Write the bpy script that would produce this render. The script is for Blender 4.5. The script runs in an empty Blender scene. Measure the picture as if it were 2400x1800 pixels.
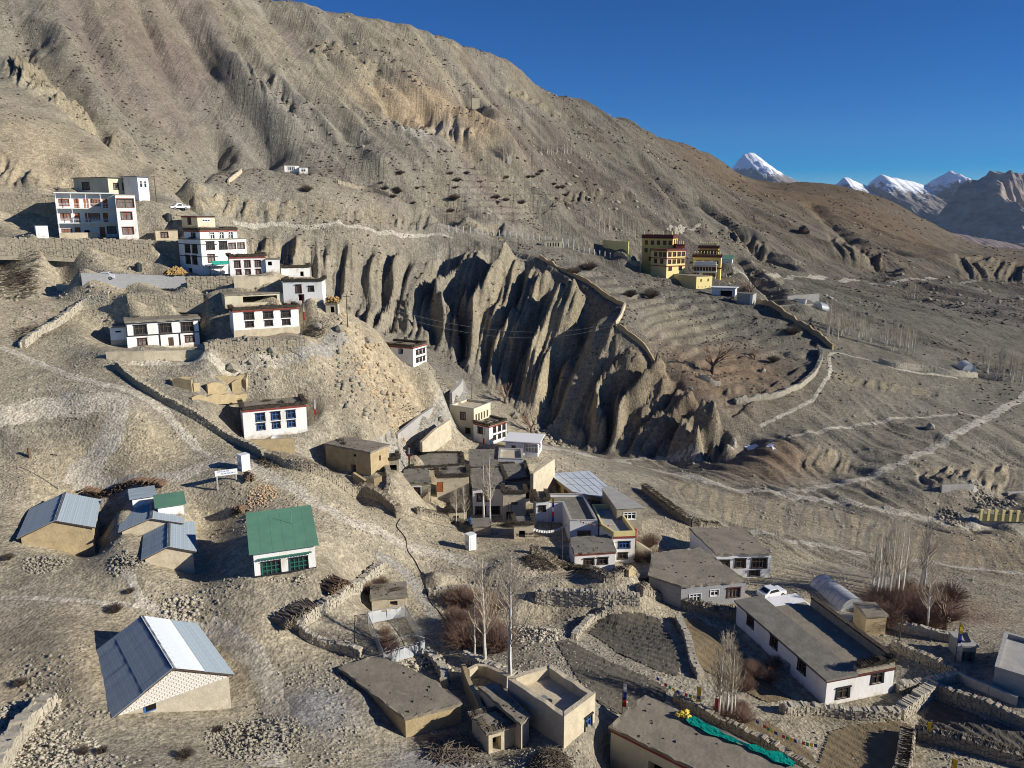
import bpy, math, random
import numpy as np
from mathutils import Vector, Matrix
R = math.radians
rnd = random.Random(7)
sc = bpy.context.scene
col = sc.collection
# ------------------------------------------------------------------ camera, sky, sun, exposure
FPX, PITCH = 1805.0, R(12.5)
CP, SP = math.cos(PITCH), math.sin(PITCH)
cam = bpy.data.cameras.new('camera'); camo = bpy.data.objects.new('camera', cam); col.objects.link(camo)
cam.sensor_width = 36; cam.lens = 36 * FPX / 2400; cam.clip_end = 60000; cam.clip_start = .5
camo.rotation_euler = (math.pi/2 - PITCH, 0, 0)
sc.camera = camo
HAZE = 1.5e-5
SUN_AZ, SUN_EL = R(104), R(23)           # clockwise from +Y (view axis), elevation
SUN = Vector((math.sin(SUN_AZ)*math.cos(SUN_EL), math.cos(SUN_AZ)*math.cos(SUN_EL), math.sin(SUN_EL)))
w = bpy.data.worlds.new('World'); sc.world = w; w.use_nodes = True
nt = w.node_tree
sky = nt.nodes.new('ShaderNodeTexSky'); sky.sky_type = 'NISHITA'; sky.sun_disc = False
sky.sun_elevation = SUN_EL; sky.sun_rotation = SUN_AZ; sky.altitude = 3900; sky.air_density = 1.0; sky.dust_density = .0; sky.ozone_density = 3.2
bgn = nt.nodes['Background']; bgn.inputs[1].default_value = .052
hs = nt.nodes.new('ShaderNodeHueSaturation'); hs.inputs['Saturation'].default_value = 1.95; hs.inputs['Hue'].default_value = .514; hs.inputs['Value'].default_value = 1.45
nt.links.new(sky.outputs[0], hs.inputs['Color']); nt.links.new(hs.outputs[0], bgn.inputs[0])
sl = bpy.data.lights.new('sun', 'SUN'); sl.energy = 5.0; sl.angle = R(.53); sl.color = (1, .94, .84)
so = bpy.data.objects.new('sun', sl); col.objects.link(so); so.rotation_euler = SUN.to_track_quat('Z', 'Y').to_euler()
so.location = SUN * 300
sc.view_settings.view_transform = 'Standard'; sc.view_settings.look = 'None'; sc.view_settings.exposure = 0.32; sc.view_settings.gamma = 1
sc.render.engine = 'CYCLES'; sc.cycles.max_bounces = 4; sc.cycles.diffuse_bounces = 2; sc.cycles.use_denoising = True; sc.cycles.filter_width = 1.0; sc.cycles.volume_bounces = 0; sc.cycles.use_adaptive_sampling = False
# ------------------------------------------------------------------ photograph pixel <-> place
def unproj(u, v, D):
    x, up = (u-1200)/FPX, (900-v)/FPX
    y, z = CP + up*SP, -SP + up*CP
    return np.array((x, y, z)) * (D/y)
def proj(p):
    zc = p[1]*CP - p[2]*SP; yc = p[1]*SP + p[2]*CP
    return 1200 + FPX*p[0]/zc, 900 - FPX*yc/zc
# ------------------------------------------------------------------ materials
MATS = {}
def rgb(h): return tuple(((int(h[i:i+2], 16)/255)/12.92 if int(h[i:i+2], 16) < 11 else ((int(h[i:i+2], 16)/255+.055)/1.055)**2.4) for i in (0, 2, 4)) + (1,)
def mat(name, c1, c2=None, scale=2., rough=.9, bump=.0, bscale=None, metal=0., stretch=(1, 1, 1), c3=None, spec=.3):
    if name in MATS: return MATS[name]
    m = bpy.data.materials.new(name); m.use_nodes = True; MATS[name] = m
    n = m.node_tree; B = n.nodes['Principled BSDF']; L = n.links.new
    B.inputs['Roughness'].default_value = rough; B.inputs['Metallic'].default_value = metal
    B.inputs['Specular IOR Level'].default_value = spec
    c1 = rgb(c1) if isinstance(c1, str) else tuple(c1)+(1,)
    if c2 is None: B.inputs['Base Color'].default_value = c1; 
    tc = n.nodes.new('ShaderNodeTexCoord'); mp = n.nodes.new('ShaderNodeMapping'); mp.inputs['Scale'].default_value = stretch
    L(tc.outputs['Object'], mp.inputs[0])
    if c2 is not None:
        c2 = rgb(c2) if isinstance(c2, str) else tuple(c2)+(1,)
        nz = n.nodes.new('ShaderNodeTexNoise'); nz.inputs['Scale'].default_value = scale; nz.inputs['Detail'].default_value = 5; nz.inputs['Roughness'].default_value = .65
        L(mp.outputs[0], nz.inputs['Vector'])
        cr = n.nodes.new('ShaderNodeValToRGB'); cr.color_ramp.elements[0].position = .35; cr.color_ramp.elements[1].position = .62
        cr.color_ramp.elements[0].color = c1; cr.color_ramp.elements[1].color = c2
        if c3 is not None:
            e = cr.color_ramp.elements.new(.75); e.color = rgb(c3) if isinstance(c3, str) else tuple(c3)+(1,)
        L(nz.outputs[0], cr.inputs[0]); L(cr.outputs[0], B.inputs['Base Color'])
    if bump:
        b2 = n.nodes.new('ShaderNodeTexNoise'); b2.inputs['Scale'].default_value = bscale or scale*4; b2.inputs['Detail'].default_value = 4
        L(mp.outputs[0], b2.inputs['Vector'])
        bp = n.nodes.new('ShaderNodeBump'); bp.inputs['Strength'].default_value = bump; bp.inputs['Distance'].default_value = .1
        L(b2.outputs[0], bp.inputs['Height']); L(bp.outputs[0], B.inputs['Normal'])
    return m
def splash(name, c=(.42, .34, .22)):
    # earth splashed and rubbed onto the foot of whitewashed walls
    m = MATS[name]; n = m.node_tree; L = n.links.new; B = n.nodes['Principled BSDF']; src = B.inputs['Base Color'].links[0].from_socket
    tc = n.nodes.new('ShaderNodeTexCoord'); sp = n.nodes.new('ShaderNodeSeparateXYZ'); L(tc.outputs['Object'], sp.inputs[0])
    nz = n.nodes.new('ShaderNodeTexNoise'); nz.inputs['Scale'].default_value = 1.3; nz.inputs['Detail'].default_value = 5; L(tc.outputs['Object'], nz.inputs['Vector'])
    a = n.nodes.new('ShaderNodeMath'); a.operation = 'MULTIPLY_ADD'; L(nz.outputs[0], a.inputs[0]); a.inputs[1].default_value = 2.2; a.inputs[2].default_value = -.75
    b = n.nodes.new('ShaderNodeMath'); b.operation = 'SUBTRACT'; b.use_clamp = True; L(a.outputs[0], b.inputs[0]); L(sp.outputs[2], b.inputs[1])
    mx = n.nodes.new('ShaderNodeMix'); mx.data_type = 'RGBA'; L(b.outputs[0], mx.inputs[0]); L(src, mx.inputs[6]); mx.inputs[7].default_value = (*c, 1); L(mx.outputs[2], B.inputs['Base Color'])
def M(n): return MATS[n]
mat('white', (.88, .87, .84), (.80, .77, .71), .5, .9, .25, 3, stretch=(1, 1, .35), c3=(.60, .55, .46))
splash('white')
mat('cream', (.68, .62, .44), (.58, .52, .37), .6, .9, .25, 3, stretch=(1, 1, .4))
splash('cream')
mat('yellow', (.88, .65, .20), (.78, .56, .16), .8, .85, .1)
mat('paleyellow', (.78, .66, .30), (.70, .58, .25), .8, .85, .1)
mat('ochre', (.60, .40, .12), (.50, .32, .09), .8, .85, .1)
mat('mud', (.47, .37, .21), (.36, .28, .16), .9, .95, .5, 4, c3=(.30, .23, .13))
mat('mudlight', (.60, .52, .37), (.47, .40, .28), .9, .95, .5, 4, c3=(.40, .32, .2))
mat('mudroof', (.29, .25, .185), (.20, .175, .13), .45, .97, .5, 2.5, c3=(.33, .29, .22))
mat('greyroof', (.235, .215, .175), (.165, .15, .12), .6, .97, .5, 2.5, c3=(.24, .22, .19))
mat('brush', (.045, .036, .026), (.085, .066, .046), 3, .95)
mat('brushpale', (.17, .14, .10), (.10, .08, .055), 3, .95)
mat('sticks', (.26, .215, .16), (.15, .115, .08), 2, .95)
mat('redband', (.30, .06, .04), (.22, .05, .035), 1, .9)
mat('black', (.025, .024, .025), None, rough=.7)
mat('maroon', (.13, .04, .03), (.09, .028, .022), 2, .8)
mat('wood', (.11, .065, .04), (.07, .045, .03), 3, .7)
mat('orangewood', (.38, .12, .035), (.28, .085, .03), 3, .6)
mat('bluepaint', (.045, .13, .34), None, rough=.5)
mat('greenpaint', (.02, .15, .10), None, rough=.5)
mat('whitepaint', (.78, .78, .76), None, rough=.6)
mat('glass', (.02, .025, .03), None, rough=.12, spec=.6)
mat('curtain', (.30, .27, .24), (.10, .09, .09), 2.5, .4, spec=.5, stretch=(4, 4, .3))
mat('void', (.008, .007, .006), None, rough=1)  # near-black backing of openings: the darkness inside is painted on
mat('tin', (.34, .40, .44), (.22, .26, .29), .9, .7, .15, 2, metal=.0, stretch=(.4, 7, 1), spec=.12, c3=(.38, .44, .48))
mat('tinlight', (.62, .66, .69), (.50, .54, .57), .6, .6, .1, 2, metal=.0, spec=.2, c3=(.44, .43, .40))
mat('tindark', (.16, .165, .17), (.12, .125, .13), .6, .5, .1, 2, metal=.5)
mat('greenroof', (.115, .255, .165), (.10, .215, .145), .5, .65, .04, 3)
mat('concrete', (.42, .40, .36), (.34, .325, .295), .8, .9, .25, 4, c3=(.48, .45, .4))
mat('greyblock', (.42, .42, .41), (.34, .34, .335), 2.5, .92, .5, 8, stretch=(.5, .5, 2), c3=(.40, .40, .39))
mat('stone', (.40, .345, .25), (.27, .235, .175), 1.4, .95, .6, 5, c3=(.50, .44, .33))
mat('stonepale', (.50, .45, .35), (.38, .34, .26), 1.4, .95, .5, 5, c3=(.60, .55, .45))
mat('rock', (.36, .325, .25), (.26, .235, .18), .9, .95, .6, 4, c3=(.50, .45, .36))
mat('rocktan', (.52, .40, .25), (.40, .31, .2), .9, .95, .6, 4)
mat('whitebrick', (.72, .70, .65), (.60, .57, .52), 2, .9, .2)
mat('mortar', (.27, .245, .21), None, rough=.95)
mat('straw', (.46, .30, .11), (.33, .21, .08), 4, .95, .6, 14)
mat('bark', (.66, .62, .54), (.50, .46, .39), 3, .9)
mat('darkbark', (.14, .10, .075), (.09, .065, .05), 3, .9)
mat('twig', (.46, .39, .29), (.34, .28, .2), 1, .9)
mat('twigred', (.24, .155, .11), (.17, .105, .075), 1, .9)
mat('scrub', (.115, .085, .065), (.075, .06, .05), .6, .95)
mat('plastic', (.60, .62, .63), (.45, .47, .48), .8, .3, .2, 2)
mat('pipe', (.02, .02, .02), None, rough=.5)
mat('steel', (.30, .31, .32), None, rough=.5, metal=.4)
mat('tarp', (.0, .33, .24), (.0, .24, .18), 1.5, .5, .4, 3)
mat('sack', (.62, .48, .06), (.5, .36, .04), 3, .7, .4, 8)
mat('rubber', (.02, .02, .022), None, rough=.8)
mat('carpaint', (.75, .76, .76), None, rough=.25, spec=.6)
mat('fl_red', (.50, .03, .03), None, rough=.8); mat('fl_yellow', (.72, .50, .03), None, rough=.8); mat('fl_white', (.75, .75, .73), None, rough=.8)
mat('fl_blue', (.03, .05, .30), None, rough=.8); mat('fl_green', (.04, .28, .10), None, rough=.8)
mat('soil', (.125, .11, .085), (.085, .075, .058), 1.4, .97, .9, 3.5, c3=(.17, .15, .12))
mat('dryfield', (.23, .175, .095), (.17, .13, .075), .7, .97, .7, 6, c3=(.27, .215, .12))
mat('path', (.45, .40, .30), (.33, .295, .225), 2.2, .97, .8, 5, c3=(.54, .48, .37))
mat('pathgrey', (.36, .335, .28), (.27, .25, .21), 2.2, .97, .7, 5)
mat('road', (.40, .365, .29), (.29, .265, .215), 2.0, .97, .7, 5)
mat('logs', (.22, .145, .09), (.13, .085, .055), 4, .9)
mat('logend', (.60, .42, .25), (.48, .33, .19), 3, .9)
mat('ice', (.80, .84, .87), (.70, .74, .78), 1, .5)
mat('tank', (.03, .035, .04), None, rough=.5)
# ------------------------------------------------------------------ mesh builder
class MB:
    def __init__(s): s.v = []; s.f = []; s.mi = []
    def add(s, vs, fs, mi=0):
        o = len(s.v); s.v.extend(vs); s.f.extend([tuple(i+o for i in f) for f in fs]); s.mi.extend([mi]*len(fs)); return s
    def box(s, x0, x1, y0, y1, z0, z1, mi=0):
        return s.add([(x0,y0,z0),(x1,y0,z0),(x1,y1,z0),(x0,y1,z0),(x0,y0,z1),(x1,y0,z1),(x1,y1,z1),(x0,y1,z1)],
            [(0,3,2,1),(4,5,6,7),(0,1,5,4),(1,2,6,5),(2,3,7,6),(3,0,4,7)], mi)
    def hexa(s, b, t, mi=0):   # bottom 4 (ccw), top 4
        return s.add(list(b)+list(t), [(3,2,1,0),(4,5,6,7),(0,1,5,4),(1,2,6,5),(2,3,7,6),(3,0,4,7)], mi)
    def prism(s, poly, z0, z1, mi=0):   # poly ccw in xy
        n = len(poly)
        return s.add([(x,y,z0) for x,y in poly]+[(x,y,z1) for x,y in poly], [tuple(range(n-1,-1,-1)), tuple(range(n,2*n))]+[(i,(i+1)%n,n+(i+1)%n,n+i) for i in range(n)], mi)
    def tube(s, p0, p1, r0, r1, n=4, mi=0):
        p0 = Vector(p0); p1 = Vector(p1); d = p1-p0
        if d.length < 1e-6: return s
        a = d.orthogonal().normalized(); b = d.normalized().cross(a)
        vs = []
        for p, r in ((p0, r0), (p1, r1)):
            for i in range(n):
                t = 2*math.pi*i/n; vs.append(tuple(p + a*(r*math.cos(t)) + b*(r*math.sin(t))))
        return s.add(vs, [(i,(i+1)%n,n+(i+1)%n,n+i) for i in range(n)] + ([tuple(range(n-1,-1,-1)), tuple(range(n,2*n))] if n > 3 else []), mi)
    def rock(s, c, r, rr=rnd, mi=0, flat=.7):
        vs = []
        for d in ((1,0,0),(-1,0,0),(0,1,0),(0,-1,0),(0,0,1),(0,0,-1)):
            k = r*rr.uniform(.65, 1.25)
            vs.append((c[0]+d[0]*k+rr.uniform(-.3,.3)*r, c[1]+d[1]*k+rr.uniform(-.3,.3)*r, c[2]+d[2]*k*flat))
        return s.add(vs, [(0,2,4),(2,1,4),(1,3,4),(3,0,4),(2,0,5),(1,2,5),(3,1,5),(0,3,5)], mi)
    def mesh(s, name, mats):
        me = bpy.data.meshes.new(name); me.from_pydata(s.v, [], s.f); me.update()
        for m in (mats if isinstance(mats, (list, tuple)) else [mats]): me.materials.append(M(m) if isinstance(m, str) else m)
        if any(s.mi): me.polygons.foreach_set('material_index', s.mi)
        return me
    def build(s, name, mats, parent=None, **k): return link(name, s.mesh(name, mats), parent, **k)
def link(name, me, parent=None, loc=None, rz=0, label=None, cat=None, group=None, kind=None, smooth=False):
    o = bpy.data.objects.new(name, me); col.objects.link(o)
    if parent is not None: o.parent = parent
    if loc is not None: o.location = loc
    if rz: o.rotation_euler = (0, 0, rz)
    if smooth and me is not None: me.polygons.foreach_set('use_smooth', [True]*len(me.polygons))
    for kk, vv in (('label', label), ('category', cat), ('group', group), ('kind', kind)):
        if vv: o[kk] = vv
    return o
def empty(name, loc, rz, label, cat, group=None): return link(name, None, None, tuple(loc), rz, label, cat, group)
def copy_tree(o, parent=None):
    c = o.copy(); col.objects.link(c); c.parent = parent
    for ch in list(o.children): copy_tree(ch, c)
    return c
# ------------------------------------------------------------------ layout tables (photograph pixels + distance), used by terrain and builders
HOUSES = []; CTRL = []; PADS = []
def house(name, label, uL, vB, D, uR, rel, vT, d=6., ud=None, back=0., pad=True, **k):
    yaw = R(rel) + math.atan((1200-uL)/FPX)
    left = k.pop('left', 0.)
    P = unproj(uL, vB, D); e = (math.cos(yaw), math.sin(yaw)); b = (-e[1], e[0])
    zc = P[1]*CP - P[2]*SP; yc = P[1]*SP + P[2]*CP
    wd = ((uR-1200)*zc - FPX*P[0])/(FPX*e[0] - (uR-1200)*e[1]*CP)
    if ud is not None: d = ((ud-1200)*zc - FPX*P[0])/(FPX*b[0] - (ud-1200)*b[1]*CP)
    kk = (900-vT)/FPX; h = (kk*zc - yc)/(CP + kk*SP)
    k.update(name=name, label=label, P=P, yaw=yaw, w=wd, d=d, h=h); HOUSES.append(k)
    if pad:
        cx = P[0]+e[0]*wd/2+b[0]*d/2; cy = P[1]+e[1]*wd/2+b[1]*d/2
        for s, t in ((-.05, -.08), (1.05, -.08), (.5, -.05), (-.05, .5), (1.05, .5), (.5, .5), (0, 1.05), (1, 1.05)):
            CTRL.append((P[0]+e[0]*wd*s+b[0]*d*t, P[1]+e[1]*wd*s+b[1]*d*t, P[2]+back*max(0, t)+(left if s <= 0 else 0), 1))
        PADS.append((cx, cy, math.hypot(wd, d)/2))
    return k
POLYS = []
def poly(name, label, px, D0, h, wall, top, roofm, wins=(), cat='house', band=0, up=None):
    z = unproj(*px[0], D0)[2]; Q = []
    for u, v in px: r = unproj(u, v, 1.0); Q.append(r*(z/r[2]))
    Q = np.array(Q); c = Q.mean(0); zb = z-h
    for i, q in enumerate(Q):
        n = Q[(i+1) % len(Q)]; up_ = up[i] if up else 0
        p = c+(q-c)*1.07; CTRL.append((p[0], p[1], zb+up_, 1)); p = c+((q+n)/2-c)*1.08; CTRL.append((p[0], p[1], zb+up_, 1))
    CTRL.append((c[0], c[1], zb, 1)); PADS.append((c[0], c[1], max(np.hypot(*(q-c)[:2]) for q in Q)*.85))
    POLYS.append(dict(name=name, label=label, Q=Q, h=h, wall=wall, top=top, roofm=roofm, wins=wins, cat=cat, band=band))
RETAIN = []
def retain(label, pts, m='stone', cat='retaining wall', th=.6, rise=.9, ctrl=True, name='retaining_wall', stones=True):
    # pts: (u, v_bottom, v_top, D)
    Q = []
    for u, vb, vt, D in pts:
        if pts[-1][0] < 760: D = D-(pts[-1][0]-u)*D*.00018
        p = unproj(u, vb, D); zc = p[1]*CP-p[2]*SP; yc = p[1]*SP+p[2]*CP; kk = (900-vt)/FPX
        h = (kk*zc-yc)/(CP+kk*SP); Q.append((p, h))
        if ctrl:
            CTRL.append((p[0], p[1]-.5, p[2]-.1, 1)); g = (p[1]+1.2)/p[1]
            CTRL.append((p[0]*g, p[1]*g, p[2]+h*rise, 1)); g = (p[1]+5)/p[1]; CTRL.append((p[0]*g, p[1]*g, p[2]+h*rise, 1))
    RETAIN.append((label, Q, m, cat, th, name, stones))
# ---- houses: name, label, u_left, v_base, D, u_right, relative yaw, v_top
T3 = [.24, .53, .80]
# left hillside
house('hostel_building', 'three storey white hostel with open balconies and orange doors on the stone terrace', 140, 557, 172, 280, 0, 453, 7, top='hostel', wall='white', cat='building', wins=[
    ('F', [.13], .04, 1.9, 1.5, 'r'), ('F', [.31, .72], .0, 1.1, 2.2, 'o'), ('F', [.47], .07, 1.3, .9, 'k'), ('F', [.88], .08, 1.6, 1.5, 't2'),
    ('F', [.14, .62], .40, 1.9, 1.4, 'r'), ('F', [.33, .50, .80], .35, 1.0, 2.0, 'o'), ('F', [.14, .66], .72, 1.9, 1.4, 'r'), ('F', [.34, .50, .82], .67, 1.0, 2.0, 'o')])
house('hostel_wing', 'pale blue-white wing', 280, 559, 170.2, 326, 0, 457, 9, wall='white', top='flat', pad=False, sub='hostel_building', wins=[('F', [.5], .10, 2.0, 1.5, 'r'), ('F', [.5], .44, 2.0, 1.6, 'r'), ('F', [.5], .72, 3.2, 1.8, 'r')])
house('upper_house', 'white flat-roofed house standing highest on the left, behind the balconied hostel', 258, 472, 189, 327, 38, 416, ud=178, wall='cream', top='eave', wins=[('F', [.25, .55, .82], .50, 1.3, 1.5, 't2'), ('L', [.35], .5, 2.3, 1.7, 't2'), ('F', [.3, .6, .85], .04, .9, .9, 'w')])
house('white_annex', 'narrow bright white annex at the right end of the highest house', 327, 470, 190, 352, 38, 414, d=5, wall='white', top='eave', wins=[('F', [.3, .7], .55, .8, 1.6, 'w')])
house('main_house', 'tallest white house with black window frames, brushwood parapet and green balcony', 477, 646, 164, 582, 26, 563, ud=425, wall='white', top='flat', back=1., wins=[
    ('F', [.20, .48], .72, 1.6, 1.7, 't'), ('F', [.68, .88], .72, 1.5, 1.3, 't2'), ('F', [.2], .36, 1.4, 1.7, 't2'), ('L', [.40, .72], .62, 2.1, 1.8, 't'), ('L', [.38, .68], .30, 1.9, 1.8, 't'), ('L', [.45], .04, 1., .9, 't')])
house('top_storey', 'brush-topped top storey on the tallest white house', 470, 566, 166.5, 557, 26, 541, ud=433, wall='white', top='brush', band=1, pad=False, sub='main_house', wins=[('F', [.32, .57, .82], .25, .9, 1.3, 'w'), ('L', [.6], .3, 1.4, 1.0, 't')])
house('brush_roof_house', 'low white house with thick brushwood roof edge against the tallest house', 540, 645, 157, 624, 2, 603, 6, wall='white', top='brush', band=1, wins=[('F', [.22, .5, .79], .42, .95, 1.35, 't2'), ('F', [.24, .5, .79], .02, .8, 1.0, 't2')])
house('lean_to_shed', 'small white lean-to with flat roof right of the brush-roofed house', 624, 636, 159, 657, 2, 609, 4, wall='white', top='flat', cat='shed', wins=[('F', [.3], .5, .8, .8, 'k')])
house('small_upper_house', 'small cream house with red-white frieze above the tallest house', 464, 533, 184, 505, 28, 507, ud=427, wall='cream', top='eave', band=1, wins=[('L', [.5], .25, 1.3, 1.6, 't'), ('F', [.5], .5, 2.0, .7, 'w')])
house('stone_outhouse', 'tan plastered outhouse half hidden behind the tallest house', 366, 563, 181, 418, 3, 541, 4, wall='mudlight', top='flat', cat='shed', wins=[('F', [.4], .25, 1.4, 1.3, 't2')])
house('low_white_house', 'low white house with dark doorway right of the plaster retaining wall', 660, 651, 161, 727, 3, 629, 5, wall='white', top='brush', wins=[('F', [.72], .1, .7, 1.0, 'k')])
house('stupa_house', 'white house with dark eave and tall doorway behind a small white stupa', 665, 706, 151, 757, -9, 661, 6, wall='white', top='brush', wins=[('F', [.40], .42, .9, 1.6, 't2'), ('F', [.72], .5, .8, 1.0, 't'), ('F', [.45], .0, 1.2, 1.3, 'k')])
house('dry_stone_shed', 'little stone shed topped with a straw heap beside the stupa house', 764, 735, 150, 792, -9, 713, 2.5, wall='mudlight', top='straw', cat='shed', wins=[('F', [.55], .1, .8, 1.2, 'k')])
house('six_window_house', 'white two storey house with six black-framed windows and a tan plinth', 550, 793, 141, 703, 7, 729, 5, wall='white', top='brush', band=1, base=.29, back=1.2, wins=[('F', T3, .66, 1.5, 1.25, 't'), ('F', T3, .38, 1.2, 1.0, 't')])
house('set_back_storey', 'set back upper storey with open gallery', 528, 716, 146.5, 684, 7, 694, 7, wall='cream', top='mudflat', pad=False, sub='six_window_house', wins=[('F', [.52], .12, 6.4, 1.3, 'k')])
house('banded_house', 'white two storey house with dark grey painted bands and a mud roof', 300, 818, 138, 473, 1, 757, 6, wall='white', top='mudflat', bands=1, back=.8, wins=[('F', [.19, .52, .82], .53, 1.9, 1.7, 't'), ('F', [.20, .84], .10, 1.4, 1.3, 't2'), ('F', [.58], .0, .9, 1.6, 'd')])
house('stone_annex', 'stone and plaster annex on the left of the banded house', 262, 810, 139, 299, 1, 769, 4, wall='white', top='mudflat', cat='annex', base=.3, wins=[('F', [.5], .72, .9, .3, 'k')])
house('blue_window_house', 'white two storey house with six blue windows and brushwood roof edge', 573, 1027, 122, 721, 4, 963, 6, wall='white', top='brush', band=1, wins=[('F', [.27, .51, .75], .56, 1.25, 1.35, 'b'), ('F', [.27, .51, .75], .24, 1.1, 1.1, 'b')])
house('ridge_house', 'white house perched on the bare ridge edge above the dark ravine', 969, 862, 165, 1000, 57, 815, ud=893, wall='white', top='brush', band=1, back=1.5, wins=[('F', [.3, .55, .8], .58, .75, 1.1, 't'), ('F', [.3, .55, .8], .2, .7, 1.0, 't'), ('L', [.24, .62], .62, 1.3, 1.3, 'k')])
house('spur_house', 'lone white hut on the grassy spur below the mountain', 667, 403, 282, 702, 3, 388, 5, wall='white', top='flat', wins=[('F', [.35, .6], .3, .9, 1.2, 'w')])
house('spur_annex', 'low white annex with window right of the lone spur hut', 702, 404, 282, 722, 3, 393, 4, wall='white', top='flat', cat='annex', wins=[('F', [.5], .25, 1.2, .9, 'w')])
# left foreground sheds (walls; gable roofs below)
house('green_roof_house', 'white single storey house with sloping green metal roof', 598, 1357, 82, 741, 2, 1297, 6.4, back=1.4, wall='white', top='greenmono', wins=[('F', [.27], .06, 2.1, 1.75, 'gg'), ('F', [.72], .06, 2.1, 1.75, 'gg')])
house('tiny_tin_hut', 'tiny white hut with grey tin roof, uppermost of the sheds', 312, 1192, 97, 362, 2, 1170, 2.2, wall='white', top='tinflat', cat='hut')
house('green_tin_hut', 'white hut with dull green tin roof behind the tin sheds', 372, 1215, 94, 432, 2, 1190, 3., wall='white', top='greenflat', cat='hut')
# middle village
house('cream_house', 'cream flat-roofed house beside the concrete village road', 1111, 1022, 164, 1150, 57, 963, ud=1055, wall='cream', top='parapet', roofm='mudlight', wins=[('L', [.55], .58, 1.2, 1.7, 't2'), ('L', [.22, .75], .06, 1.0, 1.2, 't'), ('F', [.14, .3, .46, .62, .8], .55, .6, 1.6, 'd')])
house('corner_white_house', 'white two storey house with brushwood rim and red flag below the cream house', 1147, 1043, 158, 1187, 48, 1000, ud=1110, wall='white', top='brush', band=1, roofm='mudlight', wins=[('F', [.3, .58, .85], .58, .75, 1.3, 't'), ('F', [.3, .58, .85], .18, .7, 1.0, 't'), ('L', [.5], .5, 1.8, 1.4, 't')])
house('pavilion_house', 'white pavilion house with overhanging white roof slab and wide corner window', 1185, 1068, 152, 1260, -12, 1034, 5.5, wall='white', top='slab', wins=[('F', [.25], .10, .9, 2.0, 'd'), ('F', [.80], .35, 2.6, 1.5, 'gl'), ('R', [.5], .35, 2.5, 1.2, 'gl')])
house('red_door_house', 'shaded house with pink plaster and red door between yellow block and central house', 1024, 1165, 130, 1100, 0, 1120, 5, wall='mudlight', top='brush', roofm='greyroof', wins=[('F', [.10], .25, 1.1, 1.9, 'o')])
house('log_wall_barn', 'narrow plank-faced barn with ladder and fodder right of the central house', 1179, 1222, 125, 1232, 2, 1158, 4, wall='mudlight', top='brush', roofm='greyroof', cat='barn', wins=[('F', [.3], .05, 1.2, 1.5, 'k'), ('F', [.5], .6, 1.2, .5, 'k')])
house('long_house', 'long white house with dark eaves and a brushwood-rimmed courtyard roof', 1933, 1655, 74, 2090, 38, 1594, ud=1724, wall='white', top='longroof', wins=[('L', [.18, .46, .76], .45, 1.2, 1.4, 't'), ('L', [.62], .0, 1.1, 1.2, 'k'), ('F', [.25], .18, 1.5, 1.3, 't'), ('F', [.75], .5, 1.4, 1.3, 't')])
house('small_mud_box', 'small mud-brick room at the head of the plastic-walled plot', 872, 1432, 86, 955, 2, 1408, 3.5, wall='mudlight', top='mudflat', cat='outbuilding', wins=[('F', [.62], .3, .9, .6, 'k')])
house('roofless_mud_house', 'half ruined two storey mud house with a hole in its roof', 870, 1115, 118, 913, 50, 1063, ud=765, wall='mud', top='mudflat', wins=[('L', [.62], .0, 1.0, 1.3, 'k'), ('L', [.66], .72, .6, .5, 'k'), ('F', [.5], .5, .4, .9, 'k')])
house('right_mud_hut', 'small tan mud hut with open doorway near the plastic tunnel', 2026, 1488, 88, 2074, 28, 1446, ud=1998, wall='mud', top='mudflat', cat='hut')
house('pillar_shed', 'little concrete shed with open pillared front and solar panel on top', 2252, 1552, 81, 2284, 28, 1516, ud=2222, wall='concrete', top='slabsolar', cat='shed', wins=[('F', [.28, .62, .9], .05, .8, 1.3, 'k')])
house('edge_house', 'grey plastered flat-roofed house cut by the right picture edge', 2325, 1612, 75, 2520, -6, 1572, 9, wall='concrete', top='parapet', roofm='concrete')
# flat-roofed houses given by their roof outline
poly('grey_roof_house', 'white house with grey flat roof inside a pale concrete rim', [(1336,1227),(1402,1227),(1369,1164),(1270,1164),(1280,1184),(1318,1184)], 115.5, 3.3, 'white', 'parapet', 'greyroof', [(0, [.5], .1, 2.0, 1.7, 'r')])
poly('yellow_parapet_house', 'white house with pale yellow parapet terrace and blue-barred window', [(1438,1258),(1489,1256),(1443,1192),(1388,1192),(1410,1240)], 110.5, 4.4, 'white', 'yparapet', 'concrete', [(0, [.5], .55, 1.7, 1.1, 'b'), (0, [.45], .15, 1.3, 1.0, 't')])
poly('front_white_house', 'small white house with two black-framed windows in front of the yellow parapet', [(1347,1299),(1442,1293),(1427,1256),(1335,1265)], 105.5, 2.9, 'white', 'mud', 'greyroof', [(0, [.36, .70], .35, 1.3, 1.05, 't')], band=1)
poly('metal_roof_house', 'stone house with big pale metal sheet roof', [(1347,1153),(1419,1166),(1448,1166),(1378,1107),(1294,1113)], 130, 3.2, 'mud', 'sheet', 'tinlight', [(0, [.35, .7], .25, 1.4, 1.4, 't2'), (1, [.5], .15, 1.5, 1.6, 'r'), (4, [.3, .65], .25, 1.5, 1.4, 't2')])
poly('concrete_terrace_house', 'grey stone house with bare concrete terrace roof and white barred window', [(1446,1193),(1507,1190),(1429,1141),(1412,1146)], 117, 4.2, 'stone', 'slab', 'concrete', [(0, [.5], .55, 2.0, 1.2, 'w')])
poly('valley_white_house', 'white house with wide mud roof left of the parked car', [(1679,1301),(1807,1300),(1740,1239),(1618,1241)], 106.4, 3.7, 'white', 'mud', 'mudroof', [(0, [.12], .45, 1.9, 1.2, 't'), (0, [.45], .45, 1.4, 1.4, 't'), (0, [.80], .42, 2.1, 1.6, 't'), (0, [.72], .08, 1.3, .8, 't')])
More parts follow.
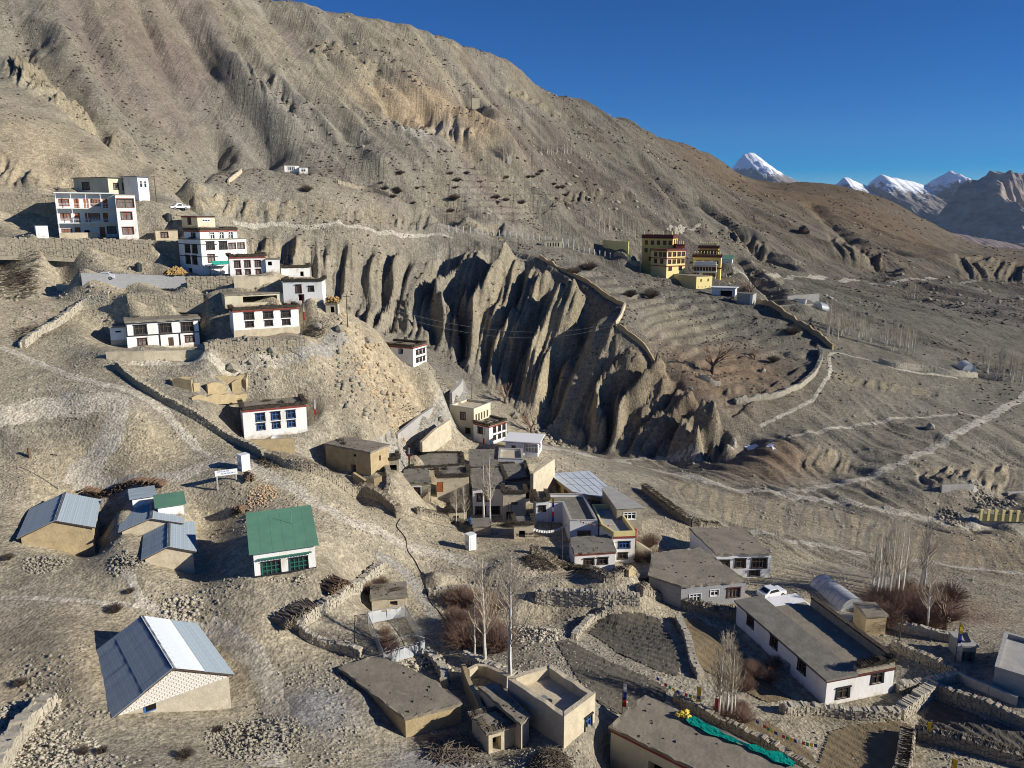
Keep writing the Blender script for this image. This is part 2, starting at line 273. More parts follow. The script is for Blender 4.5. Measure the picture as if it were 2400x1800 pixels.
poly('grey_brick_house', 'unplastered grey block house with three windows and mud roof', [(1521,1352),(1597,1377),(1748,1364),(1640,1288),(1530,1300)], 97.5, 3.0, 'greyblock', 'mud', 'mudroof', [(1, [.22], .22, 1.6, 1.2, 'w'), (1, [.52], .45, 1.2, .9, 'w'), (1, [.82], .3, 1.7, 1.4, 't2')])
poly('tarp_roof_house', 'flat mud-roofed house at the bottom with a green tarpaulin along the roof', [(1432,1708),(1645,1815),(1900,1815),(1512,1637)], 62.4, 3.3, 'cream', 'mud', 'mudroof', [(0, [.52], .0, 1.5, 2., 'k'), (0, [.8], .1, 1.8, 1.6, 'b')], band=1)
poly('courtyard_house', 'mud-walled house with sunken flat roof between high parapets and black pans', [(1322,1706),(1395,1650),(1289,1580),(1190,1613)], 59.7, 2.2, 'mudlight', 'deepparapet', 'mudlight', [(0, [.78], .0, .9, 1.5, 'b')])
poly('mud_lean_to', 'long narrow mud wing with thick flat top left of the sunken roof', [(1222,1699),(1240,1682),(1162,1608),(1126,1616)], 60.5, 2.4, 'mudlight', 'mud', 'mudroof', [], cat='outbuilding')
poly('brush_mud_shed', 'small square mud-brick shed with dark doorway and shaggy earth roof', [(1145,1719),(1205,1700),(1166,1664),(1106,1677)], 60.2, 2.1, 'mudlight', 'mudshag', 'mudroof', [(0, [.32], .0, .85, 1.5, 'k')], cat='shed')
poly('mud_flat_house', 'windowless mud house with broad sloping earth roof', [(950,1687),(1080,1652),(1018,1602),(888,1541),(798,1568)], 62.7, 1.9, 'mud', 'mud', 'mudroof', [], cat='outbuilding', up=(0, 0, .3, 1.5, 1.6))
poly('yellow_block', 'pale yellow flat-roofed block with one window and outside stair', [(946,1133),(1009,1134),(1001,1104),(949,1104)], 127, 3.6, 'cream', 'mud', 'greyroof', [(0, [.50], .42, 1.2, 1.5, 'w2')])
poly('central_house', 'central mud-roofed two storey house behind the two tall white poplars', [(1108,1146),(1180,1145),(1187,1102),(1102,1102)], 128, 5.2, 'white', 'mud', 'greyroof', [(0, [.35], .55, 2.2, 1.5, 't2'), (0, [.25, .70], .08, 1.6, 1.4, 't')])
poly('left_flat_house', 'broad flat-roofed mud house with brush rim behind the yellow block', [(962,1101),(1020,1098),(1086,1093),(1083,1064),(985,1064)], 136.8, 3.2, 'mudlight', 'brushmud', 'greyroof', [(0, [.3], .1, 1.0, 1.6, 'k')])
poly('central_back_house', 'flat grey-roofed house behind the central house', [(1102,1094),(1166,1094),(1164,1056),(1100,1056)], 138.5, 3.4, 'mudlight', 'mud', 'greyroof', [])
poly('brush_court_house', 'flat roofed house with brush rim and prayer flags right of the central house', [(1188,1131),(1242,1125),(1230,1086),(1170,1089)], 131.5, 3.4, 'mudlight', 'brushmud', 'greyroof', [(0, [.5], .3, 1.0, 1.1, 't')])
poly('pavilion_yard', 'white-railed terrace roof below the pavilion house', [(1168,1080),(1226,1082),(1224,1058),(1170,1056)], 142, 2.6, 'white', 'parapet', 'mudlight', [])
# infill of the village core
house('low_pen_house', 'low mud pen with flat grey roof in front of the village lane', 1205, 1264, 115, 1252, 4, 1232, 3.5, wall='mudlight', top='brush', roofm='greyroof', cat='outbuilding', wins=[('F', [.4], .1, 1., 1.2, 'k')])
house('lane_tower_house', 'narrow white house at the bend of the village lane', 1256, 1222, 123, 1286, 6, 1176, 4.5, wall='white', top='brush', roofm='greyroof', wins=[('F', [.5], .5, .9, 1., 't')])
house('stone_hut', 'small dark-roofed stone hut below the two village poplars', 1110, 1256, 117, 1150, 3, 1236, 3., wall='stone', top='mudflat', roofm='greyroof', cat='hut')
house('pen_shed', 'low mud shed left of the two village poplars', 1052, 1226, 124, 1094, 3, 1202, 3.5, wall='mudlight', top='brush', roofm='greyroof', cat='shed', wins=[('F', [.4], .1, 1., 1.1, 'k')])
house('stone_byre', 'open stone byre beside the half ruined mud house', 908, 1112, 122, 936, 3, 1080, 3.5, wall='stone', top='brush', cat='shed', wins=[('F', [.5], .25, 1.2, 1., 'k')])
house('mid_flat_house', 'white-fronted flat house behind the plank-faced barn', 1212, 1182, 131, 1252, 4, 1148, 4.5, wall='white', top='brush', roofm='greyroof', wins=[('F', [.5], .4, .9, 1., 't')])
# monastery
house('monastery_tower', 'tall yellow monastery tower with dark red roof band', 1573, 652, 345, 1584, 74, 552, ud=1502, wall='yellow', top='monband', cat='monastery', wins=[('L', [.14, .34, .54, .74, .92], .78, 1.2, 1.7, 'm'), ('L', [.14, .34, .54, .74, .92], .60, 1.2, 1.6, 'm'), ('L', [.3, .6, .9], .40, 1.2, 1.6, 'm'), ('F', [.3, .7], .80, 1.1, 1.8, 'm'), ('F', [.3, .7], .60, 1.1, 1.8, 'm'), ('F', [.3, .7], .4, 1.1, 1.8, 'm')])
house('monastery_side_tower', 'narrow yellow monastery turret with red parapet and gold finials', 1582, 650, 342, 1600, 5, 574, 7, wall='paleyellow', top='monband2', cat='monastery', wins=[('F', [.25, .5, .8], .68, .8, 1.6, 'm'), ('F', [.3, .7], .45, .8, 1.4, 'm')])
house('monastery_stepped_hall', 'stepped cream and yellow monastery hall with dark red bands', 1561, 651, 333, 1604, 44, 586, ud=1524, wall='paleyellow', top='monbands', cat='monastery', wins=[('F', [.15, .4, .65, .88], .76, 1.6, 1.8, 'm'), ('F', [.15, .4, .65, .88], .50, 1.6, 1.7, 'm'), ('F', [.2, .75], .25, 1.6, 1.7, 'm'), ('L', [.3, .6, .85], .75, 1.6, 1.8, 'm'), ('L', [.3, .7], .5, 1.6, 1.7, 'm')])
house('monastery_assembly_hall', 'ochre monastery assembly hall with brown storeys and rooftop finials', 1622, 655, 344, 1687, -4, 598, 10, wall='yellow', top='monbrown', cat='monastery', wins=[('F', [.2, .5, .82], .62, 2.0, 1.6, 'm'), ('F', [.2], .3, 2, 1.6, 'm')])
house('monastery_upper_hall', 'upper hall', 1637, 600, 346, 1683, -4, 577, 7, wall='ochre', top='monbrown', pad=False, sub='monastery_assembly_hall', wins=[('F', [.3, .75], .25, 2.6, 1.3, 'm')])
house('monastery_arcade', 'white two storey arcade with rows of small arched windows', 1625, 653, 336, 1677, -3, 622, 6, wall='cream', top='monposts', cat='monastery', wins=[('F', [.07, .2, .33, .46, .59, .72, .85, .95], .62, .7, 1.4, 'm'), ('F', [.07, .2, .46, .59, .72, .85, .95], .18, .7, 1.3, 'm')])
house('monastery_lower_block', 'plain pale yellow block at the foot of the monastery', 1631, 679, 322, 1668, 40, 649, ud=1570, wall='paleyellow', top='flat', cat='monastery', wins=[('F', [.3, .75], .6, .9, 1.2, 'k'), ('F', [.15, .38, .6, .85], .15, .35, .5, 'k')])
house('green_roof_chalet', 'small white hut with green roof beside the monastery hall', 1692, 624, 372, 1715, -4, 608, 5, wall='white', top='greenmono', wins=[('F', [.5], .2, 1, 1.2, 'k')])
house('gate_pavilion', 'open white roadside pavilion with flat grey roof below the monastery', 1668, 694, 308, 1722, -10, 674, 5, wall='white', top='slab', wins=[('F', [.62], .05, 4.5, 2.2, 'k')])
house('white_end_house', 'dark-walled house with tall white end pillars below the monastery', 1726, 716, 296, 1764, -14, 688, 5, wall='concrete', top='flat', roofm='greyroof', wins=[('F', [.92], .0, 1.0, 4.4, 'wp')])
house('whitewashed_byre', 'low whitewashed byre behind the curved field wall', 1860, 711, 288, 1888, -5, 702, 3, wall='white', top='flat', cat='shed')
house('posts_kiosk', 'small cream pillared kiosk among the white fence posts', 1276, 585, 318, 1317, 2, 565, 5, wall='cream', top='flat', wins=[('F', [.2, .35, .5, .65, .8], .35, .5, 1.6, 'k')])
house('cream_box_hut', 'tiny cream hut at the edge of the eroded cliffs', 1170, 571, 315, 1189, 2, 560, 3, wall='paleyellow', top='flat', cat='hut')
house('mountain_hut', 'tiny pale hut high on the mountain above the tan outcrop', 1106, 243, 452, 1124, 5, 229, 4, wall='mudlight', top='flat', cat='hut')
house('roadside_hut', 'tiny white hut on the far terrace below the road', 2072, 688, 420, 2083, -3, 682, 3, wall='white', top='flat', cat='hut')
# retaining walls / terraces
retain('long dry stone terrace wall under the balconied hostel', [(-60, 590, 558, 167), (100, 593, 559, 168), (190, 598, 560, 168), (358, 611, 563, 168)])
retain('short dry stone terrace wall left of the tallest house', [(362, 590, 566, 174), (424, 592, 567, 173)])
retain('high dry stone wall left of the balconied hostel', [(-60, 500, 452, 181), (60, 505, 454, 181), (136, 508, 458, 181)])
retain('long grey block retaining wall with a parked van behind', [(195, 686, 640, 157), (300, 687, 642, 157), (437, 687, 648, 157)], 'greyblock', stones=False)
retain('low pale stub wall joined to the grey block wall', [(134, 686, 666, 157.5), (194, 686, 667, 157.5)], 'mudlight', stones=False)
retain('dry stone retaining wall below the tallest house', [(440, 682, 648, 156), (548, 682, 649, 156)])
retain('smooth tan plastered retaining wall below the brush-roofed house', [(550, 681, 648, 155), (610, 680, 648, 155), (658, 672, 648, 156)], 'mudlight', stones=False)
retain('lower dry stone terrace wall behind the banded house', [(300, 712, 692, 150), (400, 713, 692, 150), (478, 716, 694, 150)])
retain('tan plastered terrace wall in front of the banded house', [(250, 846, 826, 134), (340, 850, 824, 133), (478, 845, 820, 133)], 'mudlight', stones=False)
retain('rough stone footing wall below the six-window house', [(480, 822, 806, 137), (600, 820, 800, 138), (720, 812, 796, 139)])
retain('low mud garden wall in front of the blue-window house', [(588, 1046, 1032, 118), (690, 1042, 1028, 118)], 'mud', stones=False, ctrl=False)
retain('long whitish concrete wall on the uphill side of the village road', [(933, 1046, 1018, 142), (985, 1003, 975, 150), (1040, 962, 938, 161)], 'concrete', stones=False)
retain('curved whitish concrete wall higher on the village road', [(1060, 935, 920, 168), (1078, 915, 902, 174), (1086, 900, 888, 179)], 'concrete', stones=False, ctrl=False)
retain('sloping plastered ramp wall below the village road', [(990, 1042, 1036, 141), (1020, 1040, 1008, 145), (1058, 1012, 982, 152)], 'mudlight', stones=False, ctrl=False)
retain('pale plastered courtyard wall behind the metal-roofed house', [(1250, 1160, 1110, 128), (1300, 1120, 1075, 138)], 'mudlight', stones=False, ctrl=False)
retain('yellow-painted sloping retaining wall left of the monastery', [(1412, 590, 562, 352), (1440, 602, 564, 346), (1472, 606, 566, 342)], 'paleyellow', stones=False)
retain('grey stone dam wall across the upper path', [(892, 549, 531, 312), (940, 549, 532, 314), (1000, 550, 536, 316), (1050, 552, 540, 318)], 'greyblock', stones=False)
retain('grey concrete wall on the right slope above the yellow balustrade', [(2206, 1160, 1138, 167), (2280, 1160, 1137, 168), (2290, 1157, 1147, 169)], 'concrete', stones=False)
retain('concrete ledge wall at the right edge of the slope', [(2362, 1168, 1155, 172), (2440, 1166, 1150, 174)], 'concrete', stones=False)
retain('white wall with a stone base under the yellow balustrade', [(2297, 1232, 1206, 158), (2420, 1240, 1210, 156)], 'stonepale', stones=False)
retain('long pale concrete wall of the roadside pen behind the gate house', [(1845, 708, 694, 297), (1920, 702, 688, 300)], 'concrete', stones=False, ctrl=False)
retain('whitewashed stone wall below the roadside pen', [(1818, 724, 717, 284), (1860, 722, 714, 284), (1915, 720, 712, 286)], 'stonepale', stones=False, ctrl=False)
retain('sunlit stone terrace wall beside the curving field', [(1255, 1424, 1388, 93), (1300, 1428, 1385, 93), (1400, 1432, 1388, 92), (1495, 1428, 1395, 92)], 'stonepale')
retain('sunlit stone terrace wall above the willow thicket', [(1005, 1402, 1385, 94), (1060, 1400, 1378, 95), (1130, 1392, 1376, 96)], 'stonepale')
# ---- terrain control rows (u, v, D)
ROWS = '''-300,1800,46 0,1800,49 350,1800,51 700,1800,55 1000,1800,58 1700,1800,62 2050,1800,63 2400,1800,64 2700,1800,66
-200,1650,58 60,1650,60 700,1650,64 900,1620,68 1500,1600,74 1600,1650,72 2200,1680,73 2400,1680,74 2700,1650,78
-200,1500,69 0,1500,70 200,1460,73 600,1500,73 760,1500,76 1000,1540,77 1050,1480,82 1300,1480,83 1450,1520,82 1600,1500,84 1750,1580,79 2200,1480,88 2450,1520,84
-200,1350,79 0,1380,79 300,1400,79 520,1380,81 800,1350,86 900,1350,89 1020,1330,96 1150,1340,98 1250,1320,101 1560,1420,96 1560,1340,104 1850,1420,96 1900,1380,101 2000,1400,100 2150,1450,95 2250,1440,99 2450,1460,98
-200,1220,90 0,1240,90 250,1240,91 500,1220,93 560,1280,88 800,1260,94 900,1240,104 1000,1270,108 1080,1280,108 1240,1290,107 1560,1260,116 1600,1220,124 1830,1290,122 1900,1320,120 2000,1330,120 2200,1350,122 2400,1360,122 2650,1360,124 1950,1260,136 2150,1270,140 2400,1290,143 2650,1290,145
-200,1120,99 60,1130,102 300,1140,104 430,1110,106 540,1120,104 640,1120,106 760,1150,107 850,1190,115 1540,1170,140 1620,1180,140 1250,1220,119
1560,1108,172 1700,1138,168 1855,1160,163 1975,1180,161 2134,1210,158 2260,1228,157 2560,1255,154
-200,1050,104 0,1060,109 200,1060,111 400,1040,114 480,1020,117 800,1040,120 740,1080,113 860,1010,130 1290,1060,165 1330,1047,185 1440,1078,184 1855,1150,167 2007,1124,176 2116,1080,186 2242,1015,205 2350,957,226 2450,920,240
-200,970,111 0,980,112 200,935,117 320,960,116 470,950,121 760,960,129 850,960,136 910,990,140 1808,1037,192 1917,1015,200 2080,983,212 2271,972,221
-200,900,118 0,890,121 200,880,124 420,900,125 560,900,128 700,890,134 850,900,140 930,910,150 1020,880,160 1050,905,167 1902,939,215 2050,920,224 2250,900,243 2450,860,275
-200,830,127 0,830,129 150,840,131 600,850,134 780,850,141 860,850,150 1800,870,232 1946,867,235 2098,863,245 2242,885,245 
-200,760,137 0,760,138 180,770,139 760,770,147 820,790,152 880,770,160 1600,850,222 1560,790,240 1700,800,252 1949,825,250 2050,780,290 2300,780,310 2450,740,360
-200,690,147 0,690,149 130,720,147 250,720,147 740,740,152 800,750,156 1500,690,262 1650,740,272 1800,740,278 2000,740,310 2150,700,390 2350,700,420
-200,620,160 0,630,158 130,640,160 280,625,163 390,615,167 1350,620,300 1500,670,295 1760,680,318 1900,660,385 2100,640,470 2300,670,455
-200,520,177 60,540,172 380,500,188 420,480,200 1350,585,335 1480,620,340 1720,600,410 1850,600,450 2000,590,500 2150,600,540 2300,620,560 2450,640,560
-200,430,187 30,445,186 150,440,190 -100,330,204 0,295,212 90,340,208 170,375,206 215,405,203 400,455,215 450,420,240
300,380,232 300,300,270 300,150,322 0,220,238 0,120,278 0,0,325 -250,200,235 -250,0,300 150,80,310 300,0,368 450,60,385
500,408,255 500,350,318 500,250,345 500,130,375 560,395,270 620,392,278 740,400,285 700,340,342 700,230,375 700,120,420 620,40,450
800,440,290 820,425,305 900,440,308 600,330,338 620,370,332 800,370,345 900,380,335 900,270,390 900,150,445 1000,180,450
1100,490,335 1100,440,360 1100,380,388 1100,270,440 1000,300,415 1200,520,345 1250,440,395 1250,340,450 1200,230,500 
1350,520,375 1400,460,430 1400,380,490 1400,310,555 1550,520,420 1550,450,490 1550,390,560 1700,560,450 1700,500,530 1700,440,640 1850,530,540 1850,470,650 2000,520,620 2000,470,720 2150,560,650 2250,596,650 2400,618,640
560,-50,450 350,-120,425 100,-200,400 -200,-280,380'''
for q in ((955,1042,143),(1000,1003,150.5),(1045,966,158),(975,1052,140),(940,1066,139),(1075,925,170)): CTRL.append((*unproj(*q), 1))
for t in ROWS.split():
    u, v, D = map(float, t.split(',')); p = unproj(u, v, D); CTRL.append((*p, 0))
SIL = '''662,0,462 749,20,478 911,43,505 1042,76,525 1193,130,560 1345,222,620 1454,277,670 1606,338,750 1650,358,780 1690,378,770 1725,405,755 1762,440,752 1800,436,760 1853,424,800 1762,440,840 1853,424,845 1955,429,840 2057,456,825 2125,487,810 2192,526,795 2260,566,780 2330,575,770 2400,580,760 2600,585,760'''
for t in SIL.split():
    u, v, D = map(float, t.split(',')); p = unproj(u, v+4, D); CTRL.append((*p, 1))
for u, v, D, dz in ((470,408,282,-3.5),(530,392,297,-4),(600,388,308,-4),(690,388,312,-4),(770,398,318,-3),(430,435,262,-3),(415,452,245,-2.5)):
    p = unproj(u, v, D); CTRL.append((p[0], p[1], p[2]+dz, 1))
# ground falling away behind the skyline
for u, v, D in ((560,-50,450),(662,0,462),(911,43,505),(1193,130,560),(1454,277,670),(1736,390,815),(2007,423,830),(2224,537,780),(2400,580,760),(2600,585,760),(100,-200,400)):
    p = unproj(u, v, D); g = 1.35; CTRL.append((p[0]*g, p[1]*g, p[2]-90, 0)); g = 1.8; CTRL.append((p[0]*g, p[1]*g, p[2]-260, 0))
# eroded cliff bands: rim points, toe points, rib wavelength, amplitude, steepening
BANDS = [
 ([(425,462,236),(520,450,247),(600,456,254),(700,466,260),(800,480,268),(880,478,280),(1000,497,300),(1100,512,316),(1185,532,330)],
  [(432,520,229),(540,519,240),(610,521,246),(700,527,252),(800,531,259),(880,533,272),(1000,541,292),(1100,547,308),(1180,553,322)], 5.2, 2.0, .5),
 ([(520,524,238),(600,524,245),(700,530,251),(790,535,257),(860,548,265),(930,580,272),(985,610,278)],
  [(585,600,212),(640,655,204),(730,715,208),(800,745,214),(850,765,222),(890,775,232),(925,780,244)], 8., 4.4, .7),
 ([(985,610,278),(1050,578,288),(1110,576,290),(1200,590,284),(1265,606,276),(1370,668,254),(1463,722,237)],
  [(925,780,244),(985,795,240),(1060,830,238),(1130,880,231),(1195,930,223),(1250,985,217),(1300,1030,212)], 14., 10.5, .7),
 ([(1463,722,237),(1442,768,230),(1500,818,225),(1557,866,220),(1605,905,214),(1660,960,207),(1710,1020,200),(1745,1062,195)],
  [(1300,1030,212),(1345,1046,209),(1400,1056,206),(1455,1064,203),(1520,1070,200.5),(1590,1077,197.5),(1660,1082,194),(1725,1074,190)], 9., 8., .35, .68),
 # right slope scarps
 ([(1850,1065,187),(1920,1040,192),(2000,1060,193)], [(1870,1120,178),(1930,1120,180),(2010,1110,180)], 5., .8, .3),
 ([(2130,1100,181),(2210,1095,184),(2290,1090,188),(2380,1085,193),(2460,1080,197)], [(2150,1150,169),(2210,1150,168),(2290,1150,170),(2380,1158,171),(2460,1165,170)], 4., .9, .3),
 ([(1560,1115,168),(1700,1148,164),(1855,1170,160),(1975,1190,157),(2134,1222,154),(2300,1245,151),(2480,1265,149)], [(1570,1165,146),(1700,1235,131),(1830,1262,129),(1960,1285,131),(2134,1330,126),(2300,1350,124),(2480,1370,122)], 2.6, .12, .1),
 ([(1930,862,233),(2050,890,234),(2200,915,236)], [(1940,900,224),(2050,915,227),(2200,935,230)], 3.5, .7, .3),
 ([(1720,610,400),(1760,625,392),(1850,650,378)], [(1735,655,360),(1790,665,356),(1860,680,350)], 9., 1.6, .2),
 ([(1700,520,505),(1760,545,490),(1810,580,470)], [(1690,560,455),(1745,590,445),(1800,625,430)], 10., 3.6, .4),
 ([(1920,530,590),(2000,560,570),(2080,600,540)], [(1950,610,490),(2020,640,475),(2090,655,470)], 10., 2.6, .2),
 ([(2220,590,650),(2320,600,640),(2450,620,620)], [(2240,655,500),(2330,665,495),(2450,672,480)], 12., 3.6, .3),
 ([(-120,310,203),(0,350,202),(80,385,201),(165,400,203)], [(-120,430,187),(0,438,186.5),(90,438,188),(165,436,191)], 5., 1.6, .5),
 ([(60,90,310),(130,180,275),(220,260,262),(300,320,262)], [(0,170,262),(80,230,247),(180,300,250),(285,345,257)], 11., 5., .2),
 ([(545,110,380),(600,140,385),(640,180,380),(690,230,370)], [(560,150,362),(590,200,355),(630,250,348),(700,290,345)], 9., 3., .3),
 ([(700,100,432),(800,100,450),(900,150,448)], [(720,130,415),(810,140,430),(900,190,430)], 9., 2.5, .2),
 ([(880,235,412),(960,222,425),(1040,235,430),(1120,250,440),(1190,285,440)], [(895,300,378),(960,330,372),(1040,335,380),(1110,330,395),(1200,320,410)], 8., 2.0, .25),
 ([(1290,455,395),(1400,445,430),(1480,440,455)], [(1300,480,380),(1400,470,415),(1480,462,440)], 7., 2.2, .4),
 ([(1180,200,520),(1260,230,545),(1340,270,560)], [(1180,225,500),(1260,255,525),(1330,295,540)], 9., 3., .3)]
for rim, toe, *_ in BANDS:
    for q in rim + toe:
        if q is rim[0] and q in [b[0][-1] for b in BANDS]: continue
        CTRL.append((*unproj(*q), 2))
# gable sheds: eave-left front pixel + D, eave-right u, yaw, apex v, ridge-back v, ground v at the front corners
GABLES = []
def gable(name, label, uL, vL, D, uR, yaw, vA, vRB, vgL, vgR, wall, **k):
    P = unproj(uL, vL, D); yaw = R(yaw); e = np.array((math.cos(yaw), math.sin(yaw), 0)); b = np.array((-e[1], e[0], 0))
    zc = P[1]*CP-P[2]*SP; wd = ((uR-1200)*zc-FPX*P[0])/(FPX*e[0]-(uR-1200)*e[1]*CP)
    Q = P+e*wd/2; zc = Q[1]*CP-Q[2]*SP; yc = Q[1]*SP+Q[2]*CP; kk = (900-vA)/FPX; rise = (kk*zc-yc)/(CP+kk*SP)
    A = Q+np.array((0, 0, rise)); ln = min(np.arange(2, 18, .05), key=lambda l: abs(proj(A+b*l)[1]-vRB))
    def zat(p, v): kk = (900-v)/FPX; return p[1]*(-SP+kk*CP)/(CP+kk*SP)
    Pr = P+e*wd; zl = zat(P+e*.3, vgL); zr = zat(Pr-e*.3, vgR)
    for s, t in ((-.1, -.1), (1.1, -.1), (.5, -.1), (-.1, .5), (1.1, .5), (-.1, 1.1), (1.1, 1.1)):
        c = P+e*wd*s+b*ln*t; CTRL.append((c[0], c[1], zl*(1-s)+zr*s+max(0, t)*.9, 1))
    c = P+e*wd/2+b*ln/2; PADS.append((c[0], c[1], math.hypot(wd, ln)/2))
    k.update(name=name, label=label, P=P, yaw=yaw, w=wd, rise=rise, ln=ln, zl=zl-P[2], zr=zr-P[2], wall=wall); GABLES.append(k)
gable('tin_roof_shed', 'large shed with white block gable and two-tone tin roof, nearest the camera', 266, 1681, 58, 547, 38, 1567, 1444, 1683, 1662, 'mudlight', bricks=1)
gable('tin_roof_shed', 'tan mud shed with blue-grey tin roof at the far left', 40, 1262, 88, 222, 24, 1220, 1155, 1278, 1298, 'mud')
gable('tin_roof_shed', 'cream mud shed with ribbed tin roof in front of the green-roofed hut', 332, 1312, 84, 459, 23, 1281, 1212, 1325, 1346, 'mudlight')
gable('tin_roof_shed', 'low shed with weathered tin roof between the cream shed and the tiny hut', 278, 1247, 90, 430, 22, 1215, 1178, 1262, 1262, 'mudlight')
# ------------------------------------------------------------------ terrain height field
pt = np.random.RandomState(3)
TAB = pt.rand(256, 256)
def vn(x, y):
    xi = np.floor(x).astype(np.int64); yi = np.floor(y).astype(np.int64); fx = x-xi; fy = y-yi
    fx = fx*fx*(3-2*fx); fy = fy*fy*(3-2*fy); g = lambda a, b: TAB[a & 255, b & 255]
    return (g(xi,yi)*(1-fx)+g(xi+1,yi)*fx)*(1-fy)+(g(xi,yi+1)*(1-fx)+g(xi+1,yi+1)*fx)*fy
def fbm(x, y, o=4, g=.5):
    s = 0; a = 1; n = 0
    for i in range(o): s = s+a*vn(x*2**i+17.3*i, y*2**i+5.7*i); n += a; a *= g
    return s/n
def ridged(x, y, o=3):
    s = 0; a = 1; n = 0
    for i in range(o): s = s+a*(1-np.abs(2*vn(x*2**i+9.1*i, y*2**i+3.3*i)-1)); n += a; a *= .5
    return s/n
def sstep(x, a, b): t = np.clip((x-a)/(b-a), 0, 1); return t*t*(3-2*t)
A0, A1, B0, B1 = -.90, .90, math.log(33), math.log(1500)
NA, NB = 900, 1000
def solve_base():
    C = np.array(CTRL)
    hard = C[C[:,3] > 0]; soft = C[C[:,3] == 0]
    keep = [i for i, c in enumerate(soft) if not any(math.hypot(c[0]-p[0], c[1]-p[1]) < p[2]+1.5 for p in PADS)]
    C = np.vstack((hard, soft[keep]))
    dom = np.stack((C[:,0]/C[:,1], np.log(C[:,1])), 1)
    # drop near-duplicates
    sel = []
    for i in range(len(dom)):
        if all((dom[i,0]-dom[j,0])**2+(dom[i,1]-dom[j,1])**2 > .0025**2 for j in sel): sel.append(i)
    C = C[sel]; dom = dom[sel]; val = C[:,2]/C[:,1]
    c2 = .012**2
    K = np.sqrt(((dom[:,None]-dom[None])**2).sum(-1)+c2)
    n = len(dom); lam = np.where(C[:,3] > 0, .0010, .0040)
    Amat = np.zeros((n+3, n+3)); Amat[:n,:n] = K-np.diag(lam); Pm = np.c_[np.ones(n), dom]; Amat[:n,n:] = Pm; Amat[n:,:n] = Pm.T
    sol = np.linalg.solve(Amat, np.r_[val, 0, 0, 0])
    ca = np.linspace(A0, A1, 480); cb = np.linspace(B0, B1, 560)
    ga, gb = np.meshgrid(ca, cb)
    q = np.stack((ga.ravel(), gb.ravel()), 1); out = np.empty(len(q))
    off = np.array((0., 5.4)); dd = (dom-off).astype(np.float32); d2 = (dd**2).sum(1); wgt = sol[:n]
    for i in range(0, len(q), 16000):
        s = q[i:i+16000]; ss = (s-off).astype(np.float32)
        k = ss @ dd.T; k *= -2; k += d2[None]; k += (ss**2).sum(1)[:,None]; np.maximum(k, 0, out=k); k += np.float32(c2); np.sqrt(k, out=k)
        out[i:i+16000] = k.astype(np.float64) @ wgt + sol[n] + s @ sol[n+1:]
    return out.reshape(ga.shape)
COARSE = solve_base()
def bil(G, a, b):
    nb, na = G.shape
    fa = np.clip((a-A0)/(A1-A0)*(na-1), 0, na-1.001); fb = np.clip((b-B0)/(B1-B0)*(nb-1), 0, nb-1.001)
    i = fa.astype(int); j = fb.astype(int); fa = fa-i; fb = fb-j
    return (G[j,i]*(1-fa)+G[j,i+1]*fa)*(1-fb)+(G[j+1,i]*(1-fa)+G[j+1,i+1]*fa)*fb
GA, GB = np.meshgrid(np.linspace(A0, A1, NA), np.linspace(B0, B1, NB))
GY = np.exp(GB); GX = GA*GY
Z = bil(COARSE, GA, GB)*GY
X, Y = GX, GY
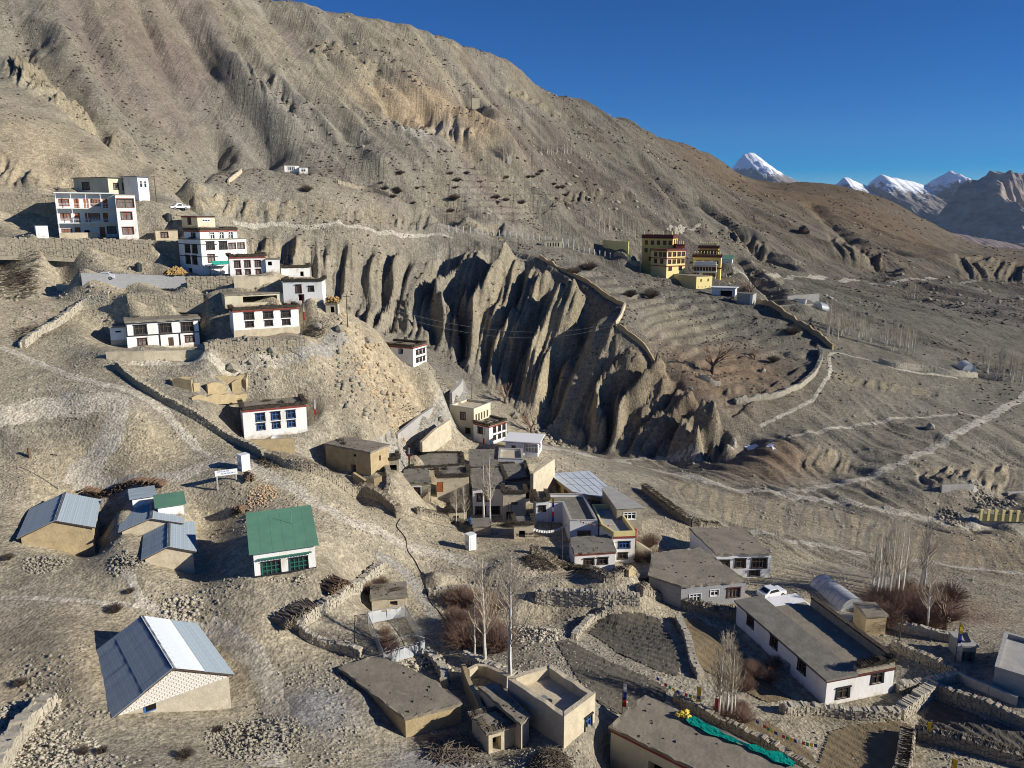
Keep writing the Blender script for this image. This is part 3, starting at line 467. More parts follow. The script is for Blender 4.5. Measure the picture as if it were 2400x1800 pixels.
# pads stay smooth
pad = np.ones_like(Z)
for cx, cy, r in PADS:
    pad = np.minimum(pad, sstep(np.hypot(X-cx, Y-cy), r*.9, r*.9+5))
near = sstep(Y, 95, 210)
CL = np.zeros_like(Z)            # cliff mask
CRIB = np.zeros_like(Z)
for rim, toe, lam, amp, steep, *off in BANDS:
    off = off[0] if off else .86
    Rm = np.array([unproj(*q) for q in rim]); Tm = np.array([unproj(*q) for q in toe]); n = len(Rm)
    mid = (Rm+Tm)/2; L = np.r_[0, np.cumsum(np.hypot(*(mid[1:,:2]-mid[:-1,:2]).T))]
    rib = np.zeros_like(Z); done = np.zeros(Z.shape, bool)
    for i in range(n-1):
        q = [Rm[i,:2], Rm[i+1,:2], Tm[i+1,:2], Tm[i,:2]]; qa = np.array(q)
        box = (X > qa[:,0].min()-2) & (X < qa[:,0].max()+2) & (Y > qa[:,1].min()-2) & (Y < qa[:,1].max()+2) & ~done
        if not box.any(): continue
        px = X[box]; py = Y[box]; s = np.full(px.shape, .5); t = np.full(px.shape, .5)
        for _ in range(7):
            a = 1-s; bx = (q[0][0]*a+q[1][0]*s)*(1-t)+(q[3][0]*a+q[2][0]*s)*t-px; by = (q[0][1]*a+q[1][1]*s)*(1-t)+(q[3][1]*a+q[2][1]*s)*t-py
            sx = (q[1][0]-q[0][0])*(1-t)+(q[2][0]-q[3][0])*t; sy = (q[1][1]-q[0][1])*(1-t)+(q[2][1]-q[3][1])*t
            tx = (q[3][0]*a+q[2][0]*s)-(q[0][0]*a+q[1][0]*s); ty = (q[3][1]*a+q[2][1]*s)-(q[0][1]*a+q[1][1]*s)
            det = sx*ty-sy*tx; det = np.where(np.abs(det) < 1e-6, 1e-6, det)
            s = np.clip(s-(bx*ty-by*tx)/det, -1, 2); t = np.clip(t-(sx*by-sy*bx)/det, -1, 2)
        ins = (s >= -.001) & (s <= 1.001) & (t >= -.02) & (t <= 1.06)
        idx = np.where(box); idx = (idx[0][ins], idx[1][ins]); s = s[ins]; t = np.clip(t[ins], 0, 1)
        S = L[i]+s*(L[i+1]-L[i]); total = L[-1]
        wob = 2.6*(fbm(S/lam*.30+3, t*1.3, 3)-.5)
        ph = S/lam+wob; k1 = np.abs(2*(ph-np.floor(ph))-1); cell = np.floor(ph)
        amp1 = (.35+1.0*TAB[(cell.astype(int)*7) & 255, 11])*(.55+.9*fbm(S/(lam*3.2)+1, t*1.5, 2))
        mod = sstep(fbm(S/(lam*2.2)+7, t*1.2+3, 2), .30, .55) if amp < 4.4 else 1.
        ph2 = S/(lam*.37)+wob*1.7+.3*t; k2 = np.abs(2*(ph2-np.floor(ph2))-1)
        ph3 = S/(lam*.15)+wob*2; k3 = np.abs(2*(ph3-np.floor(ph3))-1)
        env = sstep(t, 0, .2)*(1-(sstep(t, .72, 1.0)*.85 if amp < 6 else sstep(t, .86, 1.0)*.8)); side = sstep(S, 0, lam*.6)*(1-sstep(S, total-lam*.6, total))
        ph0 = S/(lam*2.7)+wob*.6+.15; k0 = np.abs(2*(ph0-np.floor(ph0))-1)
        r_ = (.4*(1-k0)+(1-k1)*amp1*1.05+(.42*(1-k2)*(.4+1.2*fbm(S/lam, t*3+9, 2)))+.2*(1-k3)+.45*(fbm(S/lam*3, t*7, 4)-.5))-.12
        drop = (Rm[i,2]*(1-s)+Rm[i+1,2]*s)-(Tm[i,2]*(1-s)+Tm[i+1,2]*s)
        dz = (r_-off)*amp*env*side*mod - (t**.55-t)*drop*steep*.6*side + .0
        Z[idx] += dz; CL[idx] = np.maximum(CL[idx], env*side); CRIB[idx] = r_
        done[idx] = True
CLs = CL
# general relief: fbm, down-slope rills on the mountain, field terraces
def carve(pts, wd, dep):
    global Z
    P_ = [unproj(*q)[:2] for q in pts]; xs = [p[0] for p in P_]; ys = [p[1] for p in P_]; L0 = 0
    bx = (X > min(xs)-4*wd) & (X < max(xs)+4*wd) & (Y > min(ys)-4*wd) & (Y < max(ys)+4*wd); px, py = X[bx], Y[bx]
    px = px+wd*1.6*(fbm(px/(wd*3), py/(wd*3), 3)-.5); py = py+wd*1.6*(fbm(px/(wd*3)+7, py/(wd*3), 3)-.5); dm = np.full(px.shape, 1e9)
    for a, b in zip(P_[:-1], P_[1:]):
        d = b-a; t = np.clip(((px-a[0])*d[0]+(py-a[1])*d[1])/(d@d), 0, 1); dm = np.minimum(dm, np.hypot(px-a[0]-t*d[0], py-a[1]-t*d[1]))
    Z[bx] -= dep*np.exp(-(dm/wd)**1.3)-dep*.35*np.exp(-((dm-2.2*wd)/wd)**2)
for g in (([(545,95,395),(600,190,372),(660,260,358),(720,330,345)],5,5.),([(420,30,388),(480,130,372),(560,230,352),(600,300,345),(630,355,335)],6,4.5),([(20,60,300),(100,150,282),(200,260,262),(310,350,245),(380,420,230)],6,6),
          ([(700,200,385),(780,280,372),(830,350,355)],4,3),([(890,170,440),(970,250,420)],5,4),([(1080,240,440),(1180,330,430),(1240,400,410)],5,4),([(330,40,370),(380,140,340),(440,240,322),(500,330,318)],4,3),
          ([(1640,480,520),(1740,560,480),(1820,625,430)],6,7),([(1720,600,410),(1790,680,345),(1830,735,300)],4,4),([(800,90,462),(870,180,430),(940,280,395)],5,3.5),([(1000,120,500),(1080,200,470),(1130,280,440)],5,3.5),
          ([(180,30,335),(240,130,310),(290,220,290),(330,320,262)],5,4),([(1500,380,540),(1580,460,490),(1620,530,440)],5,4),([(1900,480,650),(2000,560,560),(2080,640,480)],6,4),([(520,330,325),(470,400,285),(425,448,250)],4,4),([(640,360,330),(560,388,302),(470,410,280)],4,3)): carve(*g)
s_ = X*.80+Y*.60; d_ = -X*.60+Y*.80
mtn = sstep(Y, 225, 330)*(1-CL)*(1-.75*sstep(X, 130, 260)*sstep(Y, 560, 720))
far = np.clip(Y/300, .3, 1.7)
Z += pad*(1-CL)*((fbm(X/7, Y/7, 4)-.5)*(.35+.75*near) + (fbm(X/26+4, Y/26, 3)-.5)*(.8+1.6*near)) 
Z += mtn*far*((ridged(s_/26+.6*fbm(s_/60, d_/60, 2), d_/150, 3)-.6)*4.6 + (ridged(s_/9, d_/55+2, 3)-.6)*1.7 + (fbm(X/70, Y/70, 3)-.5)*4)
rills = sstep(X, 22, 50)*sstep(Y, 108, 130)*(1-sstep(Y, 200, 240))*(1-CL)
Z += rills*((ridged((X*.86+Y*.5)/3.4+.8*fbm(X/9, Y/9, 2), (-X*.5+Y*.86)/26, 3)-.6)*1.9+(ridged((X*.86+Y*.5)/11, (-X*.5+Y*.86)/50+3, 2)-.6)*1.0)
def in_poly(px, py, poly):
    c = np.zeros(np.shape(px), bool); n = len(poly); j = n-1
    for i in range(n):
        xi, yi = poly[i][:2]; xj, yj = poly[j][:2]
        c ^= ((yi > py) != (yj > py)) & (px < (xj-xi)*(py-yi)/((yj-yi) or 1e-9)+xi); j = i
    return c
ter = [unproj(*q) for q in ((1275,605,275),(1465,700,246),(1560,850,217),(1720,945,205),(1920,850,243),(1900,760,275),(1700,690,305),(1600,660,325),(1440,605,335))]
tm = in_poly(X, Y, ter); hstep = 2.1
q = Z/hstep+1.5*fbm(X/28, Y/28, 3); fl = np.floor(q); fr = q-fl
Z += tm*(sstep(fr, .7, 1.0)-fr)*hstep*.7*sstep(fbm(X/22+5, Y/22, 2), .35, .55)
terr2 = [unproj(*q) for q in ((900,480,310),(1180,520,335),(1420,470,430),(1300,400,430),(1100,400,380),(950,430,335))]
tm2 = in_poly(X, Y, terr2); q = Z/3.+.6*fbm(X/40, Y/40, 2); fl = np.floor(q); fr = q-fl
Z += tm2*(sstep(fr, .6, 1.0)-fr)*3.*.6
def Hh(x, y): x = np.asarray(x, float); y = np.asarray(y, float); return bil(Z, x/y, np.log(y))
_D = np.exp(np.linspace(math.log(36), math.log(1100), 5000))
def hit(u, v, lift=0.):
    p = unproj(u, v, 1.0); P = p[None]*_D[:,None]
    below = P[:,2] < Hh(P[:,0], P[:,1])+lift
    i = int(np.argmax(below)) if below.any() else len(_D)-1
    if i > 0:
        lo, hi = _D[i-1], _D[i]
        for _ in range(12):
            m_ = (lo+hi)/2; z_ = float(Hh(p[0]*m_, p[1]*m_))
            if p[2]*m_ < z_+lift: hi = m_
            else: lo = m_
        return Vector(p*hi)
    return Vector(p*_D[i])
def ground(x, y): return float(Hh(x, y))
# ---- colour of the ground, with shade painted into the cliff gullies
def C3(r, g, b): return np.array((r, g, b))
tan, grey, warm, brown, dark = C3(.355,.318,.238), C3(.285,.265,.218), C3(.47,.385,.25), C3(.245,.19,.13), C3(.20,.185,.155)
n1 = fbm(X/18, Y/18, 4); n2 = fbm(X/55+9, Y/55+2, 4); n3 = fbm(X/5+2, Y/5, 3)
colr = tan[None,None]*np.ones(Z.shape+(1,))
def blend(c, m): 
    global colr
    colr = colr*(1-m[...,None])+c*m[...,None]
blend(grey, sstep(n1, .42, .62)*.75)
blend(C3(.43,.37,.265), sstep(n2, .52, .66)*.5)
blend(grey, sstep(Y, 105, 190)*sstep(X, -20, 25)*.65)
blend(brown, sstep(Y, 380, 600)*sstep(X, 60, 230)*sstep(n2, .3, .55)*.85)
blend(C3(.30,.255,.18), sstep(Y, 300, 420)*sstep(n1, .45, .65)*.6)
blend(C3(.33,.30,.25), mtn*sstep(fbm(s_/22, d_/120, 3), .52, .62)*.6)
blend(C3(.26,.215,.185), mtn*sstep(fbm(s_/15+5, d_/60, 4), .56, .66)*.7)
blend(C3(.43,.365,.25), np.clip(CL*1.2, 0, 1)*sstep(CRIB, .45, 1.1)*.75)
blend(dark, np.clip(CL*1.2, 0, 1)*(1-sstep(CRIB, .2, .6))*.55)  # gullies between the ribs darkened: shade put into the ground colour
def blob(u, v, r, c, k=1., sx=1.):
    p = hit(u, v); m = np.exp(-(((X-p.x)/(r*sx))**2+((Y-p.y)/r)**2)*1.3)
    blend(C3(*c), np.clip(m*1.4*(.35+1.1*n3), 0, 1)*k)
for b in ((930,270,24,(.52,.40,.26),.85),(1000,260,22,(.50,.39,.26),.8),(1060,270,22,(.52,.39,.25),.8),(1110,290,18,(.52,.40,.26),.8),(980,310,12,(.58,.54,.46),.8),(1040,300,9,(.58,.54,.46),.7),
          (60,330,16,(.42,.355,.25),.8),(140,400,14,(.42,.355,.25),.7),(-60,350,22,(.42,.355,.25),.8),(850,890,9,(.38,.325,.24),.8),(900,940,8,(.40,.335,.24),.8),(800,850,9,(.36,.315,.235),.7),
          (940,880,7,(.40,.335,.23),.8),(1030,840,6,(.40,.325,.22),.8),(320,1060,6,(.50,.42,.28),.6),(100,1100,6,(.50,.42,.28),.5),(150,1560,7,(.48,.40,.27),.6),(60,1480,7,(.48,.40,.27),.5),
          (560,1540,5,(.48,.41,.29),.6),(750,1660,4,(.28,.275,.265),.95),(1000,1790,4,(.28,.275,.265),.8),(1640,880,16,(.29,.20,.13),.7),(1750,860,16,(.28,.19,.12),.7),(1600,760,16,(.36,.31,.22),.6),
          (1900,430,90,(.21,.155,.105),.8),(2050,520,90,(.26,.19,.12),.7),(1750,430,80,(.30,.21,.13),.6),(700,280,40,(.31,.29,.245),.7),(560,200,30,(.31,.29,.245),.6),(380,130,26,(.22,.16,.14),.6),(340,220,22,(.27,.22,.19),.6),
          (1350,400,40,(.24,.195,.16),.55),(1060,560,20,(.3,.28,.24),.6),(1000,720,18,(.30,.28,.235),.8),(1060,860,16,(.22,.205,.175),.9),(800,660,18,(.31,.285,.235),.6),
          (1780,1100,10,(.27,.175,.11),.5),(1830,1060,8,(.27,.17,.10),.5),(2050,1420,10,(.19,.13,.09),.7),(2200,1420,10,(.22,.15,.10),.7),(2330,1300,16,(.28,.22,.15),.5)): blob(*b)
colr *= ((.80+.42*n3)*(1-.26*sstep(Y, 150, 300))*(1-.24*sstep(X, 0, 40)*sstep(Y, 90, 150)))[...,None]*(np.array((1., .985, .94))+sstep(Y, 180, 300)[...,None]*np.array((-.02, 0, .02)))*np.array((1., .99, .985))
me = bpy.data.meshes.new('ground')
nv = NA*NB; co = np.stack((X, Y, Z), -1).reshape(-1, 3).astype(np.float32)
me.vertices.add(nv); me.vertices.foreach_set('co', co.ravel())
ii = (np.arange(NB-1)[:,None]*NA+np.arange(NA-1)[None]).ravel()
quads = np.stack((ii, ii+1, ii+NA+1, ii+NA), 1).astype(np.int32)
me.loops.add(quads.size); me.loops.foreach_set('vertex_index', quads.ravel())
me.polygons.add(len(quads)); me.polygons.foreach_set('loop_start', np.arange(0, quads.size, 4, dtype=np.int32)); me.polygons.foreach_set('loop_total', np.full(len(quads), 4, np.int32))
me.update(calc_edges=True)
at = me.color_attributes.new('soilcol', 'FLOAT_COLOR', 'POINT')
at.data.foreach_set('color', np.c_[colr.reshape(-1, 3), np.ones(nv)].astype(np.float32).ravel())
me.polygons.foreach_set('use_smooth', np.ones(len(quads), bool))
def ground_mat(name='ground', flat=None):
    m = bpy.data.materials.new(name); m.use_nodes = True; n = m.node_tree; B = n.nodes['Principled BSDF']; L = n.links.new
    B.inputs['Roughness'].default_value = .97; B.inputs['Specular IOR Level'].default_value = .15
    A = n.nodes.new('ShaderNodeAttribute'); A.attribute_name = 'soilcol'
    if flat: A = n.nodes.new('ShaderNodeRGB'); A.outputs[0].default_value = (*flat, 1)
    G = n.nodes.new('ShaderNodeNewGeometry')
    def noise(sc_, det=5, ro=.65):
        k = n.nodes.new('ShaderNodeTexNoise'); k.inputs['Scale'].default_value = sc_; k.inputs['Detail'].default_value = det; k.inputs['Roughness'].default_value = ro; L(G.outputs['Position'], k.inputs['Vector']); return k
    a = noise(.9, 7, .75); b = noise(4.5, 4, .7); c = noise(.12, 6, .7)
    def mp(src, lo, hi, f0=.3, f1=.7):
        k = n.nodes.new('ShaderNodeMapRange'); k.inputs[1].default_value = f0; k.inputs[2].default_value = f1; k.inputs[3].default_value = lo; k.inputs[4].default_value = hi; L(src.outputs[0], k.inputs[0]); return k
    m1 = n.nodes.new('ShaderNodeMath'); m1.operation = 'MULTIPLY'; L(mp(a, .58, 1.38).outputs[0], m1.inputs[0]); L(mp(b, .80, 1.2).outputs[0], m1.inputs[1])
    m2 = n.nodes.new('ShaderNodeMath'); m2.operation = 'MULTIPLY'; L(m1.outputs[0], m2.inputs[0]); L(mp(c, .82, 1.18).outputs[0], m2.inputs[1])
    for scv, lo, hi in ((3.2, .80, 1.20), (1.1, .90, 1.1)):
        vv = n.nodes.new('ShaderNodeTexVoronoi'); vv.inputs['Scale'].default_value = scv; L(G.outputs['Position'], vv.inputs['Vector']); sx = n.nodes.new('ShaderNodeSeparateColor'); L(vv.outputs['Color'], sx.inputs[0])
        k = n.nodes.new('ShaderNodeMapRange'); k.inputs[3].default_value = lo; k.inputs[4].default_value = hi; L(sx.outputs[0], k.inputs[0])
        m3 = n.nodes.new('ShaderNodeMath'); m3.operation = 'MULTIPLY'; L(m2.outputs[0], m3.inputs[0]); L(k.outputs[0], m3.inputs[1]); m2 = m3
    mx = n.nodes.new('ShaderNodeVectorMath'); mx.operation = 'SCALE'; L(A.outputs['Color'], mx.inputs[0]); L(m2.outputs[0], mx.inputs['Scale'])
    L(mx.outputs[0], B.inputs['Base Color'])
    # fine rills running down the far slopes
    mr = n.nodes.new('ShaderNodeMapping'); mr.inputs['Rotation'].default_value = (0, 0, -.64); mr.inputs['Scale'].default_value = (.30, .022, .03); L(G.outputs['Position'], mr.inputs[0])
    rl = n.nodes.new('ShaderNodeTexNoise'); rl.inputs['Scale'].default_value = 1.; rl.inputs['Detail'].default_value = 6; rl.inputs['Roughness'].default_value = .7; L(mr.outputs[0], rl.inputs['Vector'])
    sp = n.nodes.new('ShaderNodeSeparateXYZ'); L(G.outputs['Position'], sp.inputs[0]); fy = n.nodes.new('ShaderNodeMapRange'); fy.inputs[1].default_value = 190; fy.inputs[2].default_value = 320; L(sp.outputs[1], fy.inputs[0])
    b0 = n.nodes.new('ShaderNodeBump'); b0.inputs['Distance'].default_value = 1.3; rl.inputs['Distortion'].default_value = 1.2; L(rl.outputs[0], b0.inputs['Height']); L(fy.outputs[0], b0.inputs['Strength'])
    vo = n.nodes.new('ShaderNodeTexVoronoi'); vo.inputs['Scale'].default_value = 2.6; L(G.outputs['Position'], vo.inputs['Vector'])
    b1 = n.nodes.new('ShaderNodeBump'); b1.inputs['Strength'].default_value = .8; b1.inputs['Distance'].default_value = .5; L(a.outputs[0], b1.inputs['Height']); L(b0.outputs[0], b1.inputs['Normal'])
    b2 = n.nodes.new('ShaderNodeBump'); b2.inputs['Strength'].default_value = .7; b2.inputs['Distance'].default_value = .16; L(vo.outputs['Distance'], b2.inputs['Height']); L(b1.outputs[0], b2.inputs['Normal'])
    L(b2.outputs[0], B.inputs['Normal'])
    return m
me.materials.append(ground_mat())
for nm_, c_ in (('path', (.485, .435, .34)), ('pathgrey', (.34, .315, .265)), ('road', (.42, .385, .31))): MATS[nm_] = ground_mat(nm_, c_)
link('ground', me, kind='structure', label='bare stony hillside of tan and grey earth with eroded cliffs')
# ------------------------------------------------------------------ house builder
ROOTS = {}
WM = {}
WSTY = {'t': ('black', 'wood', 'glass', .16), 't2': ('maroon', 'wood', 'curtain', .13), 'r': (None, 'orangewood', 'curtain', .12), 'b': ('black', 'bluepaint', 'glass', .14),
        'w': (None, 'whitepaint', 'glass', .10), 'w2': ('whitepaint', 'wood', 'glass', .2), 'gg': ('black', 'greenpaint', 'glass', .06), 'gl': ('maroon', 'whitepaint', 'curtain', .08), 'm': ('maroon', 'redband', 'glass', .14)}
def win_meshes(w, h, st):
    key = (round(w, 2), round(h, 2), st)
    if key in WM: return WM[key]
    sur, sash, pane, fw = WSTY[st]
    s = MB()
    if sur:
        b = fw*1.25; o0, o1 = -.07, .0
        for (x0, x1, X0, X1) in ((-w/2-b, -w/2, -w/2-fw*.8, -w/2), (w/2, w/2+b, w/2, w/2+fw*.8)):
            s.hexa([(x0,o0,-fw*.4),(x1,o0,-fw*.4),(x1,.02,-fw*.4),(x0,.02,-fw*.4)], [(X0,o0,h),(X1,o0,h),(X1,.02,h),(X0,.02,h)])
        s.box(-w/2, w/2, o0, .02, -fw*.4, 0); s.box(-w/2-fw*1.3, w/2+fw*1.3, -.16, .02, h, h+fw*.9)
    else:
        s.box(-w/2-.08, w/2+.08, -.05, .02, -.1, 0); s.box(-w/2-.08, w/2+.08, -.05, .02, h, h+.08); s.box(-w/2-.08, -w/2, -.05, .02, 0, h); s.box(w/2, w/2+.08, -.05, .02, 0, h)
    a = MB(); t = .055
    nx = max(1, int(round(w/.6))); 
    if st == 'gg': nx = 4
    for i in range(nx+1):
        x = -w/2+t+(w-2*t)*i/nx; a.box(x-t, x+t, .04, .12, 0, h)
    for z in ((0, .62*h, h-2*t) if st != 'gg' else (0, .3*h, .6*h, h-2*t)):
        a.box(-w/2+2*t, w/2-2*t, .05, .115, z, z+2*t)
    p = MB().box(-w/2, w/2, .13, .15, 0, h)
    WM[key] = (s.mesh('window', sur or sash), a.mesh('sash', sash), p.mesh('pane', pane)); return WM[key]
def win_merged(w, h, st):
    key = (round(w, 2), round(h, 2), st, 1)
    if key in WM: return WM[key]
    sur, sash, pane, fw = WSTY[st]; s = MB(); b = fw
    s.box(-w/2-b, -w/2, -.12, .02, -b*.3, h); s.box(w/2, w/2+b, -.12, .02, -b*.3, h); s.box(-w/2-b*1.3, w/2+b*1.3, -.2, .02, h, h+b); s.box(-w/2, w/2, -.12, .02, -b*.5, 0)
    s.box(-.06, .06, .02, .1, 0, h, 1); s.box(-w/2, w/2, .02, .1, h*.6, h*.6+.1, 1); s.box(-w/2, w/2, .12, .15, 0, h, 2)
    WM[key] = s.mesh('window', [sur or sash, sash, pane]); return WM[key]
def sticks_edge(mb, x0, y0, x1, y1, z, out, dens=16, hgt=.45, over=.35, r=.03, rr=rnd):
    # brushwood laid across a wall edge from (x0,y0) to (x1,y1); out = outward unit vector
    L = math.hypot(x1-x0, y1-y0); ex, ey = (x1-x0)/L, (y1-y0)/L
    h2 = hgt*.72; o = (over*.6, -.42)
    c = [(x0+out[0]*o[0], y0+out[1]*o[0]), (x1+out[0]*o[0], y1+out[1]*o[0]), (x1+out[0]*o[1], y1+out[1]*o[1]), (x0+out[0]*o[1], y0+out[1]*o[1])]
    n = max(2, int(L/.8))
    for i in range(n):                          # uneven core
        a, b = i/n, (i+1)/n; k = h2*rr.uniform(.75, 1.15); s = rr.uniform(-.06, .06)
        q = [(c[0][0]+(c[1][0]-c[0][0])*t, c[0][1]+(c[1][1]-c[0][1])*t) for t in (a, b)] + [(c[3][0]+(c[2][0]-c[3][0])*t, c[3][1]+(c[2][1]-c[3][1])*t) for t in (b, a)]
        mb.hexa([(x, y, z+.003*i%.02) for x, y in q], [(x*1+out[0]*s, y+out[1]*s, z+k) for x, y in q])
    for i in range(int(L*dens)):
        t = rr.random()*L; zz = z+rr.random()*hgt; a = rr.uniform(-.5, .5); ll = over+rr.uniform(-.12, .16)
        px, py = x0+ex*t, y0+ey*t; dx, dy = out[0]+ex*a, out[1]+ey*a
        mb.tube((px-out[0]*.45, py-out[1]*.45, zz), (px+dx*ll, py+dy*ll, zz+rr.uniform(-.14, .1)), r, r*.5, 3)
    return mb
def wall_face(mb, L, z0, z1, tr, holes, mi_back=1):
    xs = sorted({0., L} | {round(a, 3) for h in holes for a in h[:2]}); zs = sorted({z0, z1} | {round(a, 3) for h in holes for a in h[2:4]})
    def quad(ps, mi=0): mb.add([tr(*p) for p in ps], [(0, 1, 2, 3)], mi)
    for i in range(len(xs)-1):
        for j in range(len(zs)-1):
            cx, cz = (xs[i]+xs[i+1])/2, (zs[j]+zs[j+1])/2
            if any(h[0] < cx < h[1] and h[2] < cz < h[3] for h in holes): continue
            quad([(xs[i], 0, zs[j]), (xs[i+1], 0, zs[j]), (xs[i+1], 0, zs[j+1]), (xs[i], 0, zs[j+1])])
    for a, b, c, d, dp in holes:
        quad([(a, 0, c), (a, 0, d), (a, -dp, d), (a, -dp, c)]); quad([(b, 0, d), (b, 0, c), (b, -dp, c), (b, -dp, d)])
        quad([(a, 0, d), (b, 0, d), (b, -dp, d), (a, -dp, d)]); quad([(b, 0, c), (a, 0, c), (a, -dp, c), (b, -dp, c)])
        quad([(a, -dp, c), (b, -dp, c), (b, -dp, d), (a, -dp, d)], mi_back)
def build_house(k):
    w, d, h = k['w'], k['d'], k['h']; nm = k['name']; sub = k.get('sub'); top = k.get('top', 'flat'); wall = k.get('wall', 'white'); roofm = k.get('roofm', 'mudroof')
    farh = k['P'][1] > 250
    if sub:
        base = ROOTS[sub]; root = None
    else:
        root = empty(nm, k['P'], k['yaw'], k['label'], k.get('cat', 'house')); ROOTS[nm] = root
    trs = {'F': lambda a, o, z: (a, -o, z), 'R': lambda a, o, z: (w+o, a, z), 'L': lambda a, o, z: (-o, d-a, z)}
    Ls = {'F': w, 'R': d, 'L': d}; rots = {'F': 0, 'R': math.pi/2, 'L': -math.pi/2}
    holes = {'F': [], 'R': [], 'L': []}; todo = []
    for face, xs, zf, ww, hh, st in k.get('wins', []):
        for x in xs:
            c = Ls[face]*x; z = max(.02, h*zf); ww2 = min(ww, Ls[face]*.95); hh2 = min(hh, h-z-.12)
            a = max(.05, min(c-ww2/2, Ls[face]-ww2-.05))
            if hh2 < .15: continue
            todo.append((face, a+ww2/2, z, ww2, hh2, st))
            if st != 'wp': holes[face].append((round(a, 3), round(a+ww2, 3), round(z, 3), round(z+hh2, 3), {'k': min(1.6, d*.4), 'o': .12, 'd': .12}.get(st, .16)))
    mb = MB(); z0 = -3.0 if not sub else -.6
    for f in 'FRL': wall_face(mb, Ls[f], z0, h, trs[f], holes[f])
    mb.add([(w, d, z0), (0, d, z0), (0, d, h), (w, d, h)], [(0, 1, 2, 3)]); mb.add([(0, 0, h), (w, 0, h), (w, d, h), (0, d, h)], [(0, 1, 2, 3)])
    if sub:
        root = mb.build('upper_storey' if nm != 'hostel_wing' else 'wing', [wall, 'void'], base, label=k['label'])
        root.matrix_local = Matrix.Rotation(-base.rotation_euler[2], 4, 'Z') @ Matrix.Translation(Vector(k['P'])-base.location) @ Matrix.Rotation(k['yaw'], 4, 'Z')
    else: mb.build('wall', [wall, 'void'], root)
    for face, c, z, ww, hh, st in todo:
        loc = trs[face](c, 0, z); rz = rots[face]
        if st == 'k': continue
        if st == 'wp':
            MB().box(c-ww/2, c+ww/2, -.5, 0, -1.5, hh).build('pillar', 'white', root); continue
        if st in 'od':
            m = MB(); m.box(-ww/2+.02, ww/2-.02, .05, .1, .0, hh-.02); m.box(-ww/2+.1, -.05, .03, .05, .1, hh*.45); m.box(.05, ww/2-.1, .03, .05, .1, hh*.45); m.box(-ww/2+.1, ww/2-.1, .03, .05, hh*.55, hh-.12)
            link('door', m.mesh('door', 'orangewood' if st == 'o' else 'wood'), root, loc, rz); continue
        if farh or sub: link('window', win_merged(ww, hh, st), root, loc, rz); continue
        a, b, p = win_meshes(ww, hh, st)
        wo = link('window', a, root, loc, rz); link('sash', b, wo); link('pane', p, wo)
        if st == 'gl': pass
    if k.get('base'):
        zb = h*k['base']; m = MB(); m.box(-.06, w+.06, -.06, 0, z0+.1, zb); m.box(-.06, 0, 0, d, z0+.1, zb); m.box(w, w+.06, 0, d, z0+.1, zb); m.build('plinth', 'mudlight', root)
    if k.get('bands'):
        m = MB()
        for z in (h*.46, h*.93): m.box(-.03, w+.03, -.03, 0, z, z+.22)
        for x in (w*.42, w*.69): m.box(x, x+.28, -.034, 0, 0, h*.455)
        m.box(w-.3, w+.03, -.036, 0, 0, h*.455); m.box(w-.3, w+.03, -.036, 0, h*.51, h*.925); m.box(-.03, .2, -.036, 0, h*.51, h*.925); m.build('painted_band', 'black', root)
    bt = .28 if k.get('band') else 0
    if bt:
        m = MB(); o = .09; m.box(-o, w+o, -o, 0, h-bt, h); m.box(-o, 0, 0, d, h-bt, h); m.box(w, w+o, 0, d, h-bt, h); m.build('red_band', 'redband', root)
    def slab(t, over, m, z=h, nm='roof', inset=0):
        q = MB(); q.box(-over, w+over, -over, d+over, z+.004, z+t); return q.build(nm, m, root)
    def uneven(t, over, m):
        # earth roof with a ragged edge
        q = MB(); pts = []; rr = random.Random(hash(nm) & 255 if False else len(nm)*7+int(w*10))
        for (x0, y0, x1, y1, L) in ((-over, -over, w+over, -over, w), (w+over, -over, w+over, d+over, d), (w+over, d+over, -over, d+over, w), (-over, d+over, -over, -over, d)):
            n = max(3, int(L/.7))
            for i in range(n):
                t_ = i/n; pts.append((x0+(x1-x0)*t_+rr.uniform(-.09, .09), y0+(y1-y0)*t_+rr.uniform(-.09, .09)))
        n = len(pts); cx, cy = w/2, d/2
        vs = [(x, y, h+.004) for x, y in pts]+[(x, y, h+t+rr.uniform(-.08, .06)) for x, y in pts]+[(cx+(x-cx)*.93, cy+(y-cy)*.93, h+t) for x, y in pts]
        fs = []
        for i in range(n):
            j = (i+1) % n; fs += [(i, j, n+j, n+i), (n+i, n+j, 2*n+j, 2*n+i)]
        fs.append(tuple(range(2*n, 3*n))); q.add(vs, fs); q.build('roof', m, root)
        # stray stones on the roof edge
    def rim(hh, t, m, name='parapet', cap=None):
        q = MB(); q.box(0, w, 0, t, h, h+hh); q.box(0, w, d-t, d, h, h+hh); q.box(0, t, t, d-t, h, h+hh-.004); q.box(w-t, w, t, d-t, h, h+hh-.004); o = q.build(name, m, root)
        if cap:
            c = MB(); z = h+hh; e = .06; c.box(-e, w+e, -e, t+e, z+.003, z+.1); c.box(-e, w+e, d-t-e, d+e, z+.003, z+.1); c.box(-e, t+e, t+e, d-t-e, z+.003, z+.097); c.box(w-t-e, w+e, t+e, d-t-e, z+.003, z+.097); c.build('coping', cap, root)
    def brush(edges, m='brush', hg=.62, over=.42):
        q = MB(); E = {'F': (0, 0, w, 0, (0, -1)), 'R': (w, 0, w, d, (1, 0)), 'L': (0, d, 0, 0, (-1, 0)), 'B': (w, d, 0, d, (0, 1))}
        for e in edges: sticks_edge(q, *E[e][:4], h+.16, E[e][4], hgt=hg, over=over, dens=14 if not farh else 6)
        q.build('brushwood', m, root, kind='stuff')
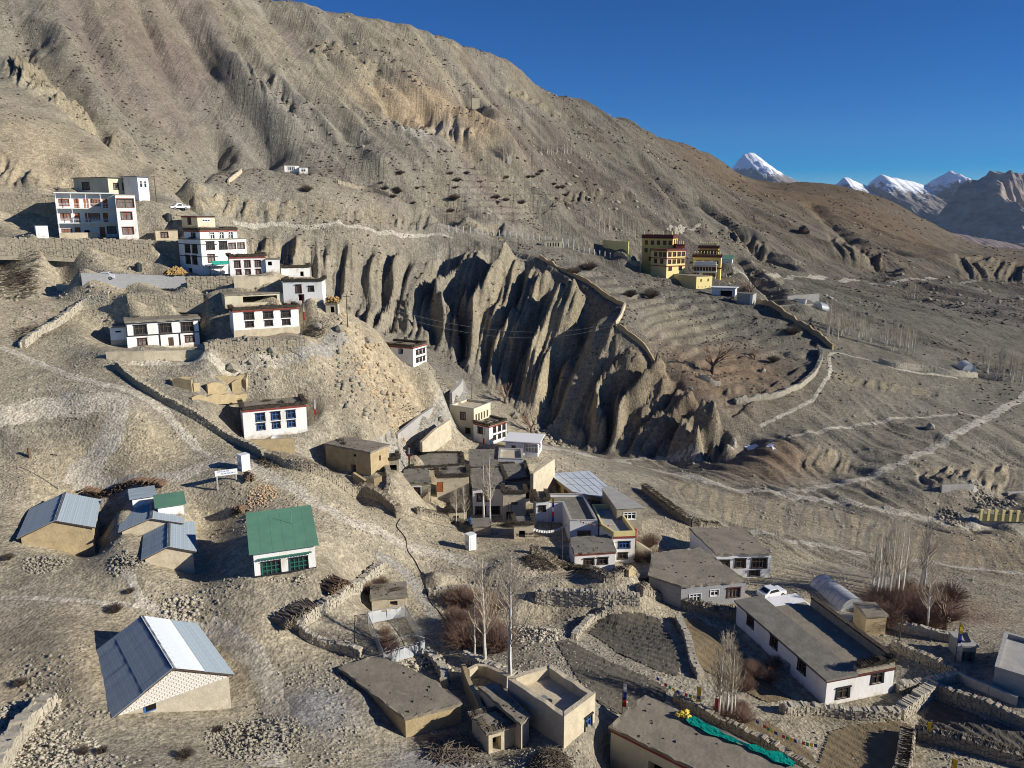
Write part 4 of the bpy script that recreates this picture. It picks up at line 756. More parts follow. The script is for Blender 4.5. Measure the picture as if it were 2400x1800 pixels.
    if top == 'flat': slab(.16, .10, roofm)
    elif top in ('mudflat', 'mudshag'):
        uneven(.3, .14 if top == 'mudflat' else .3, roofm)
        if top == 'mudshag': brush('FLR', 'brushpale', .25, .3)
    elif top == 'brush': slab(.16, .05, roofm); brush('FRL')
    elif top == 'brushback':
        slab(.16, .05, roofm); q = MB()
        for i in range(420):
            x, y = rnd.uniform(0, w), rnd.uniform(d*.55, d); a = rnd.uniform(0, 6.3); l = rnd.uniform(.4, 1.1); z = h+.2+rnd.random()*.9*(1-abs(y-d*.8)/d*2)
            q.tube((x, y, z), (x+math.cos(a)*l, y+math.sin(a)*l, z+rnd.uniform(-.2, .2)), .035, .02, 3)
        q.build('firewood', 'brushpale', root, kind='stuff'); brush('RL')
    elif top == 'straw':
        slab(.12, .2, 'mudroof'); q = MB()
        for i in range(70): q.rock((rnd.uniform(.2, w-.2), rnd.uniform(.2, d-.2), h+.3+rnd.random()*.8), .45)
        q.build('straw_heap', 'straw', root, kind='stuff')
    elif top == 'eave': slab(.14, .55, 'tindark')
    elif top == 'parapet': slab(.06, -.1, roofm); rim(.45, .28, wall, cap='concrete')
    elif top == 'deepparapet':
        slab(.06, -.1, 'mudlight'); rim(1.15, .5, wall)
        q = MB()
        for i in range(9):
            x, y = w*.18+rnd.uniform(-.3, .5), d*(.25+.045*i); q.tube((x, y, h+.1), (x, y, h+.24), .3, .36, 10)
        for i in range(7):
            o = MB(); x, y = .9+rnd.uniform(-.2, .9), d*.2+i*.55; o.tube((0, 0, 0), (0, 0, .18), .26, .34, 12); o.tube((0, 0, .181), (0, 0, .19), .30, .30, 12)
            o.build('cooking_pan', 'steel' if i % 2 else 'tank', None, loc=Vector(k['P'])+Matrix.Rotation(k['yaw'], 3, 'Z')@Vector((x, y, h+.07)), label='round metal cooking pan drying on the sunken mud roof', cat='pan', group='pans on the sunken roof')
    elif top == 'yparapet':
        slab(.06, -.1, 'concrete'); rim(.75, .25, 'paleyellow'); m = MB(); m.box(-.2, w+.2, -.2, -.003, h-.3, h-.02); m.build('red_band', 'redband', root)
    elif top in ('slab', 'slabflush', 'slabsolar'):
        slab(.22, .55 if top == 'slab' else .15, 'whitepaint' if top == 'slab' else 'concrete')
        if top == 'slab':
            m = MB(); m.box(-.3, w+.3, -.3, 0, h-.16, h); m.build('red_band', 'redband', root)
        if top == 'slabsolar':
            q = MB(); q.hexa([(.5, .5, h+.3), (w-.4, .5, h+.3), (w-.4, 1.6, h+.9), (.5, 1.6, h+.9)], [(.5, .48, h+.36), (w-.4, .48, h+.36), (w-.4, 1.58, h+.96), (.5, 1.58, h+.96)]); q.build('solar_panel', 'glass', root)
            q = MB()
            for x in (.6, w-.5): q.tube((x, 1.5, h+.2), (x, 1.5, h+.9), .03, .03, 4); q.tube((x, .55, h+.2), (x, .55, h+.33), .03, .03, 4)
            q.build('panel_stand', 'whitepaint', root)
    elif top == 'metalover':
        o = .5; n = 6; m = MB()
        for i in range(n):
            for j in range(2):
                y0, y1 = -o+(d+2*o)*i/n, -o+(d+2*o)*(i+1)/n-.03; x0, x1 = ((-o, w/2-.01), (w/2+.01, w+o+2.5))[j]
                z = h+.14+.01*(i % 2)
                MB().hexa([(x0, y0, z), (x1, y0, z+.05), (x1, y1, z+.05), (x0, y1, z)], [(x0, y0, z+.05), (x1, y0, z+.1), (x1, y1, z+.1), (x0, y1, z+.05)]).build('roof_sheet', 'tinlight', root)
        MB().box(-.3, w+2.3, -.3, d+.3, h+.003, h+.13).build('roof_frame', 'wood', root)
        MB().box(w+.002, w+2.2, .3, d, z0, h).build('rear_wall', wall, root)
    elif top in ('tinflat', 'greenflat'):
        o = .35; m = MB(); m.hexa([(-o, -o, h+.05), (w+o, -o, h+.05), (w+o, d+o, h+.6), (-o, d+o, h+.6)], [(-o, -o, h+.1), (w+o, -o, h+.1), (w+o, d+o, h+.65), (-o, d+o, h+.65)]); m.build('roof', 'tin' if top == 'tinflat' else 'greenroof', root)
        MB().hexa([(0, .3, h), (w, .3, h), (w, d, h), (0, d, h)], [(0, .3, h+.1), (w, .3, h+.1), (w, d, h+.54), (0, d, h+.54)]).build('gable', wall, root)
    elif top == 'greenmono':
        r_ = d*.36; o = .45
        n = 6 if not farh else 2
        for i in range(n):
            x0 = -o+(w+2*o)*i/n; x1 = -o+(w+2*o)*(i+1)/n-.012; z = h+.03
            MB().hexa([(x0, -o, z), (x1, -o, z), (x1, d+o, z+r_), (x0, d+o, z+r_)], [(x0, -o, z+.05), (x1, -o, z+.05), (x1, d+o, z+r_+.05), (x0, d+o, z+r_+.05)]).build('roof_sheet', 'greenroof', root)
        MB().hexa([(0, .05, h), (w, .05, h), (w, d, h), (0, d, h)], [(0, .05, h+.02), (w, .05, h+.02), (w, d, h+r_*.88), (0, d, h+r_*.88)]).build('gable', wall, root)
        if not farh:
            MB().box(-.04, w+.04, -.04, 0, z0+.1, .35).build('painted_plinth', 'black', root)
            q = MB(); n = 18
            for i in range(n):
                x = w*.08+(w*.84)*i/n; q.box(x, x+.16, -.28, 0, h*.70, h*.70+.14)
            q.box(w*.06, w*.94, -.34, 0, h*.70+.143, h*.70+.2); q.build('dentil_cornice', 'greenpaint', root)
            MB().tube((w*.68, d*.6, h+r_*.6), (w*.68, d*.6, h+r_*.6+1.6), .03, .02, 5).build('aerial', 'steel', root)
    elif top == 'longroof':
        # earth roof strip along the left side, low courtyard walls behind, brush rim on the front right
        hw = w*.42
        MB().hexa([(-.35, -.3, h+.004), (hw, -.3, h+.004), (hw, d+.2, h+.004), (-.35, d+.2, h+.004)], [(-.35, -.3, h+.2), (hw, -.3, h+.35), (hw, d+.2, h+.35), (-.35, d+.2, h+.2)]).build('roof', 'greyroof', root)
        m = MB(); m.box(-.12, 0, -.12, d, h-.28, h); m.box(0, w+.1, -.12, 0, h-.28, h); m.build('red_band', 'maroon', root)
        m = MB(); m.box(hw+.02, w-.4, .6, d*.86, h+.004, h+.08); m.build('court_roof', 'mudroof', root)
        m = MB(); m.box(w-.4, w, 0, d*.8, h+.004, h+1.1); m.box(hw+.01, w-.41, 0, .5, h+.004, h+.9);  m.build('parapet', 'stone', root)
        q = MB(); sticks_edge(q, hw+.2, 0, w, 0, h+.9, (0, -1), dens=40, hgt=.8, over=.55); sticks_edge(q, w, 0, w, d*.8, h+1.1, (1, 0), dens=8, hgt=.3, over=.3); q.build('brushwood', 'brush', root, kind='stuff')
    elif top.startswith('mon'):
        slab(.3, .35, 'maroon' if top != 'monposts' else 'cream')
        m = MB()
        if top == 'monband': m.box(-.25, w+.25, -.25, d+.2, h-1.4, h); 
        elif top == 'monband2': m.box(-.2, w+.2, -.2, d, h-1.3, h)
        elif top == 'monbands':
            for z in (h*.40, h*.68, h-.5): m.box(-.3, w+.3, -.3, d, z, z+.32)
        elif top == 'monbrown': m.box(-.4, w+.4, -.4, d, h-.9, h-.1); m.box(-.25, w+.25, -.25, d, h*.45, h*.45+.5)
        else: m.box(-.3, w+.3, -.3, d, h*.5, h*.5+.35)
        m.build('red_band', 'redband' if top in ('monband2', 'monbands') else ('maroon' if top != 'monposts' else 'whitepaint'), root)
        n = {'monband': 4, 'monband2': 4, 'monbrown': 9, 'monposts': 22, 'monbands': 0}[top]
        for i in range(n):
            x = w*(i+.5)/n; q = MB()
            if top == 'monband': x, y = .3, d*(.04+.3*i)
            else: y = .2
            q.tube((x, y, h+.3), (x, y, h+1.5), .22, .2, 6); q.tube((x, y, h+1.5), (x, y, h+1.8), .3, .05, 6)
            q.build('finial', 'paleyellow' if top != 'monposts' else 'whitepaint', root)
    elif top == 'hostel':
        b = 1.7; slab(.18, .1, 'whitepaint')
        for z in (h/3-.1, 2*h/3-.1): MB().box(-.05, w, -b, 0, z, z+.18).build('balcony_slab', 'whitepaint', root)
        MB().box(-.15, w+.1, -b-.1, -.11, h+.004, h+.2).build('balcony_roof', 'whitepaint', root)
        for i in range(5):
            x = .05+(w-.3)*i/4; MB().box(x, x+.12, -b, -b+.12, h/3+.09, h).build('balcony_post', 'whitepaint', root)
        MB().box(.05, .2, -b, -b+.15, -1, h/3-.1).build('balcony_post', 'whitepaint', root); MB().box(w*.5, w*.5+.15, -b, -b+.15, -1, h/3-.1).build('balcony_post', 'whitepaint', root)
        for z in (h/3+.08, 2*h/3+.08):
            q = MB()
            for t in (.35, .65, .95): q.tube((0, -b+.05, z+t), (w, -b+.05, z+t), .03, .03, 4)
            for i in range(22): q.tube((w*i/21, -b+.05, z), (w*i/21, -b+.05, z+.95), .018, .018, 3)
            q.build('railing', 'whitepaint', root)
        MB().box(0, w*.62, -b-1.3, -b-.95, -1.5, 1.1).build('yard_wall', 'mudlight', root)
    if top in ('mudflat', 'brush', 'flat') and not farh and not sub and w > 3.5 and d > 3.:
        q = MB(); rr = random.Random(int(w*100)); zr = h+(.32 if top == 'mudflat' else .18)
        for i in range(rr.randint(6, 14)): q.rock((rr.uniform(.4, w-.4), rr.uniform(.4, d-.4), zr), rr.uniform(.08, .22), rr)
        for g in range(rr.randint(1, 3)):
            bx, by, a0 = rr.uniform(.8, w-.8), rr.uniform(d*.3, d-.6), rr.random()*3
            for i in range(26): l = rr.uniform(.3, .8); a = a0+rr.uniform(-.3, .3); x, y, z = bx+rr.gauss(0, .25), by+rr.gauss(0, .25), zr+rr.random()*.3; q.tube((x-math.cos(a)*l, y-math.sin(a)*l, z), (x+math.cos(a)*l, y+math.sin(a)*l, z+rr.uniform(-.1, .1)), .03, .02, 3)
        q.build('roof_clutter', 'brushpale', root, kind='stuff')
    if nm == 'main_house':
        m = MB(); 
        for z in (h*.52, h*.86): m.box(-.05, w*.35, -.05, 0, z, z+.16); m.box(-.05, 0, 0, d, z, z+.16)
        m.build('painted_band', 'black', root)
        MB().box(w*.06, w*.5, -1.5, 0, h*.27, h*.27+.16).build('balcony', 'whitepaint', root)
        MB().box(w*.12, w*.5, -1.56, -1.5, h*.28+.16, h*.28+.95).build('balcony_screen', 'tarp', root)
        for x in (w*.08, w*.3, w*.48): MB().tube((x, -1.4, -.5), (x, -1.4, h*.27), .07, .07, 6).build('balcony_post', 'wood', root)
    return root
for k in HOUSES: build_house(k)
def build_poly(k):
    Q = k['Q']; n = len(Q); h = k['h']; P0 = Vector((Q[0][0], Q[0][1], Q[0][2]-h)); L = [Vector((q[0]-P0.x, q[1]-P0.y)) for q in Q]; top = k['top']; m0 = k['roofm']
    root = empty(k['name'], P0, 0, k['label'], k['cat']); ROOTS[k['name']] = root; c = sum(L, Vector((0, 0)))/n; rr = random.Random(int(abs(P0.x)*50)+n); mb = MB(); z0 = -3.
    hw = h+(1.1 if top == 'deepparapet' else 0)
    E = []
    for i in range(n):
        a, b = L[i], L[(i+1) % n]; l = (b-a).length; e = (b-a)/l; o = Vector((e.y, -e.x)); E.append((a, e, o, l))
    def tr(i): a, e, o, l = E[i]; return lambda x, out, z: (a.x+e.x*x+o.x*out, a.y+e.y*x+o.y*out, z)
    holes = [[] for _ in E]; todo = []
    for i, xs, zf, ww, hh, st in k['wins']:
        for x in xs:
            l = E[i][3]; ww2 = min(ww, l*.9); a = max(.05, min(l*x-ww2/2, l-ww2-.05)); z = max(.02, h*zf); hh2 = min(hh, h-z-.15); todo.append((i, a+ww2/2, z, ww2, hh2, st)); holes[i].append((round(a, 3), round(a+ww2, 3), round(z, 3), round(z+hh2, 3), {'k': 1.2}.get(st, .16)))
    for i in range(n): wall_face(mb, E[i][3], z0, h, tr(i), holes[i])
    mb.add([(p.x, p.y, h) for p in L], [tuple(range(n))]); mb.build('wall', [k['wall'], 'void'], root)
    for i, x, z, ww, hh, st in todo:
        if st == 'k': continue
        a, b, p = win_meshes(ww, hh, st); rz = math.atan2(E[i][1].y, E[i][1].x); wo = link('window', a, root, tr(i)(x, 0, z), rz); link('sash', b, wo); link('pane', p, wo)
    def off(d):      # outline moved outwards by d
        out = []
        for i in range(n):
            o0, o1 = E[i-1][2], E[i][2]; s = o0+o1; k_ = 1/max(.3, 1+o0.dot(o1)); out.append(L[i]+s*k_*d)
        return out
    if top in ('mud', 'mudshag', 'brushmud'):
        R0 = off(.16 if top == 'mud' else .3); ring = []
        for i in range(n):
            a, b = R0[i], R0[(i+1) % n]; m_ = max(3, int((b-a).length/.6))
            for j in range(m_): p = a.lerp(b, j/m_); ring.append(p+Vector((rr.uniform(-.09, .09), rr.uniform(-.09, .09))))
        N = len(ring); q = MB(); vs = [(p.x, p.y, h+.004) for p in ring]+[(p.x, p.y, h+.28+rr.uniform(-.1, .07)) for p in ring]+[(c.x+(p.x-c.x)*.94, c.y+(p.y-c.y)*.94, h+.26) for p in ring]
        q.add(vs, [f for i in range(N) for f in ((i, (i+1) % N, N+(i+1) % N, N+i), (N+i, N+(i+1) % N, 2*N+(i+1) % N, 2*N+i))]+[tuple(range(2*N, 3*N))]); q.build('roof', m0, root)
        q = MB()
        for i in range(14):
            t = rr.random(); e_ = rr.randrange(n); p = L[e_].lerp(c, rr.uniform(.1, .8)); p = p.lerp(L[(e_+1) % n], rr.random()*.5); q.rock((p.x, p.y, h+.3), rr.uniform(.07, .2), rr)
        q.build('roof_clutter', 'brushpale', root, kind='stuff')
    if top in ('mudshag', 'brushmud'):
        q = MB(); sh = top == 'mudshag'
        for a, e, o, l in E: b = a+e*l; sticks_edge(q, a.x, a.y, b.x, b.y, h+.12, (o.x, o.y), hgt=.25 if sh else .6, over=.3, dens=22 if sh else 16)
        q.build('brushwood', 'brushpale' if sh else 'brush', root, kind='stuff')
    if top in ('parapet', 'yparapet', 'deepparapet'):
        hh, t, m = {'parapet': (.5, .3, k['wall']), 'yparapet': (.8, .28, 'paleyellow'), 'deepparapet': (1.1, .5, k['wall'])}[top]; I = off(-t); q = MB()
        MB().prism([tuple(p) for p in off(-.02)], h+.004, h+.07).build('roof', m0, root)
        for i in range(n):
            a, b, c1, d1 = L[i], L[(i+1) % n], I[(i+1) % n], I[i]; m_ = max(1, int((b-a).length/1.2)) if top == 'deepparapet' else 1
            hs = [hh+(rr.uniform(-.13, .1) if top == 'deepparapet' else 0) for _ in range(m_+1)]
            for j in range(m_):
                s, t_ = j/m_, (j+1)/m_; pts = [a.lerp(b, s), a.lerp(b, t_), d1.lerp(c1, t_), d1.lerp(c1, s)]; hj = [hs[j], hs[j+1], hs[j+1], hs[j]]
                q.hexa([(p.x, p.y, h+.005) for p in pts], [(p.x, p.y, h+z_) for p, z_ in zip(pts, hj)])
        q.build('parapet', m, root)
        if top == 'parapet':
            O, I2 = off(.06), off(-t-.06); q = MB()
            for i in range(n): pts = [O[i], O[(i+1) % n], I2[(i+1) % n], I2[i]]; q.hexa([(p.x, p.y, h+hh+.003) for p in pts], [(p.x, p.y, h+hh+.1) for p in pts])
            q.build('coping', 'concrete', root)
    if top == 'yparapet':
        O = off(.1); q = MB(); a, b = O[0], O[1]; q.hexa([(a.x, a.y, h-.3), (b.x, b.y, h-.3), (L[1].x, L[1].y, h-.3), (L[0].x, L[0].y, h-.3)], [(a.x, a.y, h), (b.x, b.y, h), (L[1].x, L[1].y, h), (L[0].x, L[0].y, h)]); q.build('red_band', 'redband', root)
    if top in ('sheet', 'slab'):
        MB().prism([tuple(p) for p in off(.45 if top == 'sheet' else .15)], h+.004, h+.16).build('roof', m0, root)
        if top == 'sheet':
            a, b = L[0].lerp(L[1], .0), L[-1]; q = MB(); far_, near_ = [L[3], L[4]], [L[0], L[1], L[2]]
            for s in (.15, .35, .55, .75, .95):
                p = L[4].lerp(L[3], s); r_ = L[0].lerp(L[2], s); q.tube((p.x, p.y, h+.17), (r_.x, r_.y, h+.17), .04, .04, 4)
            for s in (.3, .62): p = L[4].lerp(L[0], s); r_ = L[3].lerp(L[2], s); q.tube((p.x, p.y, h+.17), (r_.x, r_.y, h+.17), .03, .03, 4)
            q.build('roof_seam', 'tin', root)
    if k['band']:
        O = off(.09); q = MB()
        for i in (0, n-1): a, b, c1, d1 = O[i], O[(i+1) % n], L[(i+1) % n], L[i]; q.hexa([(p.x, p.y, h-.27) for p in (a, b, c1, d1)], [(p.x, p.y, h-.002) for p in (a, b, c1, d1)])
        q.build('red_band', 'redband', root)
    if top == 'deepparapet':
        for i in range(7):
            o = MB(); p = L[0].lerp(L[3], .25+.07*i).lerp(c, .35+.12*(i % 3)); o.tube((0, 0, 0), (0, 0, .2), .26, .36, 12); o.tube((0, 0, .201), (0, 0, .21), .30, .30, 12)
            o.build('cooking_pan', 'steel' if i % 2 else 'tank', None, loc=P0+Vector((p.x, p.y, h+.08)), label='round metal cooking pan drying on the sunken mud roof', cat='pan', group='pans on the sunken roof')
for k in POLYS: build_poly(k)
# ------------------------------------------------------------------ tin-roofed gable sheds
def corr(L, W, n=5):
    # corrugated sheet: L along slope (y), W across (x)
    m = MB(); k = n*2; vs = []
    for j in (0, L):
        for i in range(k+1): vs.append((W*i/k, j, .045*(i % 2)))
    for j in (0, L):
        for i in range(k+1): vs.append((W*i/k, j, .045*(i % 2)-.02))
    a = k+1
    fs = [(i, i+1, a+i+1, a+i) for i in range(k)]+[(2*a+i+1, 2*a+i, 3*a+i, 3*a+i+1) for i in range(k)]+[(0, a, 3*a, 2*a), (k, 2*a+k, 3*a+k, a+k)]+[(i+1, i, 2*a+i, 2*a+i+1) for i in range(k)]
    return m.add(vs, fs)
for gi, k in enumerate(GABLES):
    w, rise, ln = k['w'], k['rise'], k['ln']; root = empty(k['name'], k['P'], k['yaw'], k['label'], 'shed')
    o = .35; wi, wo = o, w-o; zL = rise*o/(w/2)-.12
    zb = min(k['zl'], k['zr'])-1.5
    m = MB(); A = rise-.14
    vs = [(wi, o, zb), (wo, o, zb), (wo, o, zL), (w/2, o, A), (wi, o, zL)]; vs += [(x, ln-o, z) for x, y, z in vs]
    m.add(vs, [(0, 1, 2, 3, 4), (9, 8, 7, 6, 5), (1, 6, 7, 2), (5, 0, 4, 9)]); m.build('wall', k['wall'] if not k.get('bricks') else 'stonepale', root)
    sl_ = math.hypot(w/2, rise)+.15; ang = math.atan2(rise, w/2); ns = max(4, int(ln/.9)); sw = ln/ns
    tiers = 2 if gi == 0 else 1
    for side in (0, 1):
        for t in range(tiers):
            me_ = corr(sl_/tiers+.06, sw+.04).mesh('roof_sheet', 'tin' if not (gi == 0 and t == 1) else 'tinlight' if side else 'tin')
            for i in range(ns):
                ob = link('roof_sheet', me_, root)
                yy = i*sw; dz = .015*((i+t) % 2)+.03*t
                if side == 0: mt = Matrix.Translation((-.08, yy+sw, -.03+dz)) @ Matrix.Rotation(-ang, 4, 'Y') @ Matrix.Rotation(-math.pi/2, 4, 'Z')
                else: mt = Matrix.Translation((w+.08, yy, -.03+dz)) @ Matrix.Rotation(ang, 4, 'Y') @ Matrix.Rotation(math.pi/2, 4, 'Z')
                ob.matrix_local = mt @ Matrix.Translation((0, t*(sl_/tiers-.03), rnd.uniform(0, .012)))
    c = MB(); e = .22; z = rise+.10
    c.add([(w/2-e, -.05, z-e*math.tan(ang)), (w/2, -.05, z), (w/2+e, -.05, z-e*math.tan(ang)), (w/2-e, ln+.05, z-e*math.tan(ang)), (w/2, ln+.05, z), (w/2+e, ln+.05, z-e*math.tan(ang))], [(0, 1, 4, 3), (1, 2, 5, 4)])
    c.build('ridge_cap', 'tindark', root)
    for side in (-1, 1):
        q = MB(); x = w/2-side*w/2; q.hexa([(w/2, .05, rise-.15), (x, .05, -.2), (x, .2, -.2), (w/2, .2, rise-.15)], [(w/2, .05, rise-.03), (x, .05, -.06), (x, .2, -.06), (w/2, .2, rise-.03)]); q.build('rafter', 'wood', root)
    if k.get('bricks'):
        bw, bh = .42, .2; bm = MB().box(0, bw-.05, -.05, .02, 0, bh-.045).mesh('brick', 'whitebrick')
        hm = MB().box(0, bw/2-.05, -.05, .02, 0, bh-.045).mesh('brick', 'whitebrick'); cnt = 0
        for r_ in range(30):
            z = A-.12-bh*(r_+1)
            xl = w/2-(A-(z+bh))*(w/2)/rise; xr = w/2+(A-(z+bh))*(w/2)/rise
            lim = -.25+(z-A)*0
            for c_ in range(-20, 21):
                x = w/2+c_*bw+(bw/2 if r_ % 2 else 0)
                cut = zL-.45                          # white blocks fill the gable; rubble masonry below
                if z < cut or z < zb+.5: continue
                if x >= max(xl, wi) and x+bw <= min(xr, wo)+.02: link('brick', bm, root, (x, o, z)); cnt += 1
                elif x+bw/2 >= max(xl, wi) and x+bw <= min(xr, wo)+.02: link('brick', hm, root, (x+bw/2, o, z)); cnt += 1
                elif x >= max(xl, wi) and x+bw/2 <= min(xr, wo)+.02: link('brick', hm, root, (x, o, z)); cnt += 1
        q = MB(); xw = w*.24; zz = zL-.95; q.box(xw, xw+.95, o-.07, o+.05, zz, zz+.1); q.box(xw, xw+.12, o-.07, o+.05, zz+.1, zz+.6); fr = q.build('window', 'bluepaint', root)
        MB().box(xw+.12, xw+1.0, o-.055, o, zz+.1, zz+.6).build('pane', 'void', fr)
# ------------------------------------------------------------------ retaining walls
def wallpieces(mb, p0, p1, z0a, z0b, za, zb, th, rr, size=.42):
    # rough stones on the camera side and top of a wall from p0 to p1 (xy), bottom heights z0*, top heights z*
    L = math.hypot(p1[0]-p0[0], p1[1]-p0[1]); ex, ey = (p1[0]-p0[0])/L, (p1[1]-p0[1])/L; nx, ny = ey, -ex
    t = 0.
    while t < L:
        sw = size*rr.uniform(.6, 1.4); f = (t+sw/2)/L; lo = z0a+(z0b-z0a)*f; hi = za+(zb-za)*f; z = lo-.15
        while z < hi:
            sh = size*rr.uniform(.4, .8); g = rr.uniform(.02, .16); cx, cy = p0[0]+ex*(t+sw/2), p0[1]+ey*(t+sw/2)
            if z+sh*.7 > hi: g2 = th+g
            else: g2 = .2
            a = sw*.47; j = lambda: rr.uniform(-.05, .05)
            fr = [(cx-ex*a+nx*g+j(), cy-ey*a+ny*g+j()), (cx+ex*a+nx*g+j(), cy+ey*a+ny*g+j()), (cx+ex*a-nx*g2, cy+ey*a-ny*g2), (cx-ex*a-nx*g2, cy-ey*a-ny*g2)]
            mb.hexa([(x, y, z+j()) for x, y in fr], [(x*.92+cx*.08, y*.92+cy*.08, z+sh*.95+j()) for x, y in fr]); z += sh
        t += sw
for label, Q, m, cat, th, name, stones in RETAIN:
    p0 = Q[0][0]; root = empty(name, p0, 0, label, cat); q = MB(); s = MB(); rr = random.Random(int(abs(p0[0])*10))
    for (a, ha), (b, hb) in zip(Q[:-1], Q[1:]):
        a_, b_ = Vector(a-p0), Vector(b-p0); e = (b_-a_); e.z = 0; e.normalize(); n = Vector((-e.y, e.x, 0))*th; dn = Vector((0, 0, 1.5))
        q.hexa([a_-dn, b_-dn, b_+n-dn, a_+n-dn], [a_+Vector((0, 0, ha)), b_+Vector((0, 0, hb)), b_+n+Vector((0, 0, hb)), a_+n+Vector((0, 0, ha))])
        if stones: wallpieces(s, a_, b_, a_.z-.4, b_.z-.4, a_.z+ha, b_.z+hb, th, rr, .5 if p0[1] > 110 else .36)
    q.v = [tuple(v) for v in q.v]
    q.build('wall_core', m, root)
    if stones: s.build('stones', m, root, kind='stuff')
# ------------------------------------------------------------------ paths and roads draped on the ground
def smooth_line(P, n=10):
    out = []
    for i in range(len(P)-1):
        p0, p1, p2, p3 = P[max(i-1, 0)], P[i], P[i+1], P[min(i+2, len(P)-1)]
        for j in range(n):
            t = j/n; out.append(tuple(.5*((2*p1[c])+(-p0[c]+p2[c])*t+(2*p0[c]-5*p1[c]+4*p2[c]-p3[c])*t*t+(-p0[c]+3*p1[c]-3*p2[c]+p3[c])*t**3) for c in range(2)))
    out.append(P[-1][:2]); return out
def world_line(px, step=.8):
    W = [hit(u, v) for u, v in px]; return smooth_line([(p.x, p.y) for p in W], 12)
def ribbon(name, label, px, width, m, lift=.07):
    L = world_line(px); q = MB(); nx = 4; V = []
    # resample
    pts = [Vector((x, y)) for x, y in L]; seg = [0]
    for a, b in zip(pts[:-1], pts[1:]): seg.append(seg[-1]+(b-a).length)
    n = max(8, int(seg[-1]/.6)); S = np.linspace(0, seg[-1], n); xs = np.interp(S, seg, [p.x for p in pts]); ys = np.interp(S, seg, [p.y for p in pts])
    dx = np.gradient(xs); dy = np.gradient(ys); l = np.hypot(dx, dy)+1e-9; nx_, ny_ = -dy/l, dx/l
    wob = (fbm(S/2.2, S*0+3, 2)-.5)*.7*width
    for j in range(nx+1):
        o = (j/nx-.5)*width*(.8+.5*fbm(S/3, S*0+j, 2))+wob; X_ = xs+nx_*o; Y_ = ys+ny_*o; V.append(np.stack((X_, Y_, Hh(X_, Y_)+lift*(1 if 0 < j < nx else .2)), 1))
    V = np.stack(V, 1).reshape(-1, 3); fs = [(i*(nx+1)+j, i*(nx+1)+j+1, (i+1)*(nx+1)+j+1, (i+1)*(nx+1)+j) for i in range(n-1) for j in range(nx)]
    q.add([tuple(v) for v in V], [f[::-1] for f in fs]); o = q.build(name, m, kind='structure', label=label, smooth=True); return o
ribbon('dirt_road', 'hairpin dirt road on the left slope', [(-60, 995), (0, 978), (110, 950), (200, 936), (270, 938), (285, 960), (265, 1010), (235, 1060), (190, 1110), (170, 1140)], 3.6, 'path')
ribbon('dirt_track', 'dirt track past the signboard to the village', [(180, 1130), (330, 1128), (430, 1108), (500, 1085), (560, 1085), (610, 1108), (700, 1152), (800, 1212), (910, 1254), (1060, 1302), (1150, 1330)], 2.6, 'path')
ribbon('footpath', 'trodden path between the tin sheds', [(250, 1330), (300, 1350), (335, 1410), (400, 1440), (480, 1470)], 1.0, 'path')
ribbon('footpath', 'thin path crossing the stony bench', [(0, 1402), (120, 1404), (250, 1412), (350, 1420)], .8, 'path')
ribbon('footpath', 'path climbing from the big tin shed', [(480, 1470), (580, 1520), (640, 1600), (650, 1700), (640, 1800)], 2.2, 'path')
ribbon('footpath', 'path on the slope under the terraces', [(0, 815), (100, 855), (200, 890), (300, 915), (340, 935), (420, 1000), (500, 1075)], 1.3, 'path')
ribbon('footpath', 'path below the banded house', [(300, 848), (420, 852), (520, 856), (600, 842), (700, 838)], 1.3, 'path')
ribbon('concrete_road', 'concrete lane past the six-window house', [(700, 838), (745, 820), (780, 795), (805, 775)], 2.4, 'pathgrey')
ribbon('concrete_road', 'concrete village lane below the ridge', [(905, 1085), (945, 1050), (995, 1005), (1048, 958), (1085, 915), (1080, 893)], 3.2, 'pathgrey')
ribbon('dirt_road', 'valley road below the eroded cliff', [(1240, 1042), (1300, 1050), (1370, 1066), (1440, 1078), (1560, 1108), (1700, 1138), (1855, 1160), (1975, 1180), (2134, 1210), (2260, 1228), (2430, 1246)], 3.4, 'road')
ribbon('footpath', 'path joining the cliff foot', [(1440, 1078), (1540, 1074), (1640, 1076), (1700, 1052), (1724, 1030)], 1.4, 'road')
ribbon('dirt_road', 'long diagonal track on the right slope', [(1855, 1151), (1930, 1140), (2007, 1124), (2116, 1080), (2242, 1015), (2350, 957), (2430, 915)], 2.2, 'road')
ribbon('footpath', 'light footpath curving across the right slope', [(1790, 1042), (1917, 1015), (2000, 1000), (2080, 983), (2180, 975), (2271, 972), (2307, 981)], 1.2, 'road')
ribbon('footpath', 'path rising to the curved field wall', [(1780, 1000), (1850, 965), (1902, 939), (1930, 900), (1946, 867), (1949, 827), (2020, 840), (2098, 863), (2242, 885)], 1.0, 'road')
ribbon('footpath', 'low path behind the poplars', [(1750, 1250), (1900, 1275), (2050, 1300), (2128, 1311), (2230, 1326), (2321, 1336), (2420, 1350)], 1.8, 'road')
ribbon('footpath', 'ledge path along the fluted cliffs', [(545, 521), (640, 523), (760, 529), (860, 535), (920, 545), (1000, 552), (1060, 556)], 1.1, 'road')
ribbon('dirt_road', 'mountain road bench on the far right', [(1720, 636), (1800, 644), (1900, 652), (2000, 656), (2100, 660), (2250, 664), (2430, 668)], 4., 'road')
ribbon('footpath', 'zigzag path above the monastery', [(1568, 540), (1590, 535), (1640, 524), (1600, 538), (1585, 549)], 2., 'path')
ribbon('footpath', 'path across the cobbled bench to the willow', [(880, 1300), (930, 1330), (985, 1390), (1020, 1440), (1050, 1480), (1100, 1530)], 1.8, 'pathgrey')
